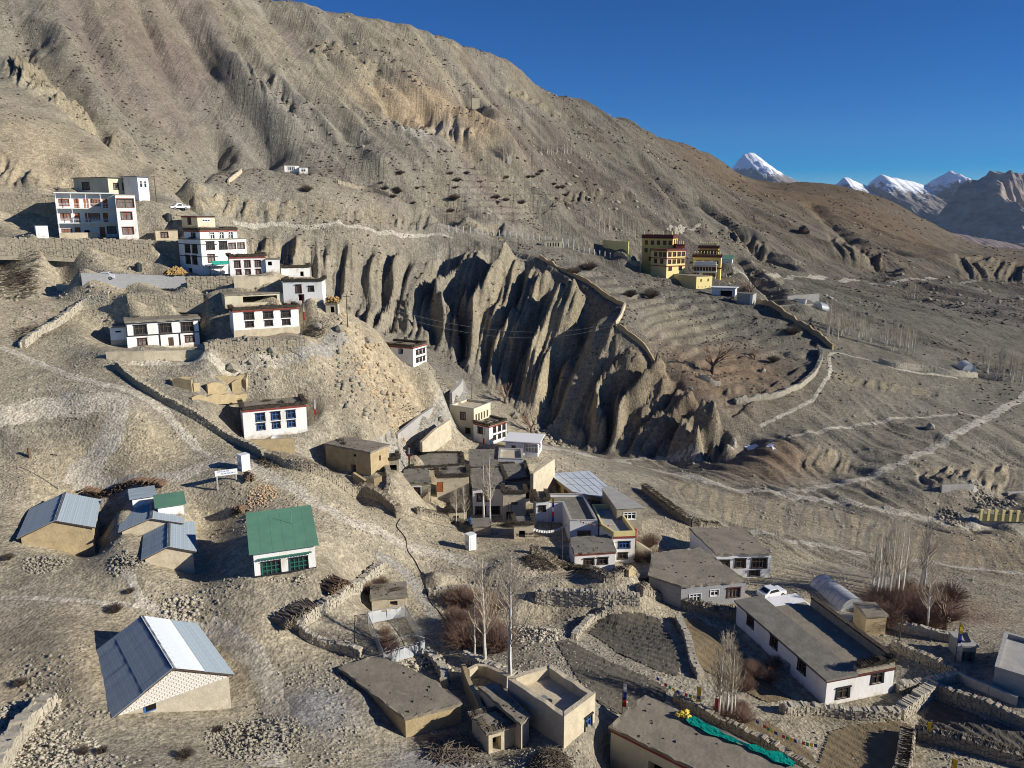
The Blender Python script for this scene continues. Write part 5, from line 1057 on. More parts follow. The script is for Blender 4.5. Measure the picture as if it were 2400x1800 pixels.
# ------------------------------------------------------------------ fields
def field(name, label, px, m, furrow=.12, ang=.5, lam=1.1, step=.25, lift=.1):
    W = [hit(u, v) for u, v in px]; poly = [(p.x, p.y) for p in W]; xs = [p[0] for p in poly]; ys = [p[1] for p in poly]
    gx, gy = np.meshgrid(np.arange(min(xs), max(xs), step), np.arange(min(ys), max(ys), step)); ins = in_poly(gx, gy, poly)
    s = gx*math.cos(ang)+gy*math.sin(ang)
    gz = Hh(gx, gy)+lift+furrow*(np.sin(s*2*math.pi/lam+2*fbm(gx/4, gy/4, 2))*.5+1.5*(fbm(gx*2.2, gy*2.2, 2)-.5))
    idx = -np.ones(gx.shape, int); V = []
    for j, i in zip(*np.where(ins)): idx[j, i] = len(V); V.append((gx[j, i], gy[j, i], gz[j, i]))
    F = []
    for j in range(gx.shape[0]-1):
        for i in range(gx.shape[1]-1):
            q = (idx[j, i], idx[j, i+1], idx[j+1, i+1], idx[j+1, i])
            if min(q) >= 0: F.append(q)
    MB().add(V, F).build(name, m, kind='structure', label=label)
field('ploughed_field', 'round dark ploughed field', [(1378, 1485), (1400, 1455), (1440, 1438), (1500, 1436), (1545, 1448), (1580, 1500), (1600, 1560), (1590, 1590), (1530, 1570), (1450, 1535)], 'soil', ang=1.1)
field('ploughed_field', 'long dark ploughed field in front of the round one', [(1300, 1505), (1330, 1498), (1440, 1555), (1570, 1615), (1560, 1650), (1510, 1660), (1450, 1680), (1400, 1650), (1350, 1590)], 'soil', ang=1.1)
field('ploughed_field', 'dark ploughed field at the right edge', [(2190, 1632), (2300, 1680), (2420, 1722), (2420, 1800), (2300, 1772), (2160, 1728), (2150, 1690)], 'soil', ang=.3)
field('dry_field', 'brown stubble field beside the long house', [(1565, 1445), (1640, 1450), (1720, 1500), (1790, 1590), (1860, 1640), (1800, 1650), (1700, 1600), (1625, 1560), (1600, 1500)], 'dryfield', .05)
field('dry_field', 'yellow-brown field with manure heaps at the bottom', [(1940, 1715), (1990, 1700), (2100, 1690), (2140, 1700), (2120, 1800), (2060, 1840), (1900, 1830)], 'dryfield', .05)
field('dry_field', 'brown field under the prayer flag string', [(1720, 1680), (1800, 1690), (1900, 1760), (1950, 1830), (1860, 1830), (1760, 1740)], 'dryfield', .05)
field('courtyard', 'swept earth yard beside the plastic tunnel', [(1800, 1440), (1860, 1400), (1930, 1410), (2010, 1440), (1990, 1468), (1930, 1490), (1850, 1470)], 'mudlight', .01, lift=.06)
# ------------------------------------------------------------------ scattered stone, scrub
ICO = None
def scatter(name, P, rad, m, flat=.7, rs=np.random.RandomState(5), template='octa', **k):
    if template == 'octa':
        T = np.array(((1,0,0),(-1,0,0),(0,1,0),(0,-1,0),(0,0,1),(0,0,-1)), float); F = np.array(((0,2,4),(2,1,4),(1,3,4),(3,0,4),(2,0,5),(1,2,5),(3,1,5),(0,3,5)))
    else:
        g = 1.618; T = np.array(((-1,g,0),(1,g,0),(-1,-g,0),(1,-g,0),(0,-1,g),(0,1,g),(0,-1,-g),(0,1,-g),(g,0,-1),(g,0,1),(-g,0,-1),(-g,0,1)))/1.9
        F = np.array(((0,11,5),(0,5,1),(0,1,7),(0,7,10),(0,10,11),(1,5,9),(5,11,4),(11,10,2),(10,7,6),(7,1,8),(3,9,4),(3,4,2),(3,2,6),(3,6,8),(3,8,9),(4,9,5),(2,4,11),(6,2,10),(8,6,7),(9,8,1)))
    n = len(P); k_ = len(T); an = rs.rand(n)*6.28; c, s = np.cos(an), np.sin(an)
    V = np.repeat(T[None], n, 0)*(.6+.8*rs.rand(n, k_, 1))
    sc_ = rad[:,None]*(.7+.6*rs.rand(n, 3))
    V = V*sc_[:,None,:]; V[:,:,2] *= flat
    x = V[:,:,0]*c[:,None]-V[:,:,1]*s[:,None]; y = V[:,:,0]*s[:,None]+V[:,:,1]*c[:,None]
    V[:,:,0] = x+P[:,0,None]; V[:,:,1] = y+P[:,1,None]; V[:,:,2] += P[:,2,None]
    FF = (F[None]+(np.arange(n)*k_)[:,None,None]).reshape(-1, 3).astype(np.int32)
    me = bpy.data.meshes.new(name); me.vertices.add(n*k_); me.vertices.foreach_set('co', V.astype(np.float32).ravel())
    me.loops.add(FF.size); me.loops.foreach_set('vertex_index', FF.ravel()); me.polygons.add(len(FF)); me.polygons.foreach_set('loop_start', np.arange(0, FF.size, 3, dtype=np.int32)); me.polygons.foreach_set('loop_total', np.full(len(FF), 3, np.int32))
    me.update(calc_edges=True); me.materials.append(M(m)); return link(name, me, kind='stuff', **k)
rs = np.random.RandomState(11)
BUILT = np.array(PADS)
def clear(x, y, extra=0.):
    ok = np.ones(len(x), bool)
    for cx, cy, r in BUILT: ok &= np.hypot(x-cx, y-cy) > r*.92+extra
    return ok
def spread(n, a0, a1, d0, d1, dens):
    a = rs.uniform(a0, a1, n); y = np.exp(rs.uniform(math.log(d0), math.log(d1), n)); x = a*y; keep = dens(x, y) > rs.rand(n)
    x, y = x[keep], y[keep]; ok = clear(x, y); x, y = x[ok], y[ok]; return np.stack((x, y, Hh(x, y)), 1)
# stones on the near bench and slopes
P = spread(110000, -.72, .72, 44, 150, lambda x, y: sstep(fbm(x/9+3, y/9, 4), .40, .68)*np.where(x > 8, .45, 1.))
scatter('loose_stones', P, .045+.22*rs.rand(len(P))**3, 'rock', label='loose pale stones strewn over the near slopes')
P = spread(16000, -.72, .72, 140, 330, lambda x, y: sstep(fbm(x/14+8, y/14, 4), .42, .7))
scatter('loose_stones', P, .12+.40*rs.rand(len(P))**3, 'rock', label='loose stones on the middle slopes')
P = spread(9000, -.6, .75, 330, 850, lambda x, y: sstep(fbm(x/40+1, y/40, 4), .45, .65))
scatter('loose_stones', P, .3+1.3*rs.rand(len(P))**4, 'rock', label='loose rocks on the upper mountain')
def pile(label, u, v, r, n, size, m='rock', tall=.5, sx=1.):
    p = hit(u, v); a = rs.rand(n)*6.28; d = np.sqrt(rs.rand(n))*r; x = p.x+np.cos(a)*d*sx; y = p.y+np.sin(a)*d; ok = clear(x, y, -.3); x, y, d = x[ok], y[ok], d[ok]
    hz = tall*np.clip(1-(d/r), 0, 1)*rs.rand(len(x)); P = np.stack((x, y, Hh(x, y)+hz), 1); o = scatter('rock_pile', P, size*(.3+1.5*rs.rand(len(x))**2.2), m, template='octa', label=label)
for a in (('rubble of pale stones below the tan tin-roofed shed', 110, 1320, 2.6, 500, .16), ('rubble between the two lower tin sheds', 300, 1315, 2.4, 450, .16), ('stone heap above the big tin shed', 425, 1428, 2.2, 260, .2, 'stonepale'),
          ('wide field of broken stones in front of the big shed', 600, 1735, 4.2, 1100, .15), ('broken stones left of the big shed', 40, 1690, 3.4, 900, .2, 'stonepale'), ('stones at the bottom left corner', 90, 1770, 4, 800, .15, 'stonepale'),
          ('boulders tumbling down the ridge slope', 845, 890, 8, 170, .5, 'rock', .2), ('tan boulders on the ridge slope', 880, 860, 7, 110, .5, 'rocktan', .2), ('broken tan rock above the village road', 900, 950, 6, 260, .4, 'rocktan', .2),
          ('rubble around the small mud box', 1000, 1560, 3, 300, .2, 'stonepale'), ('stone scree right of the poplars', 1250, 1480, 4, 900, .17, 'stonepale'), ('stone heap on the right slope road', 2230, 1215, 3, 220, .35, 'rock'), ('rubble by the grey concrete wall', 2320, 1180, 5, 350, .4, 'rock'),
          ('stones below the six-window house', 600, 812, 4, 140, .35), ('chopped pale firewood chunks spread on the slope', 615, 1160, 2.6, 420, .13, 'logend', .2, .8), ('stone heap by the green-roofed house', 655, 1352, 1., 60, .16, 'stonepale'),
          ('pale rubble beside the green-roofed house door', 705, 1360, .9, 50, .15, 'stonepale'), ('rocks on the ravine floor', 1290, 1030, 7, 160, .5)): pile(*a)
# scrub
P = spread(42000, -.72, .75, 215, 900, lambda x, y: (sstep(fbm(x/24+5, y/24, 4), .44, .66)*.9+.05)*(.35+.65*sstep(fbm(x/7, y/7, 2), .4, .6)))
scatter('mountain_scrub', P, (.3+.85*rs.rand(len(P))**1.7)*np.clip(P[:,1]/380, .6, 1.6), 'scrub', flat=.55, label='low dark brown scrub dotted over the mountain')
# ------------------------------------------------------------------ bare trees and bushes
def twig_mesh(name, n, hgt, rad, mt, seed, r0=.022, up=.6, stem=1):
    rr = random.Random(seed); m = MB()
    for i in range(n):
        a = rr.random()*6.283; k = math.sqrt(rr.random()); tip = Vector((math.cos(a)*rad*k, math.sin(a)*rad*k, hgt*(1-.55*k*k)*rr.uniform(.7, 1.05)))
        b = Vector((rr.uniform(-.12, .12)*rad, rr.uniform(-.12, .12)*rad, 0)); mid = b.lerp(tip, .5)+Vector((rr.uniform(-.1, .1), rr.uniform(-.1, .1), up*.15*hgt))
        m.tube(b, mid, r0*1.3, r0, 3); m.tube(mid, tip, r0, r0*.4, 3)
        for j in range(2):
            f = rr.uniform(.3, .95); q = mid.lerp(tip, f); d = Vector((rr.uniform(-1, 1), rr.uniform(-1, 1), rr.uniform(.1, 1)))*.22*hgt*rr.random(); m.tube(q, q+d, r0*.6, r0*.3, 3)
    return m.mesh(name, mt)
BUSH = [twig_mesh('bush_twigs', 330, 1., .8, 'twigred', 1, .0055), twig_mesh('bush_twigs', 330, 1., .9, 'twigred', 2, .0055), twig_mesh('bush_twigs', 260, 1., .8, 'scrub', 3, .012)]
def bush(label, u, v, hgt, kind=0, group=None, name='shrub', sx=1.):
    p = hit(u, v); o = link(name, BUSH[kind], loc=p, label=label, cat='shrub', group=group, rz=rnd.random()*6); o.scale = (hgt*sx, hgt*sx, hgt); return o
def poplar(seed, hgt, nbr=46, spread_=.13, r=.16, tr='bark', tw='twig', sides=6, fork=0):
    rr = random.Random(seed); t = MB(); c = MB(); pts = [Vector((0, 0, -.4))]; n = 9; x = y = 0
    for i in range(1, n+1):
        x += rr.uniform(-.05, .05)*hgt*.1; y += rr.uniform(-.05, .05)*hgt*.1; pts.append(Vector((x, y, hgt*i/n)))
    for i in range(n): t.tube(pts[i], pts[i+1], r*(1-i/n)**.8+.02, r*(1-(i+1)/n)**.8+.02, sides)
    def at(f): f *= n; i = min(int(f), n-1); return pts[i].lerp(pts[i+1], f-i)
    for i in range(nbr):
        f = rr.uniform(.28, .98); p = at(f); a = rr.random()*6.283; l = hgt*spread_*(1.25-f)*rr.uniform(.6, 1.6); q = p+Vector((math.cos(a)*l*.75, math.sin(a)*l*.75, l*1.1))
        e = q+Vector((math.cos(a)*l*.25, math.sin(a)*l*.25, l*.7)); rb = .035*(1.2-f)*hgt/10+.008
        c.tube(p, q, rb, rb*.7, 3); c.tube(q, e, rb*.7, rb*.3, 3)
        for j in range(4):
            s0 = p.lerp(e, rr.uniform(.3, .95)); d = Vector((rr.uniform(-1, 1), rr.uniform(-1, 1), rr.uniform(.4, 1.4)))*l*.35; c.tube(s0, s0+d, .016, .008, 3)
    return t.mesh('trunk', tr), c.mesh('crown', tw)
POP = [poplar(1, 10, 90, .13), poplar(2, 10, 80, .14), poplar(3, 10, 60, .13, .12), poplar(4, 10, 40, .12, .17, sides=5), poplar(5, 10, 36, .11, .16, sides=5)]
def tree(label, u, v, hgt, kind=0, group=None, name='poplar_tree', lean=0.):
    p = hit(u, v); o = empty(name, p, rnd.random()*6, label, 'tree', group); s = hgt/10; o.scale = (s, s, s)
    if lean: o.rotation_euler[0] = lean
    link('trunk', POP[kind][0], o); link('crown', POP[kind][1], o); return o
tree('tall white-barked poplar in front of the willow thicket', 1136, 1562, 12.5, 0, lean=.02)
tree('tallest straight poplar right of the willow thicket', 1194, 1607, 14.0, 1, lean=-.03)
tree('thin crooked young poplar left of the tall white-barked one', 1112, 1553, 7.2, 3)
tree('left one of the two white poplars before the central house', 1134, 1224, 12., 3)
tree('right one of the two white poplars before the central house', 1149, 1227, 11.8, 4)
tree('small spreading bare tree beside the yellow block stair', 1070, 1232, 7.5, 1)
tree('small bare tree left of the two village poplars', 1088, 1232, 7., 2)
for i, (u, v, h_) in enumerate(((1684, 1690, 9.6), (1694, 1688, 9.2), (1702, 1682, 9.8), (1712, 1692, 8.6), (1720, 1684, 7.6), (1676, 1680, 7.8), (1706, 1672, 8.4))): tree('slender bare poplar stem of the clump beside the tarpaulin roof', u, v, h_, 2, 'poplar clump beside the tarpaulin roof')
for i, (u, v, h_) in enumerate(((2043, 1405, 10.5), (2052, 1412, 11), (2072, 1408, 12), (2082, 1414, 12), (2092, 1404, 11.5), (2102, 1412, 12), (2112, 1400, 11), (2122, 1396, 10), (2062, 1395, 10), (2155, 1388, 11.5), (2164, 1378, 12), (2095, 1380, 10))): tree('white-stemmed poplar in the thicket behind the plastic tunnel', u, v, h_, 3+(i % 2), 'poplars behind the plastic tunnel')
tree('leaning bare poplar with prayer flags tied, right of the thicket', 2173, 1480, 9.5, 1, lean=.05)
for lab, grp, u0, u1, vf, n, h0 in (('thin bare poplar in the far grove behind the curved wall', 'far poplar grove behind the curved wall', 1935, 2150, lambda u: 775+(u-1935)*.24, 62, 8.), ('thin bare poplar in the grove at the right edge', 'poplar grove at the right edge', 2300, 2420, lambda u: 872+(u-2300)*.15, 40, 8.5),
        ('tiny poplar in the upper mountain grove', 'upper mountain poplars', 1180, 1200, lambda u: 383, 10, 12.), ('tiny poplar on the mountain terrace', 'mountain terrace poplars', 1268, 1345, lambda u: 362, 24, 8.), ('thin poplar of the pale grove left of the monastery', 'poplars left of the monastery', 1360, 1500, lambda u: 520+(u-1360)*.22, 44, 7.),
        ('tiny poplar beside the roadside hut', 'poplars beside the roadside hut', 2115, 2150, lambda u: 702, 9, 7.)):
    for i in range(n): u = rnd.uniform(u0, u1); tree(lab, u, vf(u)+rnd.uniform(-14, 14)*(1 if n > 30 else .3), h0*rnd.uniform(.7, 1.15), 3+(i % 2), grp)
for u, v in ((1526, 0), (1500, 636), (1512, 640), (1520, 641)):
    if v: tree('slim bare poplar in front of the monastery tower', u, v, 12, 3, 'poplars in front of the monastery')
def willow(seed, hgt):
    rr = random.Random(seed); t = MB(); c = MB()
    def grow(p, d, l, r, lev):
        q = p+d*l; t_ = t if lev < 2 else c; t_.tube(p, q, r, r*.65, 5 if lev < 2 else 3)
        if lev >= 5: return
        for i in range(3 if lev else 5):
            if lev > 1 and rr.random() < .28: continue
            nd = (d*rr.uniform(.6, 1.2)+Vector((rr.uniform(-1, 1), rr.uniform(-1, 1), rr.uniform(-.2, .7)))*(.85 if lev < 2 else .7)).normalized(); grow(q, nd, l*rr.uniform(.5, 1.0), r*.6, lev+1)
    grow(Vector((0, 0, -.3)), Vector((.1, 0, 1)), hgt*.13, hgt*.03, 0); return t.mesh('trunk', 'darkbark'), c.mesh('crown', 'twigred')
W1 = willow(4, 10)
def willow_tree(label, u, v, s):
    p = hit(u, v); o = empty('willow_tree', p, rnd.random()*6, label, 'tree'); o.scale = (s*1.25, s*1.25, s); link('trunk', W1[0], o); link('crown', W1[1], o)
willow_tree('wide bare reddish willow on the lower terrace', 1668, 872, 1.9)
willow_tree('small bare tree right of the wide willow', 1768, 843, .7)
willow_tree('bare brown tree on the ravine floor, left', 1185, 945, 1.3)
willow_tree('bare brown tree on the ravine floor, right above the pavilion', 1246, 1015, 1.4)
willow_tree('bare tree beside the white end house', 1758, 706, 1.7)
willow_tree('spreading bare tree among thicket at the foot of the right slope', 2215, 1475, 1.0)
for i in range(15):
    bush('reddish willow thicket under the tall white-barked poplar', 1060+rnd.uniform(0, 130), 1452+rnd.uniform(-30, 75), rnd.uniform(2.2, 3.6), i % 2, 'willow thicket under the tall poplars', 'willow_bush')
for i in range(26):
    bush('dark red willow thicket below the right slope', 2040+rnd.uniform(0, 210), 1400+rnd.uniform(-15, 75), rnd.uniform(2.2, 3.8), i % 2, 'willow thicket below the right slope', 'willow_bush')
for i in range(7): bush('bare bush along the shaded side of the long house', 1740+rnd.uniform(0, 90), 1560+rnd.uniform(0, 70), rnd.uniform(1.4, 2.2), i % 2, 'bushes beside the long house', 'willow_bush')
for i in range(8): bush('leafless bush at the foot of the poplar clump', 1660+rnd.uniform(0, 110), 1650+rnd.uniform(0, 50), rnd.uniform(1.2, 2.2), i % 2, 'bushes under the poplar clump', 'willow_bush')
for i in range(5): bush('bare bush by the yellow parapet house', 1490+rnd.uniform(0, 60), 1270+rnd.uniform(0, 50), rnd.uniform(1.4, 2.4), 1, 'bushes by the yellow parapet house', 'willow_bush')
for i in range(5): bush('bare twigs inside the plastic-walled plot', 895+rnd.uniform(0, 40), 1480+rnd.uniform(0, 50), rnd.uniform(1., 1.8), 0, 'bushes in the plastic-walled plot', 'willow_bush')
for i in range(7): bush('reddish bush against the sunlit stone wall', 885+rnd.uniform(-40, 25), 1385+rnd.uniform(-15, 40), rnd.uniform(.9, 1.6), 0, 'bushes along the sunlit stone wall', 'willow_bush')
for lab, u, v, h_ in (('round dark bush beside the cliff rim wall', 1345, 645, 3.4), ('second dark bush right of the rim wall', 1382, 634, 3.6), ('broad brown bush below the monastery', 1525, 700, 3.8), ('dark bush left of the broad brown one', 1478, 696, 2.8), ('dark bush by the ditch wall on the terrace', 1858, 785, 3.6), ('low dark bush on the lower terrace', 1812, 850, 2.6),
        ('dry tuft left of the big tin shed', 50, 1606, .8), ('dark tussock above the big tin shed', 272, 1435, 1.1), ('small dark tussock near the footpath', 305, 1390, .7), ('brown tuft in front of the big tin shed', 196, 1768, .7), ('grey tuft near the bottom left', 240, 1765, .6), ('wide brown tuft at the bottom', 435, 1776, .9), ('reddish tuft beside the stone field', 512, 1715, .6), ('grey shrub at the left edge below the sheds', 20, 1312, .9),
        ('dark shrub on the spur below the lone hut', 720, 450, 2.6), ('dark shrub on the mountain path', 1065, 470, 3.2)): bush(lab, u, v, h_, 2, sx=1.2)
for i in range(34):
    u = rnd.uniform(870, 1400); bush('dark thorn bush on the terraced gardens below the mountain', u, rnd.uniform(395, 500), rnd.uniform(1.0, 2.2), 2, 'thorn bushes on the mountain terraces', sx=1.4)
# ------------------------------------------------------------------ stone and brushwood walls following the ground
def free_wall(label, px, h=1.1, th=.6, m='stone', brush=None, cat='stone wall', name='stone_wall', size=.34, stones=True, flat=False):
    W = [hit(u, v) for u, v in px]; L = smooth_line([(p.x, p.y) for p in W], 6) if len(W) > 2 else [(p.x, p.y) for p in W]
    # even steps
    pts = [Vector(q[:2]) for q in L]; seg = [0]
    for a, b in zip(pts[:-1], pts[1:]): seg.append(seg[-1]+(b-a).length)
    n = max(2, int(seg[-1]/1.2)+1); S = np.linspace(0, seg[-1], n); xs = np.interp(S, seg, [p.x for p in pts]); ys = np.interp(S, seg, [p.y for p in pts])
    x0, y0 = xs[0], ys[0]; z0 = ground(x0, y0); rr = random.Random(int(abs(x0*7+y0)))
    root = empty(name, (x0, y0, z0), 0, label, cat); c = MB(); s = MB(); b = MB(); zs = Hh(xs, ys)-z0
    hs = np.array([h*(rr.uniform(.85, 1.12) if not flat else 1) for _ in xs])
    for i in range(n-1):
        a_ = Vector((xs[i]-x0, ys[i]-y0, 0)); b_ = Vector((xs[i+1]-x0, ys[i+1]-y0, 0)); e = (b_-a_).normalized(); nn = Vector((-e.y, e.x, 0))*th/2
        if nn.y < 0: pass
        za, zb = zs[i], zs[i+1]
        c.hexa([(*(a_-nn)[:2], za-.8), (*(b_-nn)[:2], zb-.8), (*(b_+nn)[:2], zb-.8), (*(a_+nn)[:2], za-.8)], [(*(a_-nn*.8)[:2], za+hs[i]), (*(b_-nn*.8)[:2], zb+hs[i+1]), (*(b_+nn*.8)[:2], zb+hs[i+1]), (*(a_+nn*.8)[:2], za+hs[i])])
        if stones:
            p, q = (a_-nn, b_-nn); wallpieces(s, p, q, za, zb, za+hs[i], zb+hs[i+1], th, rr, size)
            p, q = (b_+nn, a_+nn); wallpieces(s, p, q, zb, za, zb+hs[i+1]*.93, za+hs[i]*.93, .1, rr, size)
        if brush:
            L_ = (b_-a_).length
            for j in range(int(L_*26)):
                t = rr.random(); p = a_.lerp(b_, t); z = za+(zb-za)*t+hs[i]+rr.uniform(-.1, .35); o = Vector((e.y, -e.x, 0)); sk = e*rr.uniform(-.7, .3)
                b.tube((p.x-o.x*.45, p.y-o.y*.45, z+.1), (p.x+(o.x+sk.x)*rr.uniform(.4, .8), p.y+(o.y+sk.y)*rr.uniform(.4, .8), z+rr.uniform(-.35, .05)), .03, .015, 3)
    c.build('wall_core', m, root)
    if stones: s.build('stones', m, root, kind='stuff')
    if brush: b.build('brushwood', brush, root, kind='stuff')
free_wall('long dark stone wall running down beside the hairpin road', [(275, 862), (333, 911), (409, 954), (506, 1012), (564, 1045), (618, 1072)], 1.2)
free_wall('thick thorn-topped wall above the dirt track', [(625, 1078), (700, 1100), (780, 1128), (845, 1155), (924, 1196), (936, 1216)], 1.3, .9, 'stone', 'sticks', 'brush wall', 'brush_wall')
free_wall('brush-topped wall left of the two village poplars', [(975, 1203), (1020, 1215), (1062, 1230), (1105, 1250)], .9, .6, 'stone', 'brushpale', 'brush wall', 'brush_wall')
free_wall('sunlit stone wall beside the stacked firewood', [(690, 1475), (745, 1440), (800, 1405), (850, 1372), (893, 1340)], 1.1, .7, 'stonepale')
free_wall('low curved stone wall below the sunlit one', [(705, 1487), (740, 1510), (790, 1525), (845, 1540)], 1.0, .5, 'stonepale')
free_wall('stone wall topped with dark brush below the small white house', [(1245, 1298), (1345, 1342), (1417, 1362), (1521, 1382), (1586, 1400)], 1.0, .6, 'stone', 'brush', 'stone wall')
free_wall('dark brush-covered field wall in front of the grey block house', [(1500, 1392), (1560, 1412), (1622, 1432), (1700, 1446), (1764, 1450)], 1.2, .8, 'stone', 'brush', 'brush wall', 'brush_wall')
free_wall('stone wall under the poplar clump', [(1834, 1672), (1900, 1672), (1947, 1676), (2020, 1684), (2102, 1684)], 1.0, .7, 'stonepale')
free_wall('broad sunlit stone wall beside the dark right field', [(2105, 1682), (2150, 1650), (2183, 1622)], 1.3, 1.0, 'stonepale')
free_wall('long dark stone wall behind the right ploughed field', [(2188, 1620), (2270, 1652), (2350, 1682), (2430, 1712)], 1.1, .6)
free_wall('curving stone wall right of the long house', [(2100, 1622), (2150, 1615), (2200, 1604), (2240, 1592)], 1.0, .7, 'stonepale')
free_wall('dark stone wall behind the long house yard', [(2092, 1520), (2150, 1548), (2200, 1568), (2240, 1588)], 1.1, .6)
free_wall('pale stone wall under the willow thicket', [(2078, 1468), (2140, 1485), (2210, 1500), (2266, 1510)], 1.1, .6, 'stonepale')
free_wall('low concrete wall in front of the right edge house', [(2244, 1592), (2310, 1622), (2383, 1652)], 1.0, .5, 'concrete', None, 'concrete wall', 'concrete_wall', stones=False, flat=True)
free_wall('dark brush fence across the bottom right field', [(2150, 1730), (2220, 1745), (2320, 1772), (2430, 1800)], 1.2, .9, 'stone', 'brush', 'brush wall', 'brush_wall')
free_wall('shaggy brush fence end beside the yellow-brown field', [(2125, 1730), (2120, 1780), (2110, 1830)], 1.1, 1.2, 'stone', 'brush', 'brush wall', 'brush_wall')
free_wall('stone enclosure wall curving up to the terraces', [(54, 815), (95, 785), (137, 762), (170, 735), (202, 715), (253, 700)], 1.3, .7, 'stonepale')
free_wall('mud coping wall along the cliff rim', [(1265, 606), (1330, 640), (1400, 682), (1464, 720)], 1.4, .6, 'mud', None, 'mud wall', 'mud_wall', stones=False)
free_wall('mud wall stepping down the cliff edge', [(1445, 768), (1480, 792), (1520, 830), (1558, 866)], 1.4, .6, 'mud', None, 'mud wall', 'mud_wall', stones=False)
free_wall('sunlit end of the rim wall facing the ravine', [(1464, 722), (1455, 745), (1442, 764)], 1.6, .6, 'mudlight', None, 'mud wall', 'mud_wall', stones=False)
free_wall('curved stone field wall below the willow terrace', [(1920, 822), (1924, 845), (1905, 883), (1844, 921), (1780, 937), (1724, 946)], 1.4, .8, 'stonepale', size=.5)
free_wall('dark mud wall along the upper side of the ditch', [(1780, 712), (1836, 742), (1900, 780), (1952, 820)], 2., .7, 'mud', None, 'mud wall', 'mud_wall', stones=False)
free_wall('wall dropping along the field below the monastery', [(1439, 602), (1490, 622), (1540, 640), (1592, 657)], 1.4, .6, 'stone', size=.6)
free_wall('low stone wall on the willow terrace edge', [(1640, 886), (1665, 897), (1684, 904)], 1.2, .6, 'stonepale', size=.5)
free_wall('stone-walled plot on the far terrace', [(2060, 850), (2098, 862), (2160, 868), (2240, 880), (2288, 884)], 1.5, .7, 'stonepale', size=.6)
free_wall('tan mud wall on the grassy spur', [(535, 432), (550, 418), (566, 404)], 1.3, .6, 'mudlight', None, 'mud wall', 'mud_wall', stones=False)
free_wall('low stone wall of the cobbled plot at the mountain foot', [(790, 430), (850, 445), (910, 460)], 1.2, .6, 'stone', size=.6)
free_wall('stone wall beside the plough field and scree', [(1345, 1500), (1370, 1470), (1400, 1448), (1440, 1430)], .7, .5, 'stonepale')
free_wall('field edge wall between ploughed field and stubble', [(1590, 1455), (1610, 1500), (1625, 1560), (1640, 1590)], .8, .6, 'stonepale')
free_wall('rubble wall along the tarpaulin roof garden', [(1580, 1640), (1660, 1685), (1760, 1735), (1860, 1790), (1920, 1830)], .9, .6, 'stone')
free_wall('stone wall at the bottom left corner', [(-20, 1830), (25, 1760), (70, 1700), (120, 1650)], 1.2, 1.1, 'stonepale', size=.4)
free_wall('cream plastered yard wall right of the yellow parapet house', [(1492, 1292), (1530, 1318), (1562, 1346)], 1.7, .4, 'cream', None, 'plaster wall', 'plaster_wall', stones=False, flat=True)
free_wall('dark stone wall running down right of the metal-roofed house', [(1508, 1150), (1560, 1190), (1610, 1228), (1690, 1246)], 1.3, .7, 'stone', 'brush')
free_wall('mud yard wall between small white house and grey block house', [(1470, 1352), (1530, 1362), (1590, 1374)], 1.2, .5, 'mud', None, 'mud wall', 'mud_wall', stones=False)
free_wall('stone-edged pen wall left of the clustered roofs', [(905, 1108), (912, 1140), (905, 1168)], 1.2, .6, 'stone')
free_wall('rubble wall below the half ruined mud house', [(830, 1120), (865, 1140), (895, 1128)], 1.0, .6, 'mud', None, 'mud wall', 'mud_wall', stones=False)
free_wall('broken mud wall along the shaded lane', [(1086, 1590), (1096, 1625), (1112, 1660), (1130, 1694)], 1.8, .5, 'mud', None, 'mud wall', 'mud_wall', stones=False)
free_wall('crumbling mud wall behind the sunken roof', [(1098, 1592), (1130, 1580), (1165, 1596), (1192, 1612)], 1.3, .5, 'mudlight', None, 'mud wall', 'mud_wall', stones=False)
free_wall('stone rubble wall under the tall poplars', [(1085, 1545), (1120, 1560), (1160, 1575), (1215, 1600), (1260, 1590)], .9, .7, 'stonepale')
free_wall('broken stone wall beside the plastic-walled plot', [(1000, 1540), (1020, 1560), (1042, 1590), (1040, 1615)], 1.0, .6, 'stonepale')
# ruined mud enclosure
root = empty('mud_ruin', hit(400, 930), 0, 'roofless tan mud ruin with dark doorways above the blue-window house', 'ruin'); base = root.location
def seg_wall(u0, v0, u1, v1, h0, h1, th=.5, m='mud'):
    a, b = hit(u0, v0)-base, hit(u1, v1)-base; e = (b-a); e.z = 0; e.normalize(); n = Vector((-e.y, e.x, 0))*th; q = MB(); k = max(2, int((b-a).length/.9)); rr = random.Random(int(u0))
    hs = [h0+(h1-h0)*i/k+rr.uniform(-.25, .25) for i in range(k+1)]
    for i in range(k):
        p, r_ = a.lerp(b, i/k), a.lerp(b, (i+1)/k); q.hexa([tuple(p-Vector((0,0,1))), tuple(r_-Vector((0,0,1))), tuple(r_+n-Vector((0,0,1))), tuple(p+n-Vector((0,0,1)))], [tuple(p+Vector((0,0,hs[i]))), tuple(r_+Vector((0,0,hs[i+1]))), tuple(r_+n+Vector((0,0,hs[i+1]))), tuple(p+n+Vector((0,0,hs[i])))])
    q.build('mud_wall', m, root)
for a in ((405, 905, 450, 918, 1.4, 1.8), (488, 925, 530, 925, 2., 1.9), (545, 922, 566, 920, 2., 2.2), (450, 938, 580, 930, .6, .5), (400, 898, 580, 896, .9, 1.2), (578, 918, 582, 900, 2., 2.), (455, 918, 470, 917, 1.2, 1.5)): seg_wall(*a)
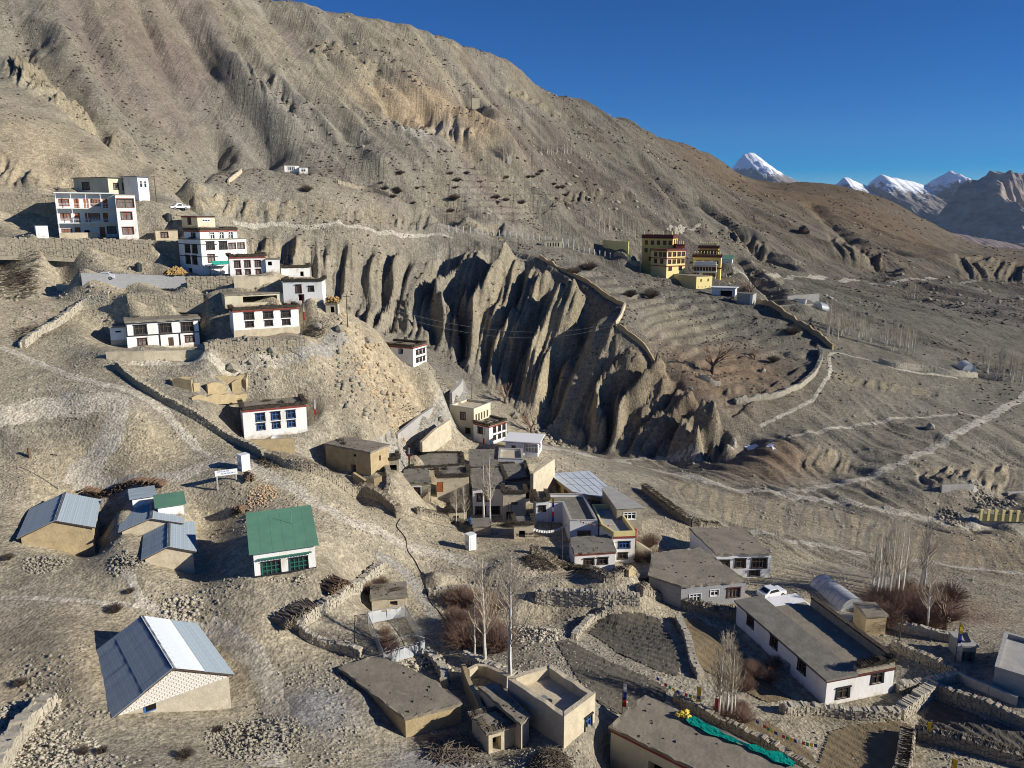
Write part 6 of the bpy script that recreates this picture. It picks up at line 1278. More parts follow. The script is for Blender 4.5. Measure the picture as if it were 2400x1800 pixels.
# ------------------------------------------------------------------ small things
def put(u, v, dz=0.): p = hit(u, v); p.z += dz; return p
def cabin(label, u, v, w_, h_, rel):
    p = put(u, v); root = empty('toilet_cabin', p, R(rel)+math.atan((1200-u)/FPX), label, 'cabin'); d_ = w_*.95
    MB().box(0, w_, 0, d_, -.4, h_).build('body', 'whitepaint', root); MB().box(-.04, w_+.04, -.04, d_+.04, h_+.002, h_+.09).build('roof', 'whitepaint', root)
    MB().box(w_*.18, w_*.82, -.035, -.002, .08, h_*.9).build('door', 'white', root)
    q = MB()
    for i in range(5): q.box(-.03, -.002, d_*.2, d_*.8, h_*.3+i*.12, h_*.3+i*.12+.05)
    q.build('vent', 'steel', root)
cabin('white cabin beside the blue-lettered signboard', 568, 1106, 1.3, 2.35, 28)
cabin('white cabin in the open below the central house', 1100, 1291, 1.25, 2.3, 32)
cabin('white cabin left of the balconied hostel', 86, 556, 2.2, 2.2, 5)
# signboard with blue lettering
p = put(507, 1152); root = empty('signboard', p, R(4)+math.atan((1200-507)/FPX), 'white signboard with two lines of blue lettering on grey posts', 'sign')
MB().box(0, 3.0, -.05, .05, 2.2, 3.0).build('board', 'whitepaint', root)
for x in (.15, 2.7): MB().box(x, x+.2, .052, .2, -.4, 2.9).build('post', 'concrete', root)
q = MB(); rr = random.Random(9)
for z, x0, x1 in ((2.72, .35, 1.9), (2.38, .85, 2.75)):
    x = x0
    while x < x1:                                     # words hanging from a head line
        wl = rr.uniform(.22, .5); wl = min(wl, x1-x); q.box(x, x+wl, -.062, -.05, z+.15, z+.18); t = x+.03
        while t < x+wl-.03:
            q.box(t, t+.025, -.062, -.05, z, z+.149)
            if rr.random() < .6: q.box(t+.026, t+.08, -.061, -.05, z+rr.uniform(.02, .1), z+rr.uniform(.105, .13))
            t += rr.uniform(.08, .12)
        x += wl+.09
q.build('lettering', 'bluepaint', root)
# wood piles
def log_pile(label, u0, v0, u1, v1, rows, n, ll=1.6, r=.09, m='logs', along=False):
    a, b = hit(u0, v0), hit(u1, v1); root = empty('log_pile', a, 0, label, 'log pile'); q = MB(); e = (b-a).normalized(); o = Vector((-e.y, e.x, 0)); rr = random.Random(int(u0))
    for i in range(n):
        t = rr.random(); p = a.lerp(b, t); p.z = ground(p.x, p.y); z = .08+rr.random()*rows*.16*(1-.5*abs(2*t-1)**3); d = o+e*rr.uniform(-.35, .35); d.z = rr.uniform(-.08, .08); l = ll*rr.uniform(.4, .6); c = p-a+Vector((0, 0, z)); rl = r*rr.uniform(.6, 1.2)
        q.tube(c-d*l, c+d*l, rl, rl*.8, 6)
    q.build('logs', m, root, kind='stuff')
log_pile('long row of stacked logs below the hairpin road', 197, 1150, 388, 1138, 5, 300)
log_pile('small log stack below the white cabin', 575, 1128, 592, 1124, 7, 60, 1.4)
log_pile('lone short log stack on the slope below the signboard', 552, 1203, 572, 1202, 7, 70, 1.4)
log_pile('firewood heaped along the sunlit stone wall', 655, 1470, 735, 1425, 8, 260, 2.2, .07, 'sticks')
log_pile('dark firewood stack right of the green-roofed house', 765, 1392, 812, 1380, 8, 140, 2.0, .08)
log_pile('loose poles leaning by the brush wall', 1285, 1322, 1345, 1360, 2, 14, 3.4, .06, 'sticks')
def stick_heap(label, u, v, r, n, ll, m='sticks', h=1., name='brushwood_heap', sx=1.):
    p = put(u, v); root = empty(name, p, 0, label, 'brushwood'); q = MB(); rr = random.Random(int(u*3))
    for i in range(n):
        a = rr.random()*6.28; d = math.sqrt(rr.random())*r; x, y = math.cos(a)*d*sx, math.sin(a)*d; z = ground(p.x+x, p.y+y)-p.z+h*(1-d/r)*rr.random()+.05; b = rr.uniform(0, 3.14); l = ll*rr.uniform(.4, 1)
        q.tube((x-math.cos(b)*l/2, y-math.sin(b)*l/2, z), (x+math.cos(b)*l/2, y+math.sin(b)*l/2, z+rr.uniform(-.3, .3)), rr.uniform(.02, .06), .02, 4)
    q.build('sticks', m, root, kind='stuff')
stick_heap('tangled heap of long grey branches in front of the mud house', 1060, 1758, 2.6, 170, 3.2, 'sticks', .9)
stick_heap('dark brush heap at the bottom centre', 1290, 1790, 1.8, 260, 1.2, 'brushpale', 1.8)
stick_heap('dark thorn heap at the left edge below the terrace', 40, 635, 4.5, 420, 2.4, 'brush', 1.6)
stick_heap('second dark thorn heap at the left edge', 30, 672, 4.5, 420, 2.4, 'brush', 1.6)
stick_heap('brown branch heap beside the stone enclosure', 75, 780, 2.8, 200, 2.2, 'sticks', 1.)
stick_heap('brush heap beside the village road bend', 1045, 928, 2.6, 160, 2., 'brushpale', 1.)
stick_heap('firewood heap above the clustered flat roofs', 985, 1068, 4., 300, 2., 'brushpale', 1.2)
stick_heap('brush bundles beside the central house', 1200, 1232, 1.8, 220, 1.4, 'brush', 1.3)
stick_heap('dark hedge of brush below the small white house', 1265, 1318, 2.6, 420, 1.2, 'brush', 1.3)
stick_heap('brush bundle right of the six-window house', 735, 778, 2.2, 200, 1.6, 'brush', 1.)
stick_heap('grey thorn heap beside the blue-window house', 640, 1080, 2.4, 260, 1.6, 'brushpale', 1.2)
def straw(label, u, v, r, h, dz=0.):
    p = put(u, v, dz); root = MB()
    for i in range(110):
        a = rnd.random()*6.28; d = math.sqrt(rnd.random())*r; root.rock((math.cos(a)*d, math.sin(a)*d, h*(1-(d/r)**2)*rnd.uniform(.3, .8)+.1), r*.28)
    root.build('straw_stack', 'straw', loc=p, label=label, cat='straw stack')
straw('golden straw stack behind the grey block wall', 415, 662, 2., 1.9, 1.6)
straw('big straw stack on the yard beside the grey block house', 1612, 1318, 1.9, 1.7)
# vertical poles, flags
def pole(label, u, v, h_, r=.07, m='wood', lamp=False, flag=None, name='utility_pole', cat='pole', cross=False):
    p = put(u, v); root = empty(name, p, rnd.uniform(-.3, .3), label, cat); MB().tube((0, 0, -.4), (0, 0, h_), r, r*.7, 6).build('shaft', m, root)
    if cross: MB().box(-.6, .6, -.05, .05, h_-.5, h_-.38).build('crossarm', 'wood', root)
    if lamp:
        MB().tube((0, 0, h_-.1), (.9, 0, h_+.1), .04, .04, 5).build('lamp_arm', 'steel', root); MB().box(.8, 1.3, -.12, .12, h_+.02, h_+.12).build('lamp_head', 'whitepaint', root)
    if flag:
        n = len(flag); z1 = h_-.1; z0 = h_*.25
        for i, c in enumerate(flag):
            za, zb = z1-(z1-z0)*i/n, z1-(z1-z0)*(i+1)/n; q = MB(); s = .14 if n > 1 else .16
            for j in range(3):
                a0, a1 = za+(zb-za)*j/3, za+(zb-za)*(j+1)/3; k0, k1 = .06*math.sin(j*2+i), .06*math.sin(j*2+2+i)
                q.hexa([(.05, k1, a1), (.05+s*2.2, k1-.12, a1), (.05+s*2.2, k1-.09, a1), (.05, k1+.03, a1)], [(.05, k0, a0), (.05+s*2.2, k0-.12, a0), (.05+s*2.2, k0-.09, a0), (.05, k0+.03, a0)])
            q.build('flag', 'fl_'+c, root)
    return root
pole('tall pale electric pole at the far left slope', 137, 1147, 5.6, .08, 'concrete', cross=True)
pole('wooden pole behind the highest house', 367, 474, 6.5, .1, 'wood', cross=True)
pole('thin dark pole below the six-window house', 709, 840, 6., .06, 'steel')
pole('dark electric pole on the ridge edge', 815, 767, 6.5, .1, 'wood', cross=True)
pole('street lamp on the field terrace', 1497, 797, 8., .07, 'steel', lamp=True, name='street_lamp', cat='lamp')
pole('thin pole below the monastery block', 1607, 724, 8., .07, 'steel')
pole('leaning dark pole in front of the small white house', 1317, 1338, 6.6, .07, 'wood')
pole('pole beside the metal-roofed house', 1450, 1150, 6., .06, 'concrete')
pole('electric pole behind the long house yard', 2105, 1522, 5., .09, 'wood', cross=True)
pole('short rusty stump post at the far left', 70, 1072, 1.4, .28, 'logs', name='post', cat='post')
pole('pole at the village road bend', 1105, 935, 4.5, .08, 'wood')
FL5 = ('yellow', 'blue', 'white', 'red', 'blue')
pole('tall five-coloured prayer flag in front of the grey-roofed house', 1293, 1240, 5.6, .05, 'wood', flag=FL5, name='prayer_flag_pole', cat='flag pole')
pole('white and red prayer flag beside the corner white house', 1132, 1054, 5., .05, 'wood', flag=('white', 'white', 'red'), name='prayer_flag_pole', cat='flag pole')
pole('red and white prayer flag right of the blue-window house', 737, 985, 4., .05, 'wood', flag=('white', 'white', 'red'), name='prayer_flag_pole', cat='flag pole')
pole('red and blue prayer flag on the mast right of the six-window house', 712, 770, 6.6, .05, 'wood', flag=('red', 'white', 'red'), name='prayer_flag_pole', cat='flag pole')
pole('yellow and blue prayer flag mast by the pillared shed', 2238, 1552, 5., .06, 'wood', flag=('yellow', 'blue', 'white'), name='prayer_flag_pole', cat='flag pole')
pole('white and blue prayer flag left of the tarpaulin roof', 1458, 1676, 3.6, .05, 'wood', flag=('white', 'blue', 'red'), name='prayer_flag_pole', cat='flag pole')
pole('white flag post at the far end of the long house', 1781, 1444, 2.6, .07, 'whitepaint', flag=('white', 'blue'), name='prayer_flag_pole', cat='flag pole')
pole('green and red prayer flag left of the clustered roofs', 958, 1108, 5., .05, 'wood', flag=('white', 'red', 'green'), name='prayer_flag_pole', cat='flag pole')
pole('yellow flag at the corner of the bottom brush fence', 2168, 1738, 2.3, .04, 'wood', flag=('yellow',), name='prayer_flag_pole', cat='flag pole')
pole('small yellow flag at the bottom edge', 2228, 1815, 1.8, .04, 'wood', flag=('yellow',), name='prayer_flag_pole', cat='flag pole')
pole('yellow flag between tarpaulin roof and poplar clump', 1632, 1655, 2.4, .04, 'wood', flag=('yellow',), name='prayer_flag_pole', cat='flag pole')
pole('red flag beside the poplar clump', 1674, 1684, 2.4, .04, 'wood', flag=('red',), name='prayer_flag_pole', cat='flag pole')
pole('red flag on the long house courtyard wall', 1998, 1510, 2., .04, 'wood', flag=('red',), name='prayer_flag_pole', cat='flag pole')
pole('yellow flag in the yard before the plastic tunnel', 1882, 1436, 2., .04, 'wood', flag=('yellow',), name='prayer_flag_pole', cat='flag pole')
pole('green flag right of the clustered roofs', 1228, 1118, 3.5, .04, 'wood', flag=('green',), name='prayer_flag_pole', cat='flag pole')
pole('pale green flag on the small white house', 1366, 1300, 3.2, .04, 'wood', flag=('green',), name='prayer_flag_pole', cat='flag pole')
pole('red flag right of the yellow parapet', 1484, 1300, 4.5, .04, 'wood', flag=('red',), name='prayer_flag_pole', cat='flag pole')
def flag_string(label, A, B, sag, n, cols, size=.3):
    root = empty('prayer_flag_string', A, 0, label, 'prayer flags'); d = B-A; q = MB(); P = []
    for i in range(n+1): t = i/n; P.append(d*t-Vector((0, 0, sag*4*t*(1-t))))
    for a, b in zip(P[:-1], P[1:]): q.tube(a, b, .015, .015, 3)
    q.build('cord', 'fl_white', root); e = d.normalized()
    for i in range(n):
        c = (P[i]+P[i+1])/2; k = size*.5; o = Vector((-e.y, e.x, 0))*rnd.uniform(.03, .12)
        a, b = c-e*k*.9, c+e*k*.9; dn = Vector((0, 0, size*1.15)); t = Vector((-e.y, e.x, 0))*.01
        MB().hexa([tuple(a-dn+o), tuple(b-dn+o), tuple(b-dn+o+t), tuple(a-dn+o+t)], [tuple(a), tuple(b), tuple(b+t), tuple(a+t)]).build('flag', 'fl_'+cols[i % len(cols)], root)
C5 = ('blue', 'white', 'red', 'green', 'yellow')
flag_string('colourful prayer flag string sagging over the bottom field', put(1768, 1720, 1.7), put(1912, 1792, 2.2), .5, 16, C5, .36)
flag_string('prayer flags along the far edge of the tarpaulin roof', put(1535, 1636, 2.6), put(1650, 1672, 2.0), .6, 12, C5, .34)
flag_string('white prayer flags strung before the small white house', put(1250, 1268, 2.2), put(1330, 1262, 2.6), .8, 14, ('white',), .38)
flag_string('small faded prayer flags over the small white house roof', put(1350, 1280, 4.5), put(1440, 1295, 4.8), .4, 14, ('white', 'yellow', 'red'), .28)
flag_string('pale prayer flags tied to the leaning poplar', put(2184, 1440, 5.), put(2218, 1470, 1.), .3, 10, ('white',), .3)
flag_string('prayer flags on the flat roof by the pavilion house', put(1160, 1100, 3.2), put(1230, 1098, 3.2), .5, 16, ('white', 'blue', 'white', 'red', 'green'), .35)
def cable(label, A, B, sag, r=.03, m='steel', name='overhead_cable', cat='cable', n=24):
    q = MB(); d = B-A; P = [d*(i/n)-Vector((0, 0, sag*4*(i/n)*(1-i/n))) for i in range(n+1)]
    for a, b in zip(P[:-1], P[1:]): q.tube(a, b, r, r, 4)
    q.build(name, m, loc=A, label=label, cat=cat)
a, b = put(815, 767, 6.2), put(1450, 765, 1.5)
cable('upper overhead cable crossing the ravine', a, b, 5., .012, 'steel'); cable('lower overhead cable crossing the ravine', a-Vector((0, 0, .6)), b-Vector((0, 0, .5)), 6., .012, 'steel')
a, b = put(930, 1215, 1.2), put(1317, 1338, 5.4)
cable('overhead cable from the brush wall to the leaning pole', a, b, 1.5, .025, 'pipe')
# black hose on the ground
q = MB(); L = world_line([(938, 1216), (930, 1235), (950, 1262), (955, 1290), (975, 1320), (995, 1350), (1000, 1390), (1025, 1430), (1060, 1480)]); P = [Vector((x, y, ground(x, y)+.08)) for x, y in L]
for a, b in zip(P[:-1], P[1:]): q.tube(a-P[0], b-P[0], .07, .07, 5)
q.build('water_hose', 'pipe', loc=P[0], label='black water hose snaking down the bare slope', cat='hose')
# satellite dish
p = put(648, 1048, .3); q = MB(); n = 16
vs = [(0, 0, 0)]+[(math.cos(6.283*i/n)*.85, -.25, math.sin(6.283*i/n)*.85) for i in range(n)]
root = empty('satellite_dish', p, .4, 'round white satellite dish in the garden of the blue-window house', 'dish')
o = MB().add([(0, .1, 1.)]+[(x, y, z+1.) for x, y, z in vs[1:]], [(0, i+1, (i+1) % n+1) for i in range(n)]).build('reflector', 'whitepaint', root); MB().tube((0, .1, -.3), (0, .1, 1), .05, .05, 6).build('mast', 'steel', root); MB().tube((0, -.1, .5), (0, -.9, .95), .025, .025, 4).build('feed_arm', 'steel', root)
# stupa
p = put(681, 712, -.2); root = empty('stupa', p, R(15), 'small white stepped stupa in front of the dark-eaved white house', 'stupa')
q = MB()
for i in range(4): s = 1.15-.22*i; q.box(-s, s, -s, s, .5*i+(.9 if i else -1), .5*i+1.4)
q.build('stepped_base', 'white', root)
q = MB(); prof = [(.42, 2.9), (.62, 3.2), (.66, 3.6), (.5, 3.95), (.2, 4.1)]; n = 10
for (r0, z0), (r1, z1) in zip(prof[:-1], prof[1:]): q.tube((0, 0, z0), (0, 0, z1), r0, r1, n)
q.build('dome', 'white', root); MB().tube((0, 0, 4.1), (0, 0, 5.1), .16, .04, 8).build('spire', 'paleyellow', root)
# water tanks
def tank(label, u, v, r, h, m='tank', dz=0.):
    p = put(u, v, dz); root = empty('water_tank', p, 0, label, 'water tank'); q = MB(); q.tube((0, 0, -.2), (0, 0, h*.85), r, r, 14); q.tube((0, 0, h*.85), (0, 0, h), r, r*.35, 14); q.build('body', m, root); MB().tube((0, 0, h), (0, 0, h+.12), r*.33, r*.33, 10).build('lid', m, root)
    q = MB(); 
    for i in range(4): q.tube((0, 0, h*(.15+.18*i)), (0, 0, h*(.18+.18*i)), r*1.04, r*1.04, 14)
    q.build('rib', m, root)
tank('black water tank on the slope behind the small upper house', 395, 517, .8, 1.7); tank('dark barrel on the terrace behind the grey wall', 325, 634, .7, 1.6)
tank('blue water drum beside the village poplar', 1103, 1226, .5, .9, 'bluepaint')
# cars
def car(label, u, v, yaw, s=1., name='parked_car', pickup=False, dz=0.):
    p = put(u, v, dz); root = empty(name, p, yaw, label, 'car' if not pickup else 'pickup')
    prof = [(-1.95, .35), (-2., .7), (-1.85, .92), (-1.0, 1.0), (-.35, 1.45), (.9, 1.5), (1.6, 1.08), (1.95, 1.0), (2.0, .6), (1.95, .32)] if not pickup else [(-2.2, .45), (-2.25, .85), (-1.2, 1.0), (-.7, 1.6), (.5, 1.62), (.7, 1.05), (2.3, 1.05), (2.35, .5)]
    n = len(prof); q = MB(); W = .82
    def wd(z): return W-.14*max(0, (z-.95)/.55)
    q.add([(x, -wd(z), z) for x, z in prof]+[(x, wd(z), z) for x, z in prof], [tuple(range(n)), tuple(range(2*n-1, n-1, -1))]+[(i, n+i, n+(i+1) % n, (i+1) % n) for i in range(n)]); q.build('body', 'carpaint', root)
    g = MB(); g.hexa([(-.92, -.66, 1.06), (-.90, .66, 1.06), (-.36, .62, 1.40), (-.36, -.62, 1.40)], [(-.97, -.66, 1.09), (-.95, .66, 1.09), (-.41, .62, 1.43), (-.41, -.62, 1.43)]); g.build('windscreen', 'glass', root)
    for sd in (-1, 1):
        g = MB(); y = sd*.80; g.hexa([(-.75, y, 1.02), (1.2 if not pickup else .45, y, 1.02), (1.2 if not pickup else .45, y+sd*.015, 1.02), (-.75, y+sd*.015, 1.02)], [(-.3, y-sd*.09, 1.38), (.85 if not pickup else .4, y-sd*.09, 1.38), (.85 if not pickup else .4, y-sd*.06, 1.38), (-.3, y-sd*.06, 1.38)]); g.build('side_window', 'glass', root)
    if not pickup: MB().hexa([(1.55, -.6, 1.12), (1.55, .6, 1.12), (1.0, .56, 1.42), (1.0, -.56, 1.42)], [(1.6, -.6, 1.14), (1.6, .6, 1.14), (1.05, .56, 1.45), (1.05, -.56, 1.45)]).build('rear_window', 'glass', root)
    for x in (-1.25, 1.25):
        for sd in (-1, 1):
            wq = MB().tube((x, sd*.66, .32), (x, sd*.86, .32), .33, .33, 14).build('wheel', 'rubber', root); MB().tube((x, sd*.861, .32), (x, sd*.875, .32), .2, .2, 10).build('hubcap', 'steel', wq)
    for sd in (-.55, .55): MB().box(-2.03, -1.9, sd-.17, sd+.17, .68, .82).build('headlight', 'glass', root)
    root.scale = (s, s, s)
car('white hatchback parked in the yard of the valley white house', 1808, 1398, R(205))
car('white pickup truck parked on the terrace above the tallest house', 422, 492, R(30), 1., 'parked_pickup', True)
car('white van roof showing above the grey block wall', 246, 655, R(10), 1., 'parked_van')
# plastic tunnel greenhouse
def tunnel(label, u0, v0, u1, v1, r, name='greenhouse_tunnel'):
    a, b = hit(u0, v0), hit(u1, v1); root = empty(name, a, math.atan2(b.y-a.y, b.x-a.x), label, 'greenhouse'); L = math.hypot(b.x-a.x, b.y-a.y); n = 14; nb = 7; dz = b.z-a.z
    for j in range(nb):                               # one plastic panel per bay
        q = MB(); x0, x1 = L*j/nb, L*(j+1)/nb; vs = []
        for x in (x0, x1):
            for i in range(n+1): t = math.pi*i/n; vs.append((x, math.cos(t)*r, dz*x/L+math.sin(t)*r*1.05-.15))
        q.add(vs, [(i, i+1, n+2+i, n+1+i) for i in range(n)]); q.build('plastic_panel', 'film', root, smooth=True)
    for j in range(nb+1):
        q = MB(); x = L*j/nb
        for i in range(n): t0, t1 = math.pi*i/n, math.pi*(i+1)/n; q.tube((x, math.cos(t0)*r*1.01, dz*x/L+math.sin(t0)*r*1.06-.15), (x, math.cos(t1)*r*1.01, dz*x/L+math.sin(t1)*r*1.06-.15), .035, .035, 4)
        q.build('hoop', 'steel', root)
    for x, s in ((0, 0), (L, 1)):
        q = MB(); vs = [(x, 0, dz*s)]+[(x, math.cos(math.pi*i/n)*r, dz*s+math.sin(math.pi*i/n)*r*1.05-.15) for i in range(n+1)]; q.add(vs, [(0, i+1, i+2) for i in range(n)]); q.build('end_panel', 'film', root)
fm = bpy.data.materials.new('film'); fm.use_nodes = True; MATS['film'] = fm; B = fm.node_tree.nodes['Principled BSDF']; B.inputs['Base Color'].default_value = (.62, .65, .67, 1); B.inputs['Roughness'].default_value = .3; B.inputs['Alpha'].default_value = .62
tunnel('grey translucent plastic tunnel greenhouse beside the poplar thicket', 1925, 1375, 2000, 1432, 1.9)
tunnel('small white plastic tunnel on the far right terrace', 2258, 862, 2272, 872, 2.6)
tunnel('small white tent-like tunnel beside the roadside pen', 1915, 722, 1932, 727, 2.6)
# open plastic-walled plot (unroofed hoop greenhouse)
cn = [hit(862, 1462), hit(950, 1445), hit(995, 1530), hit(900, 1560)]; root = empty('plastic_walled_plot', cn[0], 0, 'unroofed greenhouse plot with ragged plastic walls below the small mud box', 'greenhouse'); o0 = cn[0]; hh = 1.5
for a, b in ((0, 1), (1, 2), (2, 3), (3, 0)):
    A, B_ = cn[a]-o0, cn[b]-o0; q = MB(); n = 8
    for i in range(n):
        p, r_ = A.lerp(B_, i/n), A.lerp(B_, (i+1)/n); k0, k1 = hh*rnd.uniform(.75, 1), hh*rnd.uniform(.75, 1); w0 = Vector((rnd.uniform(-.1, .1), rnd.uniform(-.1, .1), 0))
        q.add([tuple(p), tuple(r_), tuple(r_+w0+Vector((0, 0, k1))), tuple(p+w0+Vector((0, 0, k0)))], [(0, 1, 2, 3)])
    q.build('plastic_wall', 'film', root); MB().tube(A+Vector((0, 0, hh)), B_+Vector((0, 0, hh)), .05, .05, 5).build('rail', 'steel', root)
for c in cn: MB().tube(c-o0-Vector((0, 0, .3)), c-o0+Vector((0, 0, hh+.1)), .06, .06, 5).build('post', 'steel', root)
q = MB(); A, B_ = cn[3]-o0+Vector((0, 0, hh)), cn[2]-o0+Vector((0, 0, hh))
for i in range(10): p, r_ = A.lerp(B_, i/10)+Vector((0, .6, math.sin(math.pi*i/10)*.9)), A.lerp(B_, (i+1)/10)+Vector((0, .6, math.sin(math.pi*(i+1)/10)*.9)); q.tube(p, r_, .04, .04, 4)
q.build('hoop', 'steel', root)
# tarpaulin and sacks on the bottom roof
kd = [k for k in POLYS if k['name'] == 'tarp_roof_house'][0]; Q = kd['Q']; zt = Q[0][2]+.3; A, B_ = Vector(Q[3][:2]), Vector(Q[2][:2]); ed = (B_-A).normalized(); inw = Vector((ed.y, -ed.x)); LL = (B_-A).length; o0 = A+ed*LL*.30+inw*.5
if inw.dot(Vector(Q[0][:2])-A) < 0: inw = -inw; o0 = A+ed*LL*.30+inw*.5
q = MB(); n = 44; V = []; rr = random.Random(3)
for i in range(n+1):
    t = i/n; wd = .55+.25*math.sin(t*9)+.15*math.sin(t*31); base_ = .25*math.sin(t*5)
    for j in range(7):
        s = j/6; p = ed*(LL*.62*t)+inw*(base_+(s-.5)*1.5*wd); V.append((p.x, p.y, .06+.14*abs(math.sin(t*13+s*5))*rr.uniform(.8, 1.05)+.03*rr.random()))
q.add(V, [(i*7+j, i*7+j+1, (i+1)*7+j+1, (i+1)*7+j) for i in range(n) for j in range(6)]); q.build('green_tarpaulin', 'tarp', loc=(o0.x, o0.y, zt), label='long crumpled green tarpaulin lying on the bottom mud roof', cat='tarpaulin')
q = MB()
for i in range(22): q.rock((rnd.uniform(-.7, .7), rnd.uniform(-.5, .5), .15+.2*rnd.random()), .26)
q.build('yellow_sack', 'sack', loc=(o0.x-ed.x*.5, o0.y-ed.y*.5, zt), label='crumpled yellow sacking at the end of the green tarpaulin', cat='sack')
# ladder, stair of the yellow block
rt = ROOTS['yellow_block']; q = MB(); s = 4.2
for i in range(8): q.box(s*.55+i*.28, s*.55+i*.28+.3, -1.1, -.02, -1, .2+i*.3)
q.build('stair', 'mudlight', rt); q = MB()
for i in range(9): q.tube((s*.55+i*.28, -1.05, .1+i*.3), (s*.55+i*.28, -1.05, 1.0+i*.3), .025, .025, 4)
q.tube((s*.55, -1.05, 1.), (s*.55+8*.28, -1.05, 1.+8*.3), .03, .03, 4); q.build('railing', 'wood', rt)
p = put(1192, 1226); root = empty('ladder', p, 0, 'wooden ladder leaning on the plank-faced barn', 'ladder')
for x in (0, .5): MB().tube((x, 0, 0), (x, .5, 3.6), .04, .04, 5).build('rail', 'wood', root)
for i in range(9): MB().tube((0, .05+.05*i, .35*i+.3), (.5, .05+.05*i, .35*i+.3), .025, .025, 4).build('rung', 'wood', root)
# white fence posts in front of the cemetery-like terrace
def post_row(label, a, b, n, h_, m='whitepaint'):
    A = hit(*a); root = empty('post_fence', A, 0, label, 'fence'); me_ = MB().box(-.16, .16, -.16, .16, -.6, h_).mesh('post', m)
    for i in range(n): t = i/(n-1); p = hit(a[0]+(b[0]-a[0])*t, a[1]+(b[1]-a[1])*t); link('post', me_, root, p-A)
post_row('upper row of white fence posts above the cliffs', (1130, 548), (1345, 574), 17, 2.4)
post_row('lower row of white fence posts beside the kiosk', (1320, 580), (1430, 604), 10, 2.2)
post_row('short row of white posts left of the grey dam wall', (1052, 542), (1120, 548), 5, 2.4)
# yellow balustrade at the right
A = hit(2298, 1214); root = empty('yellow_balustrade', A, 0, 'yellow crenellated balustrade on the right roadside wall', 'balustrade')
for i in range(8): t = i/7; p = unproj(2300+120*t, 1207+4*t, 157.6-1.6*t); MB().box(-.35, .35, -.2, .2, -1.2, 1.3).build('post', 'paleyellow', root, loc=Vector(p)-A)
a, b = unproj(2298, 1208, 157.7)-np.array(A), unproj(2420, 1212, 156)-np.array(A); MB().hexa([tuple(a+(0, -.1, -1.2)), tuple(b+(0, -.1, -1.2)), tuple(b+(0, .2, -1.2)), tuple(a+(0, .2, -1.2))], [tuple(a+(0, -.1, .3)), tuple(b+(0, -.1, .3)), tuple(b+(0, .2, .3)), tuple(a+(0, .2, .3))]).build('parapet', 'paleyellow', root)
# ice patches
for i, (u, v, r_, lab) in enumerate(((1760, 1050, 3., 'patch of old white ice in the gully, left'), (1808, 1045, 2.4, 'patch of old white ice in the gully, right'))):
    p = hit(u, v); q = MB(); n = 14; vs = []; rr = random.Random(i)
    for j in range(n): a = 6.283*j/n; d = r_*rr.uniform(.2, 1.0); x, y = p.x+math.cos(a)*d*.7, p.y+math.sin(a)*d*1.2; vs.append((x-p.x, y-p.y, ground(x, y)-p.z+.05))
    q.add(vs+[(0, 0, .08)], [(j, (j+1) % n, n) for j in range(n)]); q.build('ice_patch', 'ice', loc=p, label=lab, cat='ice')
# boulders
for lab, u, v, r_ in (('big dark square boulder high on the brown slope', 1885, 545, 4.2), ('pale boulder beside the corner white house', 1207, 978, 1.5), ('boulder on the slope below the six-window house', 637, 825, .9), ('round boulder right of the six-window house', 745, 768, 1.0), ('pale boulder on the ridge slope', 862, 800, .9), ('lone boulder on the right slope', 2180, 1005, 1.4), ('round boulder on the lower terrace', 1788, 872, 1.1), ('boulder beside the path to the ravine', 1035, 985, .9), ('flat boulder by the hairpin road', 545, 866, 1.1), ('tan boulder above the ridge slope', 795, 775, 1.1)):
    p = put(u, v, r_*.2); rr = random.Random(int(u)); g = 1.618; T = [Vector(t)/1.9 for t in ((-1,g,0),(1,g,0),(-1,-g,0),(1,-g,0),(0,-1,g),(0,1,g),(0,-1,-g),(0,1,-g),(g,0,-1),(g,0,1),(-g,0,-1),(-g,0,1))]
    q = MB().add([tuple(t*r_*rr.uniform(.75, 1.2)) for t in T], [(0,11,5),(0,5,1),(0,1,7),(0,7,10),(0,10,11),(1,5,9),(5,11,4),(11,10,2),(10,7,6),(7,1,8),(3,9,4),(3,4,2),(3,2,6),(3,6,8),(3,8,9),(4,9,5),(2,4,11),(6,2,10),(8,6,7),(9,8,1)]); q.build('boulder', 'rock' if 'dark' not in lab else 'darkbark', loc=p, label=lab, cat='boulder')
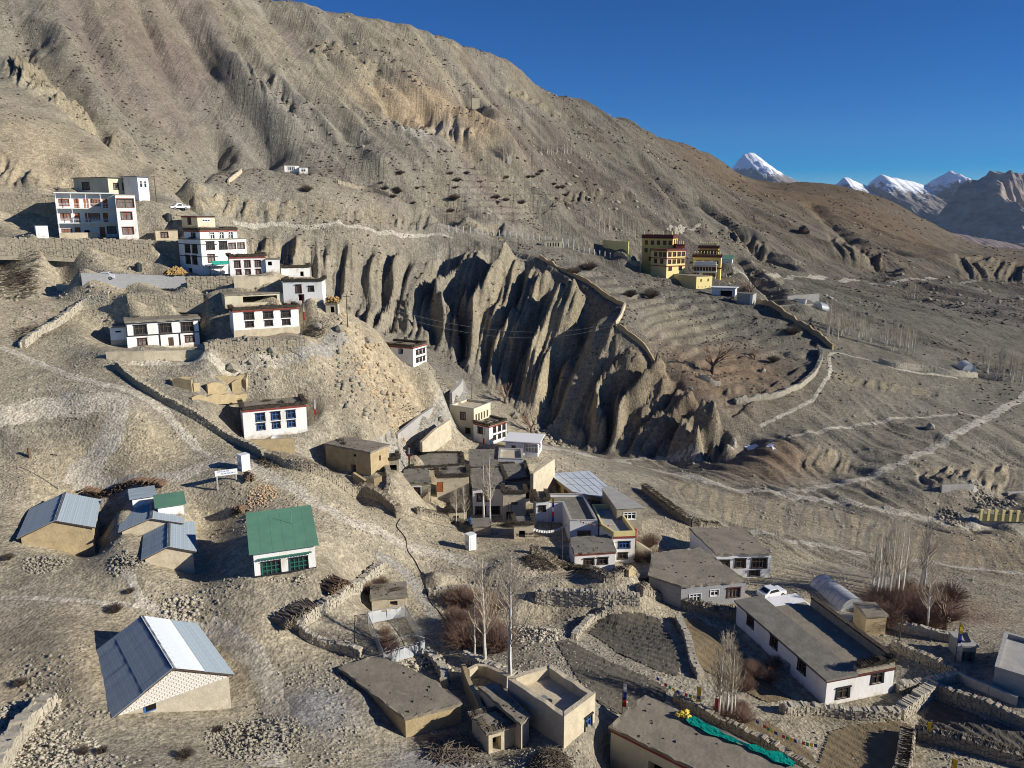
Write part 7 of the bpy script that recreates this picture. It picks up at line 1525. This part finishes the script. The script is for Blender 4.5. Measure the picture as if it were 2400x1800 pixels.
# ------------------------------------------------------------------ far valley and snow mountains
MB().add([(-60000, 1000, -420), (60000, 1000, -420), (60000, 60000, -420), (-60000, 60000, -420)], [(0, 1, 2, 3)]).build('valley_floor', 'pathgrey', kind='structure', label='hidden valley floor beyond the ridge')
def far_mat(name, rock1, rock2, snow_lo, snow_hi, strata=0.):
    m = bpy.data.materials.new(name); m.use_nodes = True; n = m.node_tree; B = n.nodes['Principled BSDF']; L = n.links.new; B.inputs['Roughness'].default_value = .95; MATS[name] = m
    G = n.nodes.new('ShaderNodeNewGeometry'); sp = n.nodes.new('ShaderNodeSeparateXYZ'); L(G.outputs['Position'], sp.inputs[0])
    z = n.nodes.new('ShaderNodeTexNoise'); z.inputs['Scale'].default_value = .004; z.inputs['Detail'].default_value = 8; z.inputs['Roughness'].default_value = .7
    mpn = n.nodes.new('ShaderNodeMapping'); mpn.inputs['Scale'].default_value = (1, 1, 3.5 if strata else 1); L(G.outputs['Position'], mpn.inputs[0]); L(mpn.outputs[0], z.inputs['Vector'])
    cr = n.nodes.new('ShaderNodeValToRGB'); cr.color_ramp.elements[0].position = .38; cr.color_ramp.elements[1].position = .62; cr.color_ramp.elements[0].color = (*rock1, 1); cr.color_ramp.elements[1].color = (*rock2, 1); L(z.outputs[0], cr.inputs[0])
    nz = n.nodes.new('ShaderNodeSeparateXYZ'); L(G.outputs['Normal'], nz.inputs[0])
    def mth(op, a, b):
        k = n.nodes.new('ShaderNodeMath'); k.operation = op
        for i, q in ((0, a), (1, b)):
            if isinstance(q, (int, float)): k.inputs[i].default_value = q
            else: L(q, k.inputs[i])
        return k.outputs[0]
    t = mth('DIVIDE', mth('SUBTRACT', sp.outputs[2], snow_lo), snow_hi-snow_lo)
    t = mth('ADD', t, mth('MULTIPLY', mth('SUBTRACT', z.outputs[0], .5), 2.4)); t = mth('ADD', t, mth('MULTIPLY', mth('SUBTRACT', nz.outputs[2], .62), 1.8))
    k = n.nodes.new('ShaderNodeMath'); k.operation = 'MULTIPLY_ADD'; k.use_clamp = True; L(t, k.inputs[0]); k.inputs[1].default_value = 3.; k.inputs[2].default_value = -1.
    mx = n.nodes.new('ShaderNodeMix'); mx.data_type = 'RGBA'; L(k.outputs[0], mx.inputs[0]); L(cr.outputs[0], mx.inputs[6]); mx.inputs[7].default_value = (.86, .88, .92, 1); L(mx.outputs[2], B.inputs['Base Color'])
far_mat('peak_a', (.13, .12, .12), (.22, .19, .17), 580, 760); far_mat('peak_b', (.12, .11, .11), (.20, .17, .15), 250, 480); far_mat('peak_c', (.13, .11, .105), (.34, .27, .22), 520, 800, 1.); far_mat('foothill', (.14, .11, .10), (.20, .155, .14), 5000, 6000)
def range_mesh(name, label, D, sil, m, W, drop, rough, lam, seed):
    us = np.linspace(sil[0][0], sil[-1][0], 260); vs = np.interp(us, [s[0] for s in sil], [s[1] for s in sil])+(fbm(us/9+seed, us*0, 4)-.5)*5
    nb = 110; T = np.linspace(-.35, 1, nb); XX = np.zeros((nb, 260)); YY = XX.copy(); ZZ = XX.copy()
    for i, (u, v) in enumerate(zip(us, vs)):
        p = unproj(u, v, D); XX[:, i] = p[0]; YY[:, i] = D-T*W; ZZ[:, i] = p[2]-np.where(T > 0, (T**.9)*drop, -T*drop*2.)
    e = np.clip(np.abs(T)*6, 0, 1)[:, None]; s = XX/lam
    ZZ += e*rough*((ridged(s+.9*(fbm(XX/lam*.7, YY/lam*.7+seed, 3)-.5), YY/lam*.35+seed, 5)-.6)*1.5+(fbm(XX/lam*2, YY/lam*2+seed, 4)-.5)*.6)
    nx = 260; q = MB(); q.add([tuple(t) for t in np.stack((XX, YY, ZZ), -1).reshape(-1, 3)], [(j*nx+i+1, j*nx+i, (j+1)*nx+i, (j+1)*nx+i+1)[::-1] for j in range(nb-1) for i in range(nx-1)])
    q.build(name, m, kind='structure', label=label, smooth=False)
range_mesh('snow_mountain', 'white snow pyramid behind the mountain shoulder', 13000, [(1600, 520), (1680, 440), (1722, 386), (1740, 364), (1758, 356), (1767, 356), (1786, 372), (1820, 398), (1865, 422), (1930, 450), (2000, 500)], 'peak_a', 2600, 900, 90, 420, 3)
range_mesh('snow_mountain', 'chain of snow-streaked peaks in the distance', 10500, [(1900, 470), (1960, 430), (1978, 416), (1988, 414), (2002, 422), (2032, 434), (2045, 422), (2064, 408), (2085, 414), (2130, 422), (2170, 432), (2182, 424), (2205, 411), (2226, 400), (2233, 399), (2236, 412), (2255, 424), (2290, 440), (2340, 470)], 'peak_b', 2400, 900, 140, 380, 9)
range_mesh('rock_mountain', 'brown banded rock mountain at the right edge', 7500, [(2150, 560), (2210, 490), (2252, 432), (2270, 419), (2292, 421), (2312, 410), (2321, 399), (2337, 401), (2370, 406), (2400, 405), (2500, 396), (2640, 420), (2800, 460)], 'peak_c', 2400, 900, 400, 460, 15)
range_mesh('foothill', 'low purple foothill under the rock mountain', 4200, [(2100, 545), (2200, 540), (2260, 550), (2330, 562), (2380, 572), (2450, 560), (2600, 560), (2800, 580)], 'foothill', 1200, 260, 40, 260, 21)
# ------------------------------------------------------------------ air
hz = bpy.data.materials.new('haze'); hz.use_nodes = True; n = hz.node_tree; n.nodes.clear(); o = n.nodes.new('ShaderNodeOutputMaterial'); v = n.nodes.new('ShaderNodeVolumePrincipled'); v.inputs['Color'].default_value = (.62, .78, 1, 1); v.inputs['Density'].default_value = HAZE; v.inputs['Anisotropy'].default_value = .0
n.links.new(v.outputs[0], o.inputs['Volume']); MATS['haze'] = hz
if HAZE > 0: MB().box(-14000, 16000, -400, 15500, -460, 1500).build('haze', 'haze', kind='stuff', label='thin blue mountain air')
